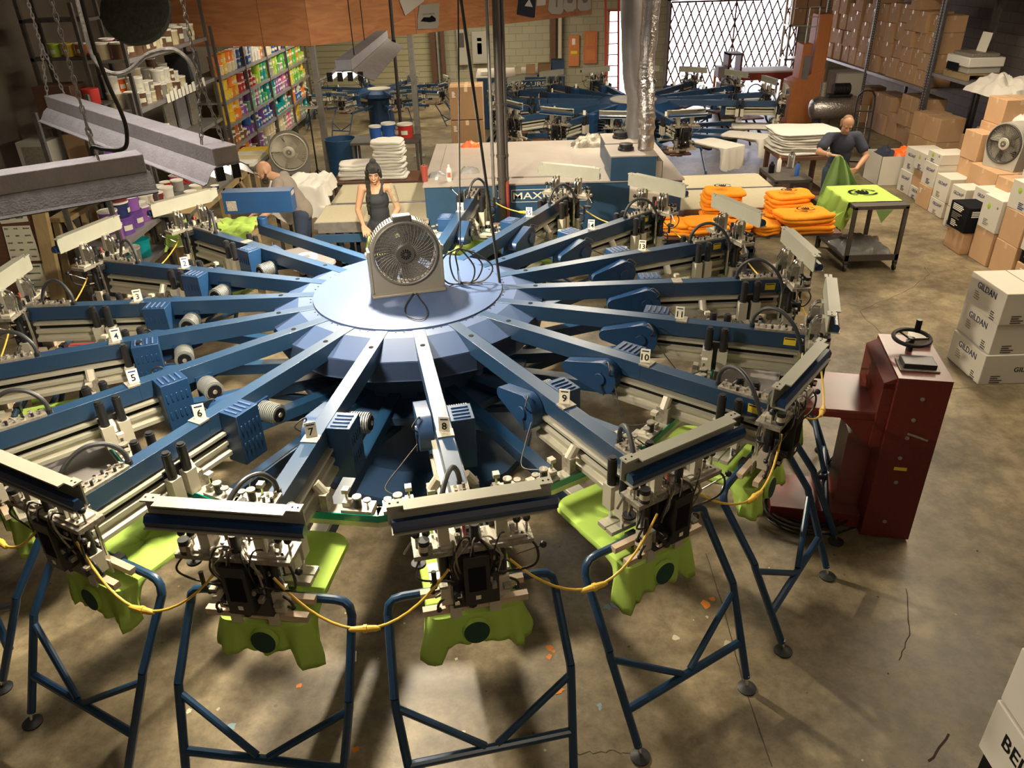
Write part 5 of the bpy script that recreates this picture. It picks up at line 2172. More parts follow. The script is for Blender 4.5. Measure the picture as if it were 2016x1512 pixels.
# ink bench in front of the racks
t = thing('ink_bench', 'messy wooden ink mixing bench with pots at the left', 'workbench')
BX, BY0, BY1, BTZ = -3.27, 4.1, 6.75, .90
MB().box(-4.12, BX, BY0, BY1, BTZ - .04, BTZ, 'bench_top').build('bench_top', t)
MB().box(-4.1, BX - .01, BY0 - .002, BY0 + .7, BTZ, BTZ + .002, 'wood_pine').build('clean_board', t)
for x in (-4.08, BX - .1):
    for y in (BY0 + .03, (BY0 + BY1) / 2, BY1 - .12):
        MB().box(x, x + .09, y, y + .09, 0, BTZ - .04, 'wood_pine').build('leg', t)
m_ = MB()
m_.box(BX - .05, BX - .01, BY0, BY1, BTZ - .14, BTZ - .04, 'wood_pine')
m_.beam((BX - .03, BY1 - .1, .3), (BX - .03, BY1 - .55, BTZ - .1), .04, .07, 'wood_pine')
m_.beam((BX - .03, BY0 + .1, .3), (BX - .03, BY0 + .6, BTZ - .1), .04, .07, 'wood_pine')
m_.build('apron', t)
pots = [((290, 407), 'white', .10, .16), ((312, 400), 'maroon', .09, .15), ((278, 415), 'maroon', .085, .12), ((330, 390), 'white', .10, .15), ((352, 375), 'grey', .085, .15),
        ((361, 404), 'red', .085, .10), ((340, 416), 'navy', .07, .11), ((378, 392), 'white', .085, .11), ((388, 380), 'cream', .085, .11), ((393, 365), 'fluorescent orange', .075, .12),
        ((370, 360), 'red', .07, .08), ((302, 383), 'cream', .09, .12), ((322, 372), 'red', .08, .10), ((345, 352), 'grey', .08, .06), ((412, 350), 'grey', .07, .07),
        ((318, 355), 'fluorescent orange', .09, .10), ((300, 360), 'pink', .09, .10), ((425, 372), 'navy', .06, .05)]
for i, ((px, py), c, rr, h) in enumerate(pots):
    p = atz(px, py, BTZ)
    p.x = min(max(p.x, -4.05), BX - rr)
    p.y = min(max(p.y, BY0 + rr), BY1 - rr)
    bucket(c, rr, h, (p.x, p.y, BTZ + .003), .4 * i, '%s ink pot on the messy bench, %s counted from the near end' % (c, ORD(i)), 'ink pots on the bench', 'ink_pot', 'pot')
for i in range(6):
    p = atz(300 + i * 22, 365 - i * 6, BTZ)
    a = r_.uniform(0, 3)
    m_ = MB()
    m_.beam((-.12, 0, .06), (.12, 0, .12), .022, .006, 'wood_pine')
    m_.box(.10, .16, -.03, .03, .10, .13, ('ink_red', 'ink_white', 'ink_fluorescent orange')[i % 3])
    tag(m_.build('ink_spatula', loc=(min(max(p.x, -4.0), BX - .15), min(p.y, BY1 - .2), BTZ + .06), rotz=a), 'ink spatula lying over the pots, %s from the near end of the bench' % ORD(i), 'spatula', 'spatulas on the bench')
p = atz(426, 342, BTZ)
tag(MB().lathe([(.05, 0), (.05, .008), (.035, .01), (.006, .085)], 'ink_fluorescent orange', n=14).build('small_cone', loc=(p.x, p.y, BTZ)), 'tiny orange cone on the bench below the lit tube ends', 'cone')

# near left: purple pails on a short rack
rack('pail_rack', 'grey rack with purple pails behind arm number 2', -3.72, -4.25, [3.05, 4.25], [.45, .84, 1.42], 2.35)
for i, ((y, x, z), c, rr, h) in enumerate([((3.25, -3.88, .842), 'violet', .12, .20), ((3.55, -3.88, .842), 'purple', .125, .21), ((3.84, -3.88, .842), 'purple', .115, .2), ((4.08, -3.88, .842), 'violet', .11, .19),
                                           ((3.55, -3.88, 1.053), 'navy', .115, .18), ((3.84, -3.88, 1.043), 'violet', .11, .18), ((3.58, -3.88, 1.234), 'maroon', .11, .17), ((3.84, -3.88, 1.224), 'purple', .10, .17),
                                           ((3.25, -3.88, 1.043), 'violet', .11, .17), ((3.2, -3.88, .452), 'teal', .13, .22), ((3.5, -3.88, .452), 'grey', .13, .22), ((3.82, -3.88, .452), 'teal', .12, .22)]):
    bucket(c, rr, h, (x, y, z), .3 * i - 1, '%s ink pail on short rack, %s from near end, %s' % (c, ORD(int((y - 3.1) / .28)), 'on the %s shelf' % ('bottom' if z < .5 else 'middle') if z in (.452, .842) else ('stacked one up' if z < 1.1 else 'stacked two up')),
           'purple pails on the short rack', 'pail', 'bucket')

# dark corner rack with small jars and stored goods
for lab, z, y in (('x', 0, 0),):
    t = thing('corner_rack', 'dark rack in the upper left corner carrying small yellow jars', 'shelving rack')
    q0, q1 = aty(95, 116, 5.9), aty(182, 110, 5.9)
    cz_ = (q0.z + q1.z) / 2
    cx0_, cx1_ = q0.x - .25, -4.86
    for x in (cx0_, cx1_):
        for y_ in (5.9, 6.3):
            MB().box(x, x + .05, y_, y_ + .05, 0, 3.9, 'rack_metal').build('post', t)
    for z_ in (cz_, cz_ + .48, 1.25, .6):
        MB().box(cx0_, cx1_ + .05, 5.9, 6.35, z_ - .04, z_, 'rack_metal').build('shelf', t)
    for i, c in enumerate(('lime', 'yellow', 'dark orange', 'yellow', 'orange', 'cream')):
        x = q0.x + .06 + i * .185
        if x > cx1_ - .05:
            break
        bucket(c, .08, .17, (x, 6.02, cz_ + .001), -1.5, '%s ink jar on the dark corner rack, %s from the left' % (c, ORD(i)), 'jars on the corner rack', 'jar', 'jar')
for i, (px, py, w_, h, mt, nm, lab) in enumerate([(70, 312, .42, .42, 'grey_plastic', 'framed_box', 'cream framed square box on the corner shelf at the left edge'), (150, 290, .3, .34, 'carton_dark', 'jar_box', 'brown dusty box on the corner shelf'),
                                                  (205, 300, .2, .26, 'ink_purple', 'pail', 'purple pail behind the chains on the corner shelf'), (180, 190, .22, .2, 'ink_red', 'tin', 'red tin on the dark corner shelf'),
                                                  (110, 210, .5, .5, 'wood_dark', 'wooden_box', 'dark brown box beside the upper left fixture'), (245, 295, .25, .28, 'ink_orange', 'carton', 'orange printed carton under the upper left fixture')]):
    p = aty(px, py, {0: 4.95, 2: 4.6, 5: 5.75}.get(i, 5.2))
    m_ = MB()
    if nm in ('pail', 'tin'):
        m_.lathe([(w_ * .45, -h / 2), (w_ * .5, h / 2), (w_ * .45, h / 2)], mt, n=16)
    else:
        m_.box(-w_ / 2, w_ / 2, 0, w_ * .9, -h / 2, h / 2, mt)
    if i == 0:
        m_.box(-w_ / 2 + .06, w_ / 2 - .06, -.004, 0, -h / 2 + .07, h / 2 - .06, 'dusty_metal')
    o = m_.build(nm, loc=p, bevel=.006)
    tag(o, lab, 'box' if nm not in ('pail', 'tin') else 'bucket')
    s_ = MB()
    s_.box(p.x - w_ / 2 - .04, p.x + w_ / 2 + .04, p.y - .02, p.y + .5, p.z - h / 2 - .03, p.z - h / 2, 'rack_metal')
    for xx in (p.x - w_ / 2 - .03, p.x + w_ / 2):
        s_.box(xx, xx + .03, p.y + .44, p.y + .48, 0, p.z - h / 2 - .03, 'rack_metal')
        s_.box(xx, xx + .03, p.y, p.y + .03, 0, p.z - h / 2 - .03, 'rack_metal')
    tag(s_.build('shelf_stand'), 'dark stand carrying the ' + lab.split(' on ')[0].split(' beside ')[0].split(' under ')[0].split(' behind ')[0], 'stand', 'dark stands in the left corner')

# board with handwritten cards
SY = 2.9
P_ = [aty(-60, 395, SY), aty(82, 400, SY), aty(112, 590, SY), aty(-60, 610, SY)]
m_ = MB()
m_.add([p for p in P_] + [p + Vector((0, .03, 0)) for p in P_], [(0, 3, 2, 1), (4, 5, 6, 7), (0, 1, 5, 4), (1, 2, 6, 5), (2, 3, 7, 6)], 'wood_dark')
sb = m_.build('sign_board', smooth=False)
tag(sb, 'brown wooden board with handwritten cards at the left edge', 'board')
Q_ = [aty(60, 398, SY), aty(88, 402, SY), aty(128, 592, SY), aty(103, 592, SY)]
m_ = MB()
m_.add([p - Vector((0, .03, 0)) for p in Q_] + [p + Vector((0, .04, 0)) for p in Q_], [(0, 3, 2, 1), (4, 5, 6, 7), (0, 1, 5, 4), (1, 2, 6, 5), (2, 3, 7, 6), (0, 4, 7, 3)], 'wood_pine')
m_.build('edge_post', sb, smooth=False)


def card(c4, lab, rows, cols, mt, ink, seed):
    P = [aty(x, y, SY - .012) for x, y in c4]
    r_ = random.Random(seed)
    m = MB()
    m.add(P + [p + Vector((0, .004, 0)) for p in P], [(0, 3, 2, 1), (4, 5, 6, 7), (0, 1, 5, 4), (1, 2, 6, 5), (2, 3, 7, 6), (0, 4, 7, 3)], mt)
    def at(u, v):
        a, b = P[0].lerp(P[1], u), P[3].lerp(P[2], u)
        return a.lerp(b, v) - Vector((0, .003, 0))
    for i in range(rows):
        for j in range(cols):
            u, v = (j + .2) / cols, (i + .35) / rows
            w_ = r_.uniform(.35, .65) / cols
            k = 0
            while k < w_:
                s_ = r_.uniform(.012, .03)
                hh = r_.uniform(.08, .16) / rows
                m.add([at(u + k, v - hh), at(u + k + s_, v - hh * .6), at(u + k + s_, v + hh), at(u + k, v + hh * .7)], [(0, 3, 2, 1)], ink)
                k += s_ * 1.6
    o = m.build('handwritten_card', smooth=False)
    tag(o, lab, 'card', 'cards on the wooden board')


card([(4, 446), (58, 444), (82, 513), (22, 515)], 'cream card with brown handwriting, middle of the board', 5, 3, 'sign_cream', 'wood_dark', 1)
card([(30, 521), (85, 519), (108, 584), (52, 588)], 'cream card with green handwriting, lowest on the board', 5, 1, 'sign_cream', 'green_dark', 2)
card([(-10, 415), (46, 408), (56, 436), (2, 441)], 'small cream card with a green mark at the top of the board', 2, 2, 'sign_cream', 'green_dark', 3)

# ---------------------------------------------------------------- behind the bench: floor fan, bench with papers, bin
t = thing('floor_fan', 'large round grey floor fan at the back left, beside the ink shelves', 'fan', (-2.95, 8.0, .42), R(12))
cz = round_fan(t, .66, .16, 'fan_beige', 'cream_metal', 'cream_metal', .62, rings=7)
m_ = MB()
m_.box(-.28, .28, -.16, .16, -.42, 0.01, 'cart_metal')
m_.build('stand_box', t, bevel=.01)
t = thing('paper_bench', 'low bench with yellow and white papers between the ink shelves and the floor fan', 'bench')
MB().box(-4.0, -3.35, 7.35, 8.7, .66, .70, 'bench_top').build('bench_top', t)
for x in (-3.98, -3.43):
    for y in (7.4, 8.6):
        MB().box(x, x + .06, y, y + .06, 0, .66, 'wood_pine').build('leg', t)
for i in range(4):
    mt = ('paper', 'ink_cream', 'sign_cream', 'ink_yellow')[i]
    tag(MB().box(-3.9, -3.42, 7.42 + .0 * i + i * .28, 7.42 + i * .28 + .27, .702, .76 + .012 * i, mt).build('paper_stack', bevel=.002), ('white', 'cream', 'pale', 'yellow')[i] + ' paper stack on the low bench by the floor fan', 'paper', 'paper stacks on the low bench')
tag(MB().lathe([(.24, 0), (.29, .80), (.30, .82), (.28, .82), (.26, .1)], 'drum_blue', n=28).build('blue_barrel', loc=(-2.22, 8.9, 0)), 'blue plastic barrel in front of the grey column', 'barrel')
c = atz(610, 325, 0)
m_ = MB()
m_.cyl((0, 0, .03), (-.0, 0, 1.35), .015, 'black_metal', 8)
for a in (0, 2.1, 4.2):
    m_.cyl((0, 0, .25), (.3 * math.cos(a), .3 * math.sin(a), .0), .012, 'black_metal', 6)
m_.box(-.17, .17, -.1, .1, 1.35, 1.37, 'cream_metal')
tag(m_.build('paper_stand', loc=(-2.75, 9.0, 0)), 'thin black stand with a small cream tray beside the grey column', 'stand')

# work table with coloured cartons by the far left press
t = thing('work_table', 'grey work table with blue and red buckets by the far left press', 'table')
MB().box(-1.95, -.75, 8.35, 9.0, .80, .84, 'cart_metal').build('table_top', t)
for x in (-1.93, -.8):
    for y in (8.37, 8.94):
        MB().box(x, x + .04, y, y + .04, 0, .8, 'cart_metal').build('leg', t)
bucket('blue', .13, .26, (-1.30, 8.75, .842), 0, 'blue ink bucket on the grey work table', 'buckets on the work table')
bucket('blue', .12, .22, (-1.53, 8.72, .842), 0, 'smaller blue ink bucket on the grey work table, leftmost', 'buckets on the work table')
bucket('red', .14, .24, (-1.0, 8.75, .842), -1.6, 'red ink bucket with cream label on the grey work table', 'buckets on the work table')
# ---------------------------------------------------------------- cartons on the right
BL = 'ink_navy'
GIL = (('GILDAN', 'L', .062, (.0, .72), BL), ('#', 'L', .12, (.10, .5), 'dusty_metal'))


def gildan(label, x0, y0, z0, sx, sy, sz, rot=0, group='white shirt cartons', front=True):
    tx = [('GILDAN', 'L', .062, (.0, .74), BL), ('#', 'L', .10, (.12, .52), 'dusty_metal'), ('#', 'L', .09, (-.18, .26), 'cart_metal')]
    if front:
        tx += [('GILDAN', 'F', .05, (.12, .50), 'ink_black'), ('#', 'F', .12, (-.15, .28), 'cart_metal')]
    return carton('shirt_carton', label, x0, y0, z0, sx, sy, sz, 'carton_white', rot, group, False, tx)


for i in range(3):
    t = gildan(('bottom', 'middle', 'top')[i] + ' white carton of the three-high stack right of the red machine', 5.26 + (-.02, .01, .0)[i], .70 + (.0, .02, .0)[i], .311 * i, .62, .58, .31, group='three-high carton stack')
    if i == 2:
        MB().box(-.003, .003, -.29, .29, .310, .3125, 'carton_dark').build('lid_gap', t)
for i in range(3):
    if i == 0:
        t = carton('printed_carton', 'black and white printed carton at the bottom of the lower right stack', 2.84, -4.1, 0, .6, .6, .57, 'ink_black', 0, 'lower right carton stack', False,
                   [('#', 'L', .3, (0, .9), 'paper'), ('#', 'F', .3, (0, .9), 'paper'), ('#', 'L', .25, (.1, .6), 'paper')])
    else:
        t = carton('shirt_carton', ('', 'white carton printed BELLA in the middle of the lower right stack', 'top white carton of the lower right stack')[i], 2.82 + .01 * i, -4.07, .572 + .316 * (i - 1), .6, .6, .31, 'carton_white', 0, 'lower right carton stack', False,
                   [('BELLA', 'L', .075, (.05, .62), 'ink_black'), ('BELLA', 'F', .075, (0, .62), 'ink_black')])

R_ = random.Random(21)
W, K = 'carton_white', 'carton'
# (x front, y0, depth x, width y, [heights...], [materials], what)
cols = [
    (7.50, 7.02, .45, .40, [.36, .37], [W, W], 'farthest floor column by the open box'),
    (7.48, 6.60, .45, .40, [.20, .28, .28], [W, K, W], 'second floor column from the far end'),
    (7.42, 6.18, .45, .40, [.34, .36, .16], [K, W, W], 'third floor column from the far end'),
    (7.40, 5.74, .40, .42, [.24, .36], [W, W], 'fourth floor column, left of the big cartons'),
    (7.62, 5.00, .60, .70, [.86], [K], 'big carton below the dusty drum fan'),
    (7.72, 5.74, .50, .45, [.42, .42, .40], [K, K, K], 'column behind the white cartons'),
    (7.95, 5.78, .45, .45, [.5, .45, .40, .35], [K, K, K, K], 'tall column behind the drum fan'),
    (7.30, 5.10, .30, .36, [.30, .32], [W, W], 'white pair in front of the big carton'),
    (7.30, 4.48, .32, .42, [.44, .30], [K, W], 'column just left of the printed crate'),
    (6.86, 4.18, .34, .42, [.30], [K], 'brown carton under the printed crate'),
    (6.98, 3.72, .42, .40, [.44, .42], [K, W], 'column right of the printed crate'),
    (6.98, 3.22, .42, .44, [.42, .40, .34], [K, K, W], 'second column right of the printed crate'),
    (6.96, 2.70, .42, .44, [.30, .16, .42], [K, 'ink_black', W], 'column with the printed white carton'),
    (6.90, 2.15, .42, .46, [.44, .40, .40], [K, W, K], 'column behind the three-high stack'),
    (7.45, 3.35, .45, .42, [.5, .45, .36, .30], [K, K, W, W], 'inner column below the rags'),
    (7.45, 3.82, .45, .42, [.5, .45, .36], [K, W, W], 'inner white column below the rags'),
    (7.45, 2.85, .45, .44, [.5, .45, .45, .4], [K, K, K, 'carton'], 'inner column at the right edge'),
    (7.45, 2.35, .45, .44, [.5, .45, .45, .4], [K, W, K, K], 'inner column nearest the right edge'),
    (7.50, 4.35, .5, .45, [.45, .45], [K, K], 'inner column beside the drum fan'),
]
for ci, (x, y, dx, dy, hs, ms, what) in enumerate(cols):
    z = 0
    for k, (h, mt) in enumerate(zip(hs, ms)):
        ox, oy = R_.uniform(-.02, .02), R_.uniform(-.01, .01)
        tx = []
        if mt == W:
            tx = [('#', 'L', .12, (R_.uniform(-.05, .05), .3), BL if R_.random() < .6 else 'dusty_metal'), ('o', 'L', .018, (-.13, .75), 'dusty_metal')]
            if R_.random() < .5:
                tx += [('GILDAN', 'L', .045, (0, .70), BL)]
            else:
                tx += [('o', 'L', .035, (.05, .7), 'ink_lime')]
        elif mt == K:
            tx = [('#', 'L', .07, (.1, .8), 'paper')] if R_.random() < .5 else []
        if 'printed white' in what and k == 2:
            tx = [('DIST', 'L', .10, (.0, .75), 'ink_black'), ('RICT', 'L', .10, (.0, .45), 'ink_black')]
        if mt == 'ink_black':
            tx = [('#', 'L', .3, (0, .9), 'paper')]
        nm_ = 'carton'
        pos = ('only box of the ' if len(hs) == 1 else ('bottom box of the ' if k == 0 else ('top box of the ' if k == len(hs) - 1 else ORD(k) + ' box up in the ')))
        carton(nm_, ('white' if mt == W else 'brown' if mt == K else 'black printed') + ' carton, ' + pos + what, x + ox, y + oy, z, dx, dy, h - .002, mt, R_.uniform(-.02, .02), 'cartons stacked on the floor at the right', mt == K, tx)
        z += h
# black and white printed crate
carton('printed_crate', 'black and white patterned small crate on a brown carton at the right', 6.84, 4.16, .302, .32, .44, .34, 'ink_black', 0, None, False,
       [('#', 'L', .32, (0, .92), 'paper'), ('#', 'L', .30, (0, .6), 'dusty_metal'), ('#', 'F', .22, (0, .85), 'paper'), ('#', 'L', .2, (.03, .3), 'paper')], cat='crate')
t = thing('drum_fan', 'dusty grey drum fan standing on the big carton at the right', 'fan', (7.90, 5.34, .862), R(-70))
round_fan(t, .56, .26, 'grey_plastic', 'cream_metal', 'fan_dark', .5, rings=8)

# open white box with red cloth
t = carton_open('open_carton', 'large open white carton with red cloth inside, behind the older man', (7.72, 7.95, 0), .95, .6, .5, 'carton_white', flaps=False)
for i, (x, y) in enumerate(((.06, .0), (-.28, .1))):
    o = crumple_geo(.34 if i else .5, .36, .2, 'ink_fluorescent orange' if i == 0 else 'tee_navy', 30 + i, 14).build('cloth', loc=(7.72 + x, 7.92 + y, .40))
    tag(o, ('bright red cloth in the open white carton', 'dark blue cloth in the open white carton')[i], 'cloth')

# storage racks at the right wall
rack('storage_rack', 'tall rack with steel beam full of brown cartons along the right wall', 9.0, 10.0, [10.12, 12.9, 15.7], [1.18, 2.95], 4.5, perf=True, post=.06)
rack('storage_rack', 'nearer rack bay with printer on it along the right wall', 9.0, 10.0, [5.2, 10.0], [1.5, 3.2], 4.5, perf=False, post=.06)
for ci in range(12):
    y = 10.28 + ci * .44
    if y > 15.2 or abs(y - 12.7) < .2:
        continue
    z = 1.182
    for k in range(R_.choice((4, 5, 4))):
        h = R_.choice((.30, .34, .38))
        if z + h > 2.88:
            break
        carton('carton', 'brown carton on the rack shelf, %s column from near post, %s up' % (ORD(ci), ORD(k)), 9.03 + R_.uniform(0, .08), y, z + .001, .5, .40, h - .003, K, R_.uniform(-.03, .03), 'cartons on the rack shelf', True,
               (('#', 'L', .06, (.05, .7), 'paper'),) if R_.random() < .7 else ())
        z += h
for ci in range(7):
    y = 10.3 + ci * .46
    if abs(y - 12.8) < .25:
        continue
    z = 0
    for k, h in enumerate(R_.choice(((.4, .38), (.35, .3, .3), (.5,)))):
        carton('carton', 'brown carton under the rack shelf, %s column from near post, %s up' % (ORD(ci), ORD(k)), 9.05 + R_.uniform(0, .1), y, z + .001, .5, .42, h - .003, K, R_.uniform(-.04, .04), 'cartons below the rack shelf', True)
        z += h
for ci, y in enumerate((8.9, 9.4)):
    z = 0
    for k in range(2):
        carton('carton', 'brown carton leaning below the nearer rack bay, %s, %s box up' % (('near one', 'far one')[ci], ORD(k)), 8.75, y, z + .001, .5, .44, .42, K, .12, 'cartons below the nearer bay', True)
        z += .425
for ci, y in enumerate((6.6, 7.15)):
    carton('carton', 'big brown carton on the floor between rack and white cartons, %s' % ('nearer one' if ci == 0 else 'farther one'), 8.5, y, .001, .6, .5, .85, 'carton_dark', .0, 'big cartons at the rack foot', True)

# printer on a small pallet
t = thing('small_pallet', 'small wooden pallet under the old printer on the rack', 'pallet')
for i in range(5):
    MB().box(9.05, 9.75, 8.9 + i * .17, 9.02 + i * .17, 1.585, 1.605, 'wood_pine').build('slat', t)
for x in (9.06, 9.38, 9.68):
    MB().box(x, x + .06, 8.9, 9.7, 1.502, 1.585, 'wood_pine').build('runner', t)
t = thing('printer', 'old beige desktop printer with paper on the rack shelf', 'printer')
m_ = MB()
m_.box(9.08, 9.66, 8.93, 9.63, 1.607, 1.72, 'grey_plastic')
m_.box(9.04, 9.68, 8.89, 9.67, 1.72, 1.88, 'white_plastic')
m_.box(9.10, 9.6, 8.95, 9.6, 1.88, 1.94, 'dusty_metal')
m_.build('body', t, bevel=.015)
MB().box(9.030, 9.042, 9.2, 9.6, 1.63, 1.76, 'ink_black').build('paper_slot', t)
MB(Matrix.Translation((9.42, 9.25, 1.93)) @ Matrix.Rotation(.15, 4, 'Y')).box(-.004, .004, -.13, .18, 0, .33, 'paper').build('paper_sheet', t)
# rags over the rack edge
for i, (px, py, X_, sx, sy, sz, lab, mt) in enumerate(((1950, 150, 8.9, .7, 1.1, .28, 'cream rags heaped over the rack edge', 'white_cloth'), (1995, 190, 8.3, .5, .8, .3, 'cream rags hanging lower at the right edge', 'white_cloth'))):
    p = atx(px, py, X_)
    o = crumple_geo(sx, sy, sz, mt, 50 + i, 20).build('rag_heap', loc=(X_, p.y - .45, 1.503 if i == 0 else 1.2))
    tag(o, lab, 'rags')
tag(MB().box(8.05, 8.55, 5.4, 6.5, 1.16, 1.2, 'galvanised').box(8.1, 8.14, 5.45, 5.49, 0, 1.16, 'galvanised').box(8.46, 8.5, 5.45, 5.49, 0, 1.16, 'galvanised').box(8.1, 8.14, 6.4, 6.44, 0, 1.16, 'galvanised').box(8.46, 8.5, 6.4, 6.44, 0, 1.16, 'galvanised').build('steel_table'),
    'grey steel ledge under the lower cream rags', 'table')

# hand truck, compressor
t = thing('hand_truck', 'black and silver hand truck with curved handle behind the older man', 'hand truck', (7.65, 9.55, 0), R(-20))
m_ = MB(Matrix.Rotation(R(-14), 4, 'X'))
for x in (-.16, .16):
    m_.tube([(x, 0, .1), (x, 0, 1.05), (x * .9, -.03, 1.18), (x * .5, -.14, 1.25), (0, -.16, 1.26)], .016, 'black_metal', 8)
    m_.tube([(x * .45, .01, .1), (x * .45, .01, 1.0)], .010, 'chrome', 8)
for z in (.3, .6, .9):
    m_.tube([(-.16, 0, z), (.16, 0, z)], .012, 'black_metal', 8)
m_.build('frame', t)
MB().box(-.2, .2, -.24, 0, .03, .045, 'dusty_metal').build('toe_plate', t)
for x in (-.2, .2):
    MB().cyl((x - .025, .1, .12), (x + .025, .1, .12), .12, 'black_rubber', 20).build('wheel', t)
t = thing('air_compressor', 'silver air compressor tank in the shade of the right rack', 'compressor', (7.9, 11.6, 0))
m_ = MB()
Mx_ = Matrix.Translation((0, 0, .62)) @ Matrix.Rotation(PI / 2, 4, 'Y')
m_.lathe([(.02, -.55), (.18, -.50), (.24, -.40), (.24, .40), (.18, .50), (.02, .55)], 'silver_foil', Mx_, 24)
m_.build('tank', t)
for x in (-.35, .35):
    MB().box(x - .03, x + .03, -.18, .18, 0, .42, 'black_metal').build('leg', t)
m_ = MB()
finned(m_, (-.1, 0, 1.0), (.25, 0, 1.0), .12, 'black_metal')
m_.box(-.2, .3, -.12, .12, .86, .9, 'black_metal')
m_.cyl((-.3, 0, .86), (-.3, 0, 1.15), .07, 'dusty_metal', 12)
m_.build('pump', t)
t = thing('grey_cabinet', 'grey cabinet standing behind the compressor', 'cabinet', (8.35, 12.35, 0))
MB().box(-.3, .3, -.2, .3, .02, 1.25, 'duct_grey').build('body', t, bevel=.01)
MB().box(-.28, .28, -.215, -.2, .05, 1.22, 'grey_plastic').build('door', t)

# orange machine tower
t = thing('orange_tower', 'tall orange machine tower near the bright gate', 'machine', (7.42, 13.05, 0))
m_ = MB()
m_.prism([(0, 0), (.72, 0), (.72, 1.22), (.0, .95)], 0, .6, 'wood_orange', Matrix(((1, 0, 0, 0), (0, 0, 1, 0), (0, 1, 0, 0), (0, 0, 0, 1))))
m_.build('lower_cabinet', t, bevel=.01)
m_ = MB()
m_.box(.42, .72, .02, .50, 1.0, 2.35, 'wood_orange')
m_.box(.15, .36, .02, .50, .95, 1.75, 'wood_orange')
m_.build('upper_column', t, bevel=.02)
m_ = MB()
for x in (.2, .42):
    m_.box(x, x + .02, .1, .13, 1.75, 2.5, 'cream_metal')
for z in (2.1, 2.3, 2.5):
    m_.box(.2, .44, .1, .13, z - .02, z, 'cream_metal')
m_.box(.2, .34, -.01, .02, 1.0, 1.5, 'duct_grey')
m_.build('guide_frame', t)
# table and stuff near the gate
t = thing('gate_table', 'pale table with machine parts in front of the gate', 'table', (6.6, 15.9, 0))
MB().box(-.1, 1.9, 0, .9, .78, .82, 'paper').build('table_top', t)
for x in (-.05, 1.8):
    for y in (.05, .8):
        MB().box(x, x + .06, y, y + .06, 0, .78, 'wood_orange').build('leg', t)
MB().box(-.1, 1.9, 0, .03, .60, .78, 'rust_red').build('apron', t)
t = thing('machine_cabinet', 'brown open-backed machine cabinet dark against the gate', 'machine', (6.15, 14.4, 0))
m_ = MB()
m_.box(0, .5, 0, .5, 0, .75, 'wood_dark')
m_.box(.12, .17, 0, .5, .75, 1.45, 'wood_dark')
m_.box(.42, .47, 0, .5, .75, 1.40, 'wood_dark')
m_.box(.12, .47, 0, .5, 1.40, 1.44, 'wood_dark')
m_.build('cabinet', t)
MB().box(-.1, .15, .0, .3, .9, 1.15, 'duct_grey').build('motor_box', t)
t = thing('metal_shelf', 'pale open shelf unit with cartons right of the gate', 'shelving rack', (8.6, 17.2, 0))
for x in (0, 1.15):
    for y in (0, .5):
        MB().box(x, x + .06, y, y + .06, 0, 2.9, 'cream_metal').build('post', t)
for z in (.9, 1.75):
    MB().box(0, 1.2, 0, .56, z, z + .05, 'cream_metal').build('shelf', t)
for i in range(6):
    carton('carton', 'pink-lit carton on the pale shelf near the gate, %s' % ORD(i), 8.7 + (i % 3) * .35, 17.25, 1.802 + (i // 3) * .4, .32, .4, .38, K, 0, 'cartons near the gate')
# ---------------------------------------------------------------- smaller presses further back
def small_press(label, loc, scale, rot, skip_stand=True, heads=16, bare=(), keep=('aluminium_rail', 'print_head', 'bracket_plate', 'squeegee_channel', 'squeegee_bar', 'air_hose', 'louvred_box', 'front_screen_clamp', 'squeegee_carriage')):
    t = thing('screen_printing_press', label, 'printing press', loc, rot)
    t.scale = (scale,) * 3
    m = MB()
    m.lathe([(.50, 1.40), (.50, 1.43), (.02, 1.432)], 'cream_metal', n=20)
    m.build('hub_disc', t, angle=4)
    m = MB()
    m.lathe([(.55, .02), (.55, 1.0), (.98, 1.15), (.98, 1.30), (.75, 1.41), (.02, 1.41)], 'blue_box', n=18)
    m.build('centre_drum', t, angle=10)
    for n in range(heads):
        a = 2 * PI * n / heads
        if n in bare:
            q = pa.copy(); COL.objects.link(q); q.parent = t; q.rotation_euler.z = a
            q2 = pb.copy(); COL.objects.link(q2); q2.parent = q
            continue
        ar = armp.copy(); COL.objects.link(ar)
        ar.parent = t
        ar.rotation_euler.z = a
        for k, o_ in kids.items():
            if o_.name.split('.')[0] in keep:
                c_ = o_.copy(); COL.objects.link(c_); c_.parent = ar
        pl = MB().box(2.05, 2.052, -.03, .03, ZA, ZA + .09, 'plate_white').build('number_plate', ar)
        q = pa.copy(); COL.objects.link(q); q.parent = t; q.rotation_euler.z = a
        q2 = pb.copy(); COL.objects.link(q2); q2.parent = q
        st = stp.copy(); COL.objects.link(st); st.parent = t; st.rotation_euler.z = a
    return t


p = atz(1247, 192, 1.278)
P2 = Vector((p.x, p.y, 0))
small_press('second blue carousel press with pale hub in the middle distance by the gate', P2, .88, R(9), heads=16, bare=(13, 14))
p = atz(746, 174, .824)
P3_ = Vector((p.x, p.y, 0))
small_press('smaller blue press with few arms at the back left behind the grey columns', P3_, .58, R(22.5), heads=8)
# upright screen frames on the back left press
m_ = MB()
c = aty(745, 110, P3_.y - .3)
a_, b_, d_, e_ = aty(728, 133, P3_.y - .6), aty(756, 131, P3_.y - .5), aty(775, 103, P3_.y + .1), aty(752, 103, P3_.y + .1)
P_ = [a_, b_, d_, e_]
for i in range(4):
    m_.beam(P_[i], P_[(i + 1) % 4], .03, .03, 'cart_metal')
m_.add(P_, [(0, 1, 2, 3)], 'teal_mesh')
m_.beam(a_, a_ + Vector((-.1, 0, -.42)), .03, .03, 'cart_metal')
tag(m_.build('tilted_screen', smooth=False), 'tilted screen frame with teal mesh above the back left press', 'printing screen')
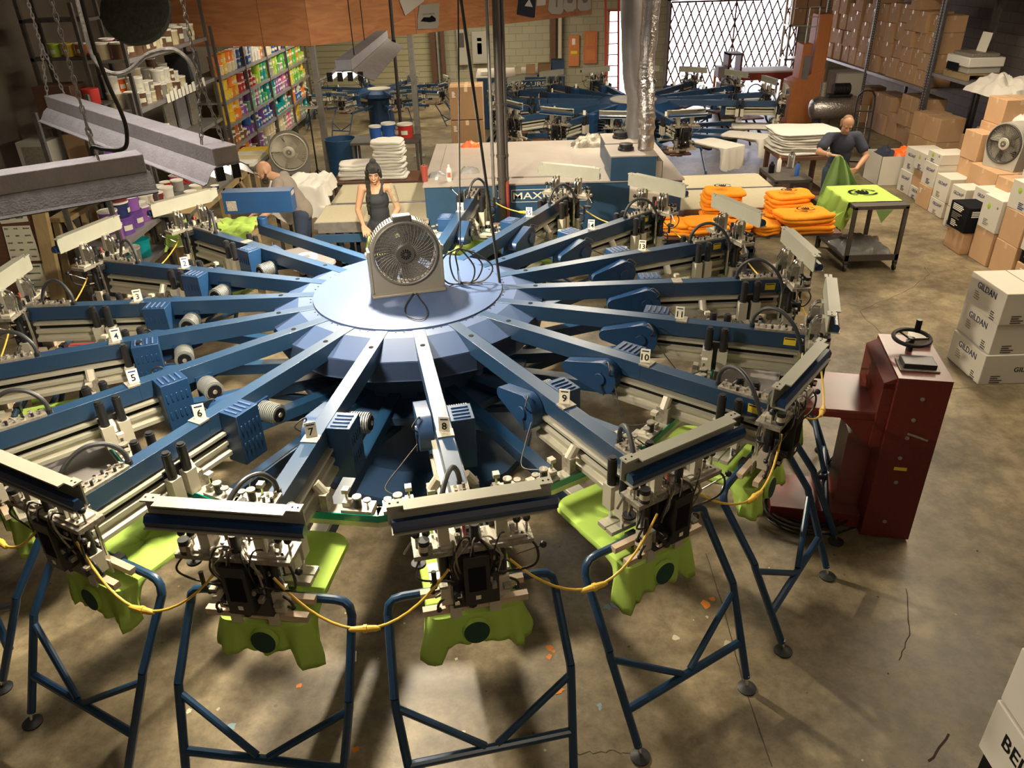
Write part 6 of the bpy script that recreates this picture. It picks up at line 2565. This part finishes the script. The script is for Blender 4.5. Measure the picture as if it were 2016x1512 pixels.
# white shirts hanging over pallets of the second press
for i, a in enumerate((-58.5, -36, -13.5)):
    m, x1 = shirt_mesh(40 + i, 'white_cloth', front=.42, hw=.27, x0=2.1)
    o = m.build('white_shirt', angle=60)
    o.scale = (.88,) * 3
    o.location = P2
    o.rotation_euler.z = R(a)
    tag(o, ('white shirt hanging low over the nearest pallet of the second press', 'white shirt over the second press pallet, middle of three', 'white shirt over the farthest right pallet of the second press')[i], 't-shirt', 'white shirts on the second press')

# far oven
FY = 13.6
t = thing('conveyor_oven', 'far blue conveyor oven with MAXI-CURE lettering in front of the block wall', 'oven')
l_, r__ = aty(940, 190, FY), aty(1112, 190, FY)
tz_ = aty(1035, 152, FY).z
MB().box(l_.x, r__.x, FY, FY + 1.6, .0, tz_, 'oven_blue').build('body', t, bevel=.01)
MB().box(l_.x - .02, r__.x + .02, FY - .02, FY + 1.62, tz_, tz_ + .02, 'oven_top').build('top_panel', t)
m_ = MB()
a_, b_ = aty(985, 165, FY), aty(1075, 167, FY)
cz_ = aty(1030, 166, FY).z
Mf = FR((0, FY - .004, 0), (1, 0, 0), (0, 0, 1))
m_.text('MAXI-CURE', .10, 'plate_white', Matrix.Translation(((a_.x + b_.x) / 2, 0, cz_)) @ Mf, width=b_.x - a_.x)
for z in (-.09, .09):
    m_.box(a_.x - .03, b_.x + .03, FY - .006, FY - .002, cz_ + z - .004, cz_ + z + .004, 'plate_white')
m_.build('lettering', t)
its = [((1020, 150), .16, .18, 'ink_cream', 'box'), ((1045, 148), .22, .2, 'carton', 'box'), ((1072, 146), .3, .22, 'carton_dark', 'box'), ((985, 150), .2, .14, 'ink_orange', 'cloth'), ((955, 150), .2, .08, 'paper', 'paper'), ((1098, 145), .3, .3, 'oven_blue', 'box')]
for i, ((px, py), w_, h, mt, nm) in enumerate(its):
    q = aty(px, py, FY + .4)
    tag(MB().box(-w_ / 2, w_ / 2, -w_ / 2, w_ / 2, 0, h, mt).build({'box': 'small_box', 'cloth': 'folded_cloth', 'paper': 'paper_pile'}[nm], loc=(q.x, FY + .45, tz_ + .021), bevel=.01),
        ('cream', 'light brown', 'dark brown', 'orange', 'white', 'blue')[i] + ' ' + nm + ' on top of the far oven', nm, 'things on the far oven')

# wall fittings at the back
def wallbox(px0, py0, px1, py1, d, mt, name, lab, cat, kids_=()):
    a, b = aty(px0, py0, Y1 - d), aty(px1, py1, Y1 - d)
    t = thing(name, lab, cat)
    MB().box(a.x, b.x, Y1 - d, Y1, b.z, a.z, mt).build('body', t, bevel=.01)
    for (u0, v0, u1, v1, m2, nm2) in kids_:
        X = lambda u: a.x + (b.x - a.x) * u
        Z = lambda v: a.z + (b.z - a.z) * v
        MB().box(X(u0), X(u1), Y1 - d - .012, Y1 - d, Z(v1), Z(v0), m2).build(nm2, t)
    return t


wallbox(928, 62, 960, 125, .18, 'grey_plastic', 'electrical_panel', 'grey electrical panel with black labels on the back wall', 'electrical panel', ((.08, .04, .92, .96, 'grey_plastic', 'door'), (.35, .2, .65, .3, 'ink_black', 'label'), (.35, .36, .65, .7, 'ink_black', 'label')))
wallbox(898, 58, 922, 128, .2, 'grey_plastic', 'electrical_panel', 'tall grey electrical cabinet beside the labelled panel', 'electrical panel', ((.2, .1, .7, .5, 'cart_metal', 'breaker_cover'),))
for i, (px, w_, mt, lab) in enumerate(((853, .16, 'wood_dark', 'dark wooden post on the back wall left of the panels'), (872, .12, 'wood_dark', 'second dark post on the back wall left of the panels'), (862, .05, 'galvanised', 'thin pale pipe between the dark posts on the back wall'),
                                       (1088, .16, 'wood_dark', 'dark post right of the far block wall'), (1102, .10, 'cream_metal', 'pale pipe beside the dark post on the block wall'))):
    q = aty(px, 100, Y1 - .2)
    tag(MB().box(-w_ / 2, w_ / 2, -w_ / 2, w_ / 2, 0, 3.4, mt).build('wall_post', loc=(q.x, Y1 - .2, 0)), lab, 'post', 'posts on the back wall')
wallbox(1120, 70, 1140, 130, .08, 'wood_orange', 'tool_board', 'orange wooden tool board near the bright doorway', 'board', ((.2, .5, .8, .6, 'yellow_label', 'tape_measure'), (.3, .1, .6, .3, 'paper', 'notice')))
wallbox(1150, 62, 1175, 125, .07, 'door_orange', 'orange_door', 'orange panelled door left of the bright doorway', 'door', ((.15, .08, .85, .45, 'wood_orange', 'door_panel'), (.15, .55, .85, .9, 'wood_orange', 'door_panel')))
# red ladder in front of the doorway
t = thing('ladder', 'red step ladder standing before the bright doorway', 'ladder')
a_ = aty(1193, 170, 17.6)
for dx in (0, .36):
    MB().beam((a_.x + dx, 17.6, 0), (a_.x + dx, 18.3, 2.5), .06, .03, 'ladder_red').build('rail', t)
for k in range(8):
    z = .25 + k * .28
    MB().box(a_.x, a_.x + .36, 17.6 + z * .28, 17.6 + z * .28 + .06, z, z + .025, 'ladder_red').build('rung', t)

# shirts pinned on the plywood
dirv = (LO - CA).normalized()
nrmv = Vector((dirv.y, -dirv.x, 0))
PL0 = CA + nrmv * .03


def pinned(pxs, name, lab, mt, art=None):
    P = [atp(x, y, PL0, nrmv) for x, y in pxs]
    m = MB()
    n = len(P)
    m.add(P + [p - nrmv * .012 for p in P], [tuple(range(n))] + [(i, (i + 1) % n, n + (i + 1) % n, n + i) for i in range(n)], mt)
    o = m.build(name, smooth=False)
    tag(o, lab, 't-shirt' if 'shirt' in name else 'bag', 'prints pinned on the plywood')
    if art:
        m = MB()
        for q, m2 in art:
            P = [atp(x, y, PL0 + nrmv * .004, nrmv) for x, y in q]
            m.add(P, [tuple(range(len(P)))], m2)
        m.build('print', o, smooth=False)


pinned([(781, -20), (838, -20), (835, 2), (798, 31), (788, 5)], 'pinned_shirt', 'pale cloth hanging at the top left of the lit plywood', 'white_cloth')
pinned([(826, 10), (865, 6), (864, 50), (860, 56), (823, 58), (822, 40)], 'pinned_shirt', 'faded grey print with a truck-like drawing pinned on the plywood', 'grey_plastic',
       [([(828, 42), (834, 34), (846, 34), (850, 30), (858, 36), (858, 42), (846, 44)], 'ink_black'), ([(832, 27), (856, 25), (856, 28), (832, 30)], 'dusty_metal')])
pinned([(1024, -20), (1056, -20), (1053, 34), (1050, 35), (1018, 28)], 'pinned_bag', 'dark printed bag pinned to the plywood', 'tee_navy', [([(1035, 8), (1042, -2), (1049, 14), (1033, 12)], 'paper')])
pinned([(1058, -15), (1076, -15), (1074, 10), (1057, 12)], 'pinned_bag', 'small pale print between the dark bag and the rounded bibs', 'paper')
pinned([(1083, -20), (1108, -20), (1109, 22), (1104, 28), (1086, 28), (1079, 20)], 'pinned_bag', 'first rounded white bib pinned on the plywood, leftmost of three', 'white_cloth', [([(1094, -5), (1098, -5), (1097, 14), (1095, 14)], 'dusty_metal')])
pinned([(1112, -20), (1133, -20), (1135, 16), (1128, 22), (1116, 24), (1109, 17)], 'pinned_bag', 'second rounded white bib pinned on the plywood, middle of three', 'white_cloth', [([(1116, -2), (1130, -4), (1126, 6), (1118, 6)], 'dusty_metal')])
pinned([(1140, -20), (1162, -20), (1164, 16), (1158, 20), (1143, 22), (1137, 16)], 'pinned_bag', 'third rounded cream bib pinned on the plywood, rightmost of three', 'white_cloth', [([(1146, -2), (1158, -3), (1156, 5), (1148, 6)], 'dusty_metal')])
# ---------------------------------------------------------------- more clutter at the ink bench
for i, (y, w_, d_, h, mt, nm, lab, cat) in enumerate([
        (5.75, .26, .22, .20, 'ink_orange', 'small_carton', 'orange printed carton on the lowest jar shelf behind the bench', 'box'),
        (6.08, .20, .18, .26, 'ink_yellow', 'small_carton', 'yellow carton on the lowest jar shelf next to the orange one', 'box'),
        (6.38, .22, .20, .30, 'white_plastic', 'plastic_canister', 'white plastic canister on the lowest jar shelf', 'canister')]):
    tag(MB().box(-d_, 0, -w_ / 2, w_ / 2, 0, h, mt).build(nm, loc=(XA - .06, y, 1.302), bevel=.012), lab, cat)
for i, (px, py, sx, sy, sz, mt, lab) in enumerate([(335, 350, .22, .16, .05, 'paper', 'crumpled white paper among the ink pots'), (308, 372, .2, .2, .07, 'ink_fluorescent orange', 'orange cloth lump at the back of the ink bench'),
                                                    (400, 340, .3, .18, .04, 'duct_grey', 'grey rag lying on the far part of the ink bench'), (350, 362, .24, .1, .05, 'ink_maroon', 'dark red rag in the middle of the ink bench')]):
    p = atz(px, py, BTZ)
    tag(crumple_geo(sx, sy, sz, mt, 60 + i, 14).build('rag', loc=(min(max(p.x, -3.95), BX - .2), min(max(p.y, BY0 + .2), BY1 - .2), BTZ + .003)), lab, 'rag')
# wooden trestle frame left of the purple pails
t = thing('wooden_trestle', 'pale wooden trestle frame between the card board and the purple pails', 'trestle')
for k, (a, b) in enumerate((((-4.62, 3.25, 0), (-4.50, 3.25, 1.15)), ((-4.38, 3.25, 1.12), (-4.02, 3.25, .0)), ((-4.62, 3.9, 0), (-4.50, 3.9, 1.15)), ((-4.38, 3.9, 1.12), (-4.36, 3.9, .0)))):
    MB().beam(a, b, .05, .07, 'wood_pine').build('leg', t)
MB().box(-4.56, -4.32, 3.2, 3.96, 1.10, 1.15, 'wood_pine').build('top_rail', t)
MB().beam((-4.58, 3.25, .5), (-4.18, 3.25, .62), .04, .06, 'wood_pine').build('cross_rail', t)
# open carton with paint-stained rags under the press arm 2
t = carton_open('open_carton', 'small brown open carton on the floor beneath arm number 2', (-3.35, 2.25, 0), .5, .4, .45, 'carton', .2)
# ---------------------------------------------------------------- people
def cap(m, p0, r0, p1, r1, mt, n=14):
    m.cyl(p0, p1, r0, mt, n, r1=r1, caps=True)
    m.ball(p0, r0, mt, n)
    m.ball(p1, r1, mt, n)


def ell(m, c, r, mt, d=None, up=None):
    M = None
    if d is not None:
        z = Vector(d).normalized()
        x = Vector(up if up is not None else (1, 0, 0))
        x = (x - z * x.dot(z)).normalized()
        y = z.cross(x)
        M = Matrix((x, y, z)).transposed().to_4x4()
    m.ball(c, r, mt, 16, M)


def organic(m, name, parent, vox, it=4):
    o = m.build(name, parent)
    r = o.modifiers.new('r', 'REMESH')
    r.mode = 'VOXEL'
    r.voxel_size = vox
    r.use_smooth_shade = True
    s_ = o.modifiers.new('s', 'SMOOTH')
    s_.iterations = it
    s_.factor = .5
    return o


def hand(m, wrist, fdir, palm_n, thumb_side, mt, curl=.5):
    """palm and five fingers; fdir along fingers, palm_n out of the palm, thumb_side vector"""
    w_, f, n, t = Vector(wrist), Vector(fdir).normalized(), Vector(palm_n).normalized(), Vector(thumb_side).normalized()
    for k in range(4):
        b = w_ + t * (.032 - .0215 * k)
        cap(m, w_ + t * (.018 - .012 * k) * 1.0, .0165, w_ + f * .082 + (b - w_), .0135, mt, 10)
    for k, L in enumerate((.072, .080, .074, .058)):
        b = w_ + f * .082 + t * (.032 - .0215 * k)
        a1 = curl * .5 + .08 * k
        d1 = (f * math.cos(a1) + n * math.sin(a1) + t * (.22 - .14 * k)).normalized()
        d2 = (f * math.cos(a1 + curl) + n * math.sin(a1 + curl)).normalized()
        d3 = (f * math.cos(a1 + curl * 1.8) + n * math.sin(a1 + curl * 1.8)).normalized()
        p1 = b + d1 * L * .45
        p2 = p1 + d2 * L * .32
        p3 = p2 + d3 * L * .23
        cap(m, b, .0098, p1, .0090, mt, 8)
        cap(m, p1, .0090, p2, .0083, mt, 8)
        cap(m, p2, .0083, p3, .0072, mt, 8)
    b = w_ + t * .028 + f * .022
    d1 = (t * .75 + f * .6 + n * .3).normalized()
    p1 = b + d1 * .04
    p2 = p1 + (f * .8 + t * .35 + n * .4).normalized() * .035
    cap(m, b, .0145, p1, .0115, mt, 8)
    cap(m, p1, .0115, p2, .0090, mt, 8)


def person(name_label, J, skin, fem=False, s=1.0):
    """J: joints in world space; J['face'] facing direction, J['hup'] head up direction"""
    root = thing('person', name_label, 'person', (J['pel'].x, J['pel'].y, 0))
    off = Vector((J['pel'].x, J['pel'].y, 0))
    for k in list(J):
        if isinstance(J[k], Vector) and k not in ('face', 'hup', 'tface') and k[:2] not in ('pn', 'th', 'fd'):
            J[k] = J[k] - off
    m = MB()
    up, fc = J['hup'].normalized(), J['face'].normalized()
    fc = (fc - up * fc.dot(up)).normalized()
    sd = fc.cross(up).normalized()       # the person's right-hand side
    H = J['head']
    Mh = Matrix((sd, fc, up)).transposed().to_4x4()
    # skull, jaw, chin, nose, ears, brow
    def hp(x, y, z):
        return H + sd * x + fc * y + up * z
    m.ball(hp(0, -.012, .028), (.077, .094, .090), skin, 20, Mh)
    m.ball(hp(0, .020, -.030), (.060, .068, .078), skin, 16, Mh)
    m.ball(hp(0, .058, -.088), (.024, .022, .020), skin, 12, Mh)
    m.ball(hp(.033, .052, -.022), (.022, .02, .02), skin, 10, Mh)
    m.ball(hp(-.033, .052, -.022), (.022, .02, .02), skin, 10, Mh)
    m.ball(hp(0, .072, .028), (.05, .016, .016), skin, 10, Mh)
    cap(m, hp(0, .080, .012), .009, hp(0, .103, -.022), .0135, skin, 10)
    m.ball(hp(.011, .092, -.026), .009, skin, 8)
    m.ball(hp(-.011, .092, -.026), .009, skin, 8)
    m.ball(hp(0, .078, -.052), (.024, .012, .013), skin, 10, Mh)
    for q in (-1, 1):
        m.ball(hp(q * .079, -.008, -.002), (.010, .020, .032), skin, 10, Mh)
    nk = J['neck']
    cap(m, hp(0, -.015, -.06), .052 * s, nk, .058 * s, skin)
    # torso
    T = (J['chest'] - J['pel']).normalized()
    side = (J['shR'] - J['shL']).normalized()
    a, b, c = J['chest'], J['chest'].lerp(J['pel'], .55), J['pel']
    cw = (.150 if not fem else .128) * s
    for p, rx, ry, rz in ((a, cw, .105, .15), (b, cw * (.83 if not fem else .78), .090, .15), (c, cw * (.98 if not fem else 1.1), .105, .13), (nk.lerp(a, .45), cw * .95, .075, .06)):
        ell(m, p, (rx, ry * s, rz), skin, T, side)
    if fem:
        f_ = J['tface']
        for q in (-1, 1):
            m.ball(a + side * q * .052 + f_ * .055 - T * .02, .044, skin, 14)
    for S in ('R', 'L'):
        sh, el, wr = J['sh' + S], J['el' + S], J['wr' + S]
        k = .86 if fem else 1.0
        cap(m, nk.lerp(a, .25), .05 * k, sh, .055 * k, skin)
        cap(m, sh, .056 * k, sh.lerp(el, .45), .049 * k, skin)
        cap(m, sh.lerp(el, .45), .049 * k, el, .039 * k, skin)
        cap(m, el, .040 * k, el.lerp(wr, .3), .042 * k, skin)
        cap(m, el.lerp(wr, .3), .042 * k, wr, .026 * k, skin)
        fd = J.get('fd' + S, (wr - el)).normalized()
        hand(m, wr + fd * .02, fd, J.get('pn' + S, Vector((0, 0, -1))), J.get('th' + S, side), skin, J.get('curl', .5))
        hip, kn, an = J['hip' + S], J['kn' + S], J['an' + S]
        cap(m, hip, .082 * k, kn, .056 * k, skin)
        cap(m, kn, .056 * k, kn.lerp(an, .35), .056 * k, skin)
        cap(m, kn.lerp(an, .35), .056 * k, an, .036 * k, skin)
        toe = an + J['tface'] * .17
        toe.z = .03
        cap(m, Vector((an.x, an.y, .045)) - J['tface'] * .04, .038, toe, .030, skin)
    organic(m, 'body', root, .0058, 2)
    # eyes, brows, mouth
    e = MB()
    for q in (-1, 1):
        e.ball(hp(q * .031, .0765, .010), (.0125, .008, .0055), 'eye_white', 10, Mh)
        e.ball(hp(q * .031, .0815, .008), (.0058, .004, .0050), 'ink_black', 8, Mh)
        e.tube([hp(q * .017, .082, .009), hp(q * .026, .087, .0155), hp(q * .037, .085, .0155), hp(q * .045, .076, .010)], .0022, 'brown_lid', 5)
        e.box(-.017, .017, -.004, .004, -.0025, .0025, J['brow'], Matrix.Translation(hp(q * .032, .087, .029)) @ Mh)
    e.build('eyes', root)
    e = MB()
    if J.get('smile'):
        e.ball(hp(0, .088, -.050), (.024, .006, .0075), 'teeth', 10, Mh)
        e.tube([hp(-.028, .082, -.044), hp(-.014, .092, -.053), hp(0, .095, -.058), hp(.014, .092, -.053), hp(.028, .082, -.044)], .0042, 'lips', 6)
        e.tube([hp(-.026, .083, -.043), hp(0, .095, -.043), hp(.026, .083, -.043)], .0035, 'lips', 6)
    else:
        e.ball(hp(0, .088, -.050), (.022, .006, .005), 'lips', 10, Mh)
    e.build('mouth', root)
    return root, hp, Mh, T, side


def clothes_torso(J, mt, root, grow, name, sleeve=.0, fem=False, s=1., top=.0, hem=.0, parts=True):
    m = MB()
    T = (J['chest'] - J['pel']).normalized()
    side = (J['shR'] - J['shL']).normalized()
    a, b, c = J['chest'] - T * top, J['chest'].lerp(J['pel'], .55), J['pel'] - T * hem
    cw = (.150 if not fem else .128) * s
    for p, rx, ry, rz in ((a, cw, .105, .15), (b, cw * (.90 if not fem else .86), .098, .20), (c, cw * (1.0 if not fem else 1.12), .107, .14)):
        ell(m, p, (rx + grow, ry * s + grow, rz + grow), mt, T, side)
    if fem:
        ell(m, J['chest'] + J['tface'] * .045 - T * .01, (.118, .085, .075), mt, T, side)
    nk = J['neck']
    if sleeve:
        ell(m, nk.lerp(J['chest'], .45), (cw * .95 + grow, .075 + grow, .06), mt, T, side)
        for S in ('R', 'L'):
            sh, el = J['sh' + S], J['el' + S]
            cap(m, nk.lerp(J['chest'], .3), .05 + grow * .5, sh, .052 + grow, mt)
            cap(m, sh, .054 + grow, sh.lerp(el, sleeve), .056 + grow, mt)
    else:
        for q in (-1, 1):
            for k in (-1, 1):
                cap(m, J['chest'] + side * q * .072 + T * .07 + J['tface'] * (.075 if k > 0 else -.07), .021, nk.lerp(J['shR' if q > 0 else 'shL'], .50) + T * .030, .019, mt, 8)
    return organic(m, name, root, .0095, 5)


def trousers(J, mt, root, fem=False):
    m = MB()
    k = .86 if fem else 1.0
    T = (J['chest'] - J['pel']).normalized()
    side = (J['shR'] - J['shL']).normalized()
    ell(m, J['pel'] - T * .03, (.158 * (1 if not fem else .93), .118, .12), mt, T, side)
    for S in ('R', 'L'):
        hip, kn, an = J['hip' + S], J['kn' + S], J['an' + S]
        cap(m, hip, .098 * k, kn, .074 * k, mt)
        cap(m, kn, .074 * k, an, .060 * k, mt)
    organic(m, 'trousers', root, .011, 5)
    m = MB()
    for S in ('R', 'L'):
        an = J['an' + S]
        toe = an + J['tface'] * .18
        toe.z = .04
        cap(m, Vector((an.x, an.y, .05)) - J['tface'] * .045, .048, toe, .042, 'black_rubber')
        m.box(-.045, .045, -.07, .22, .0, .03, 'black_rubber', FR((an.x, an.y, 0), J['tface'].cross(Vector((0, 0, 1))), J['tface']))
    m.build('shoes', root)


V = Vector
# woman behind the fan
wx, wy = -.735, 3.36
J = dict(head=V((wx - .0, wy - .05, 1.535)), neck=V((wx, wy, 1.395)), chest=V((wx, wy, 1.235)), pel=V((wx + .01, wy + .03, .93)),
         shR=V((wx - .165, wy, 1.355)), shL=V((wx + .165, wy, 1.355)), elR=V((wx - .235, wy - .04, 1.11)), elL=V((wx + .24, wy - .04, 1.11)),
         wrR=V((wx - .15, wy - .25, .985)), wrL=V((wx + .15, wy - .25, .99)), hipR=V((wx - .08, wy + .03, .88)), hipL=V((wx + .10, wy + .03, .88)),
         knR=V((wx - .09, wy - .01, .48)), knL=V((wx + .1, wy - .01, .48)), anR=V((wx - .09, wy + .03, .08)), anL=V((wx + .1, wy + .03, .08)),
         face=V((.10, -1, -.30)), hup=V((.0, -.28, 1)), tface=V((0, -1, 0)), brow='hair_black', smile=True, curl=.35,
         pnR=V((0, 0, -1)), pnL=V((0, 0, -1)), thR=V((1, 0, 0)), thL=V((-1, 0, 0)))
root, hp, Mh, T, side = person('dark-haired woman in a black tank top smiling and handling a green shirt behind the fan', J, 'skin', True)
clothes_torso(J, 'top_black', root, .012, 'tank_top', 0, True, 1., top=.025, hem=.03)
trousers(J, 'top_black', root, True)
m_ = MB()
m_.ball(hp(0, -.022, .034), (.088, .100, .096), 'hair_black', 18, Mh)
m_.ball(hp(0, .030, .072), (.072, .050, .040), 'hair_black', 14, Mh)
m_.ball(hp(0, .070, .055), (.058, .022, .022), 'hair_black', 12, Mh)
m_.ball(hp(-.01, -.03, .135), (.040, .040, .034), 'hair_black', 14, Mh)
for q in (-1, 1):
    cap(m_, hp(q * .076, .02, .04), .022, hp(q * .080, .015, -.045), .016, 'hair_black', 10)
prev = hp(.075, -.01, -.05)          # person's right = left in the picture
path = [prev, hp(.085, .01, -.10), V((-.085, -.10, 1.36)), V((-.095, -.135, 1.28)), V((-.10, -.15, 1.20)), V((-.10, -.145, 1.13)), V((-.10, -.13, 1.07))]
pp_ = spline(path, 3)
for i in range(len(pp_) - 1):
    m_.ball(pp_[i], .030 - .0007 * i + .004 * (i % 2), 'hair_black', 10)
organic(m_, 'hair', root, .0065, 2)
m_ = MB()
cap(m_, J['shL'] + V((.012, 0, .0)), .050, J['shL'].lerp(J['elL'], .62) + V((.004, 0, 0)), .044, 'tattoo')
organic(m_, 'tattoo_sleeve', root, .008, 3)['label'] = 'dark green tattooed upper arm'

# bald man leaning left over the green shirts
bx_, by_ = -1.80, 3.95
J = dict(head=V((bx_ - .37, by_ - .05, 1.455)), neck=V((bx_ - .235, by_ - .03, 1.37)), chest=V((bx_ - .145, by_, 1.245)), pel=V((bx_, by_ + .02, .96)),
         shR=V((bx_ - .20, by_ + .175, 1.33)), shL=V((bx_ - .19, by_ - .185, 1.33)), elR=V((bx_ - .36, by_ + .10, 1.08)), elL=V((bx_ - .26, by_ - .33, 1.07)),
         wrR=V((bx_ - .53, by_ - .25, .99)), wrL=V((bx_ - .40, by_ - .52, .99)), hipR=V((bx_, by_ + .11, .91)), hipL=V((bx_, by_ - .08, .91)),
         knR=V((bx_ - .04, by_ + .12, .49)), knL=V((bx_ - .04, by_ - .09, .49)), anR=V((bx_ + .02, by_ + .13, .08)), anL=V((bx_ + .02, by_ - .1, .08)),
         face=V((-1, -.45, -.75)), hup=V((-.50, -.12, 1)), tface=V((-1, -.1, 0)).normalized(), brow='beard', curl=.5, pnR=V((0, 0, -1)), pnL=V((0, 0, -1)), thR=V((0, -1, 0)), thL=V((0, 1, 0)))
root, hp, Mh, T, side = person('bald bearded man in a grey T-shirt bending over the green shirts at the left', J, 'skin')
clothes_torso(J, 'tee_grey', root, .018, 't_shirt', .62)
trousers(J, 'jeans', root)
m_ = MB()
m_.ball(hp(0, .035, -.070), (.058, .052, .040), 'beard', 14, Mh)
m_.ball(hp(0, .065, -.105), (.034, .030, .040), 'beard', 12, Mh)
for q in (-1, 1):
    cap(m_, hp(q * .062, .01, -.03), .014, hp(q * .045, .04, -.065), .02, 'beard', 8)
organic(m_, 'beard', root, .006, 1)

# older man at the right holding up a green shirt
ox_, oy_ = 5.48, 5.30
J = dict(head=V((ox_ - .01, oy_ - .12, 1.545)), neck=V((ox_ + .02, oy_ - .02, 1.42)), chest=V((ox_ + .02, oy_, 1.26)), pel=V((ox_ + .03, oy_ + .06, .93)),
         shR=V((ox_ - .19, oy_ - .02, 1.36)), shL=V((ox_ + .21, oy_ - .0, 1.36)), elR=V((ox_ - .36, oy_ - .16, 1.20)), elL=V((ox_ + .33, oy_ - .14, 1.12)),
         wrR=V((ox_ - .30, oy_ - .42, 1.22)), wrL=V((ox_ + .12, oy_ - .36, 1.0)), hipR=V((ox_ - .07, oy_ + .06, .88)), hipL=V((ox_ + .13, oy_ + .06, .88)),
         knR=V((ox_ - .08, oy_ + .02, .48)), knL=V((ox_ + .14, oy_ + .02, .48)), anR=V((ox_ - .08, oy_ + .07, .08)), anL=V((ox_ + .14, oy_ + .07, .08)),
         face=V((-.12, -1, -.75)), hup=V((-.05, -.52, 1)), tface=V((0, -1, 0)), brow='hair_brown', curl=.8, pnR=V((0, 0, -1)), pnL=V((-.2, 0, -1)), thR=V((1, 0, 0)), thL=V((-.6, 0, .8)),
         fdR=V((.9, -.35, -.1)), fdL=V((-.8, -.4, -.35)))
root, hp, Mh, T, side = person('older man in a dark navy T-shirt holding up a green shirt at the right', J, 'skin_dark')
clothes_torso(J, 'tee_navy', root, .022, 't_shirt', .60)
trousers(J, 'jeans', root)
m_ = MB()
for q in (-1, 1):
    m_.ball(hp(q * .066, -.03, .02), (.022, .062, .05), 'hair_brown', 12, Mh)
m_.ball(hp(0, -.065, .01), (.075, .05, .075), 'hair_brown', 14, Mh)
m_.ball(hp(0, -.035, .060), (.070, .070, .064), 'hair_brown', 14, Mh)
organic(m_, 'hair', root, .007, 2)
m_ = MB()
Mw = FR(J['wrR'], (J['elR'] - J['wrR']).cross(Vector((0, 0, 1))), Vector((0, 0, 1)))
d_ = (J['wrR'] - J['elR']).normalized()
m_.cyl(J['wrR'] - d_ * .03, J['wrR'] - d_ * .005, .033, 'cream_metal', 14)
m_.build('wrist_band', root)
# the shirt he holds
hx, hy, hz = ox_ - .21, oy_ - .46, 1.20
m_ = MB()


def fn(u, v):
    spread = .10 + .40 * v ** .8
    x = hx + .02 + .12 * v + (u - .5) * spread * 1.25
    y = hy - .03 + .05 * math.sin(u * 15 + v * 2) * (.35 + v) - .04 * v
    z = hz + .04 - .62 * v - .10 * abs(u - .35) * (1 - v) - .05 * math.sin(u * 9) * v
    if u > .8:
        z += .0
    return (x, y, z)


m_.grid(fn, 40, 24, 'green_deep')
o = m_.build('green_shirt', angle=180)
s_ = o.modifiers.new('s', 'SOLIDIFY')
s_.thickness = .004
tag(o, 'dull green shirt hanging from the hand of the older man', 't-shirt')

# table with green shirts in front of the bald man
t = thing('shirt_table', 'small table under the heap of lime green shirts before the bald man', 'table')
MB().box(-3.10, -2.22, 2.95, 3.50, .84, .87, 'wood_pine').build('table_top', t)
for x in (-3.08, -2.28):
    for y in (2.97, 3.44):
        MB().box(x, x + .05, y, y + .05, 0, .84, 'wood_pine').build('leg', t)
m_ = drape(-3.12, -2.20, 2.93, 3.52, .985, (.12, .03, .20, .05), 15, 'green_shirt', 26, .05)
g_ = m_.build('green_shirts', angle=70)
tag(g_, 'heap of lime green shirts on the small table before the bald man', 't-shirt stack')
folded_stack('green_shirt_pile', 'folded lime green shirts under the heap before the bald man', (-2.66, 3.22, .87), .8, .48, 2, .036, 'green_shirt', 90, 0, None, .01)
# grey pallet with a white printed cloth near the loading arm
m_ = MB()
a = sang(18)
t = thing('grey_shirt', 'dark grey shirt on the empty pallet left of the loading arm, with white print', 't-shirt', (0, 0, 0), sang(18))
m, x1 = shirt_mesh(77, 'mesh_grey', front=.12)
m.build('shirt', t, angle=60)
m = MB(Matrix.Translation((2.62, 0, .932)))
m.lathe([(.12, 0), (.12, .003)], 'paper', Matrix.Diagonal((1.25, .9, 1, 1)), 20)
m.box(-.04, .05, -.03, .03, .003, .005, 'dusty_metal')
m.build('print', t)

# dark machine block low behind the loading arm, seen between arms 1 and 2
t = thing('red_machine', 'red and grey machine body seen under arm number 3 at the left edge', 'machine')
MB().box(-4.35, -3.2, -1.0, -.35, .25, .86, 'red_paint').build('body', t, bevel=.01)
MB().box(-4.3, -3.25, -.95, -.40, .86, .875, 'mesh_grey').build('top_plate', t)
for x in (-4.3, -3.3):
    for y in (-.95, -.45):
        MB().box(x, x + .06, y, y + .06, 0, .25, 'black_metal').build('leg', t)
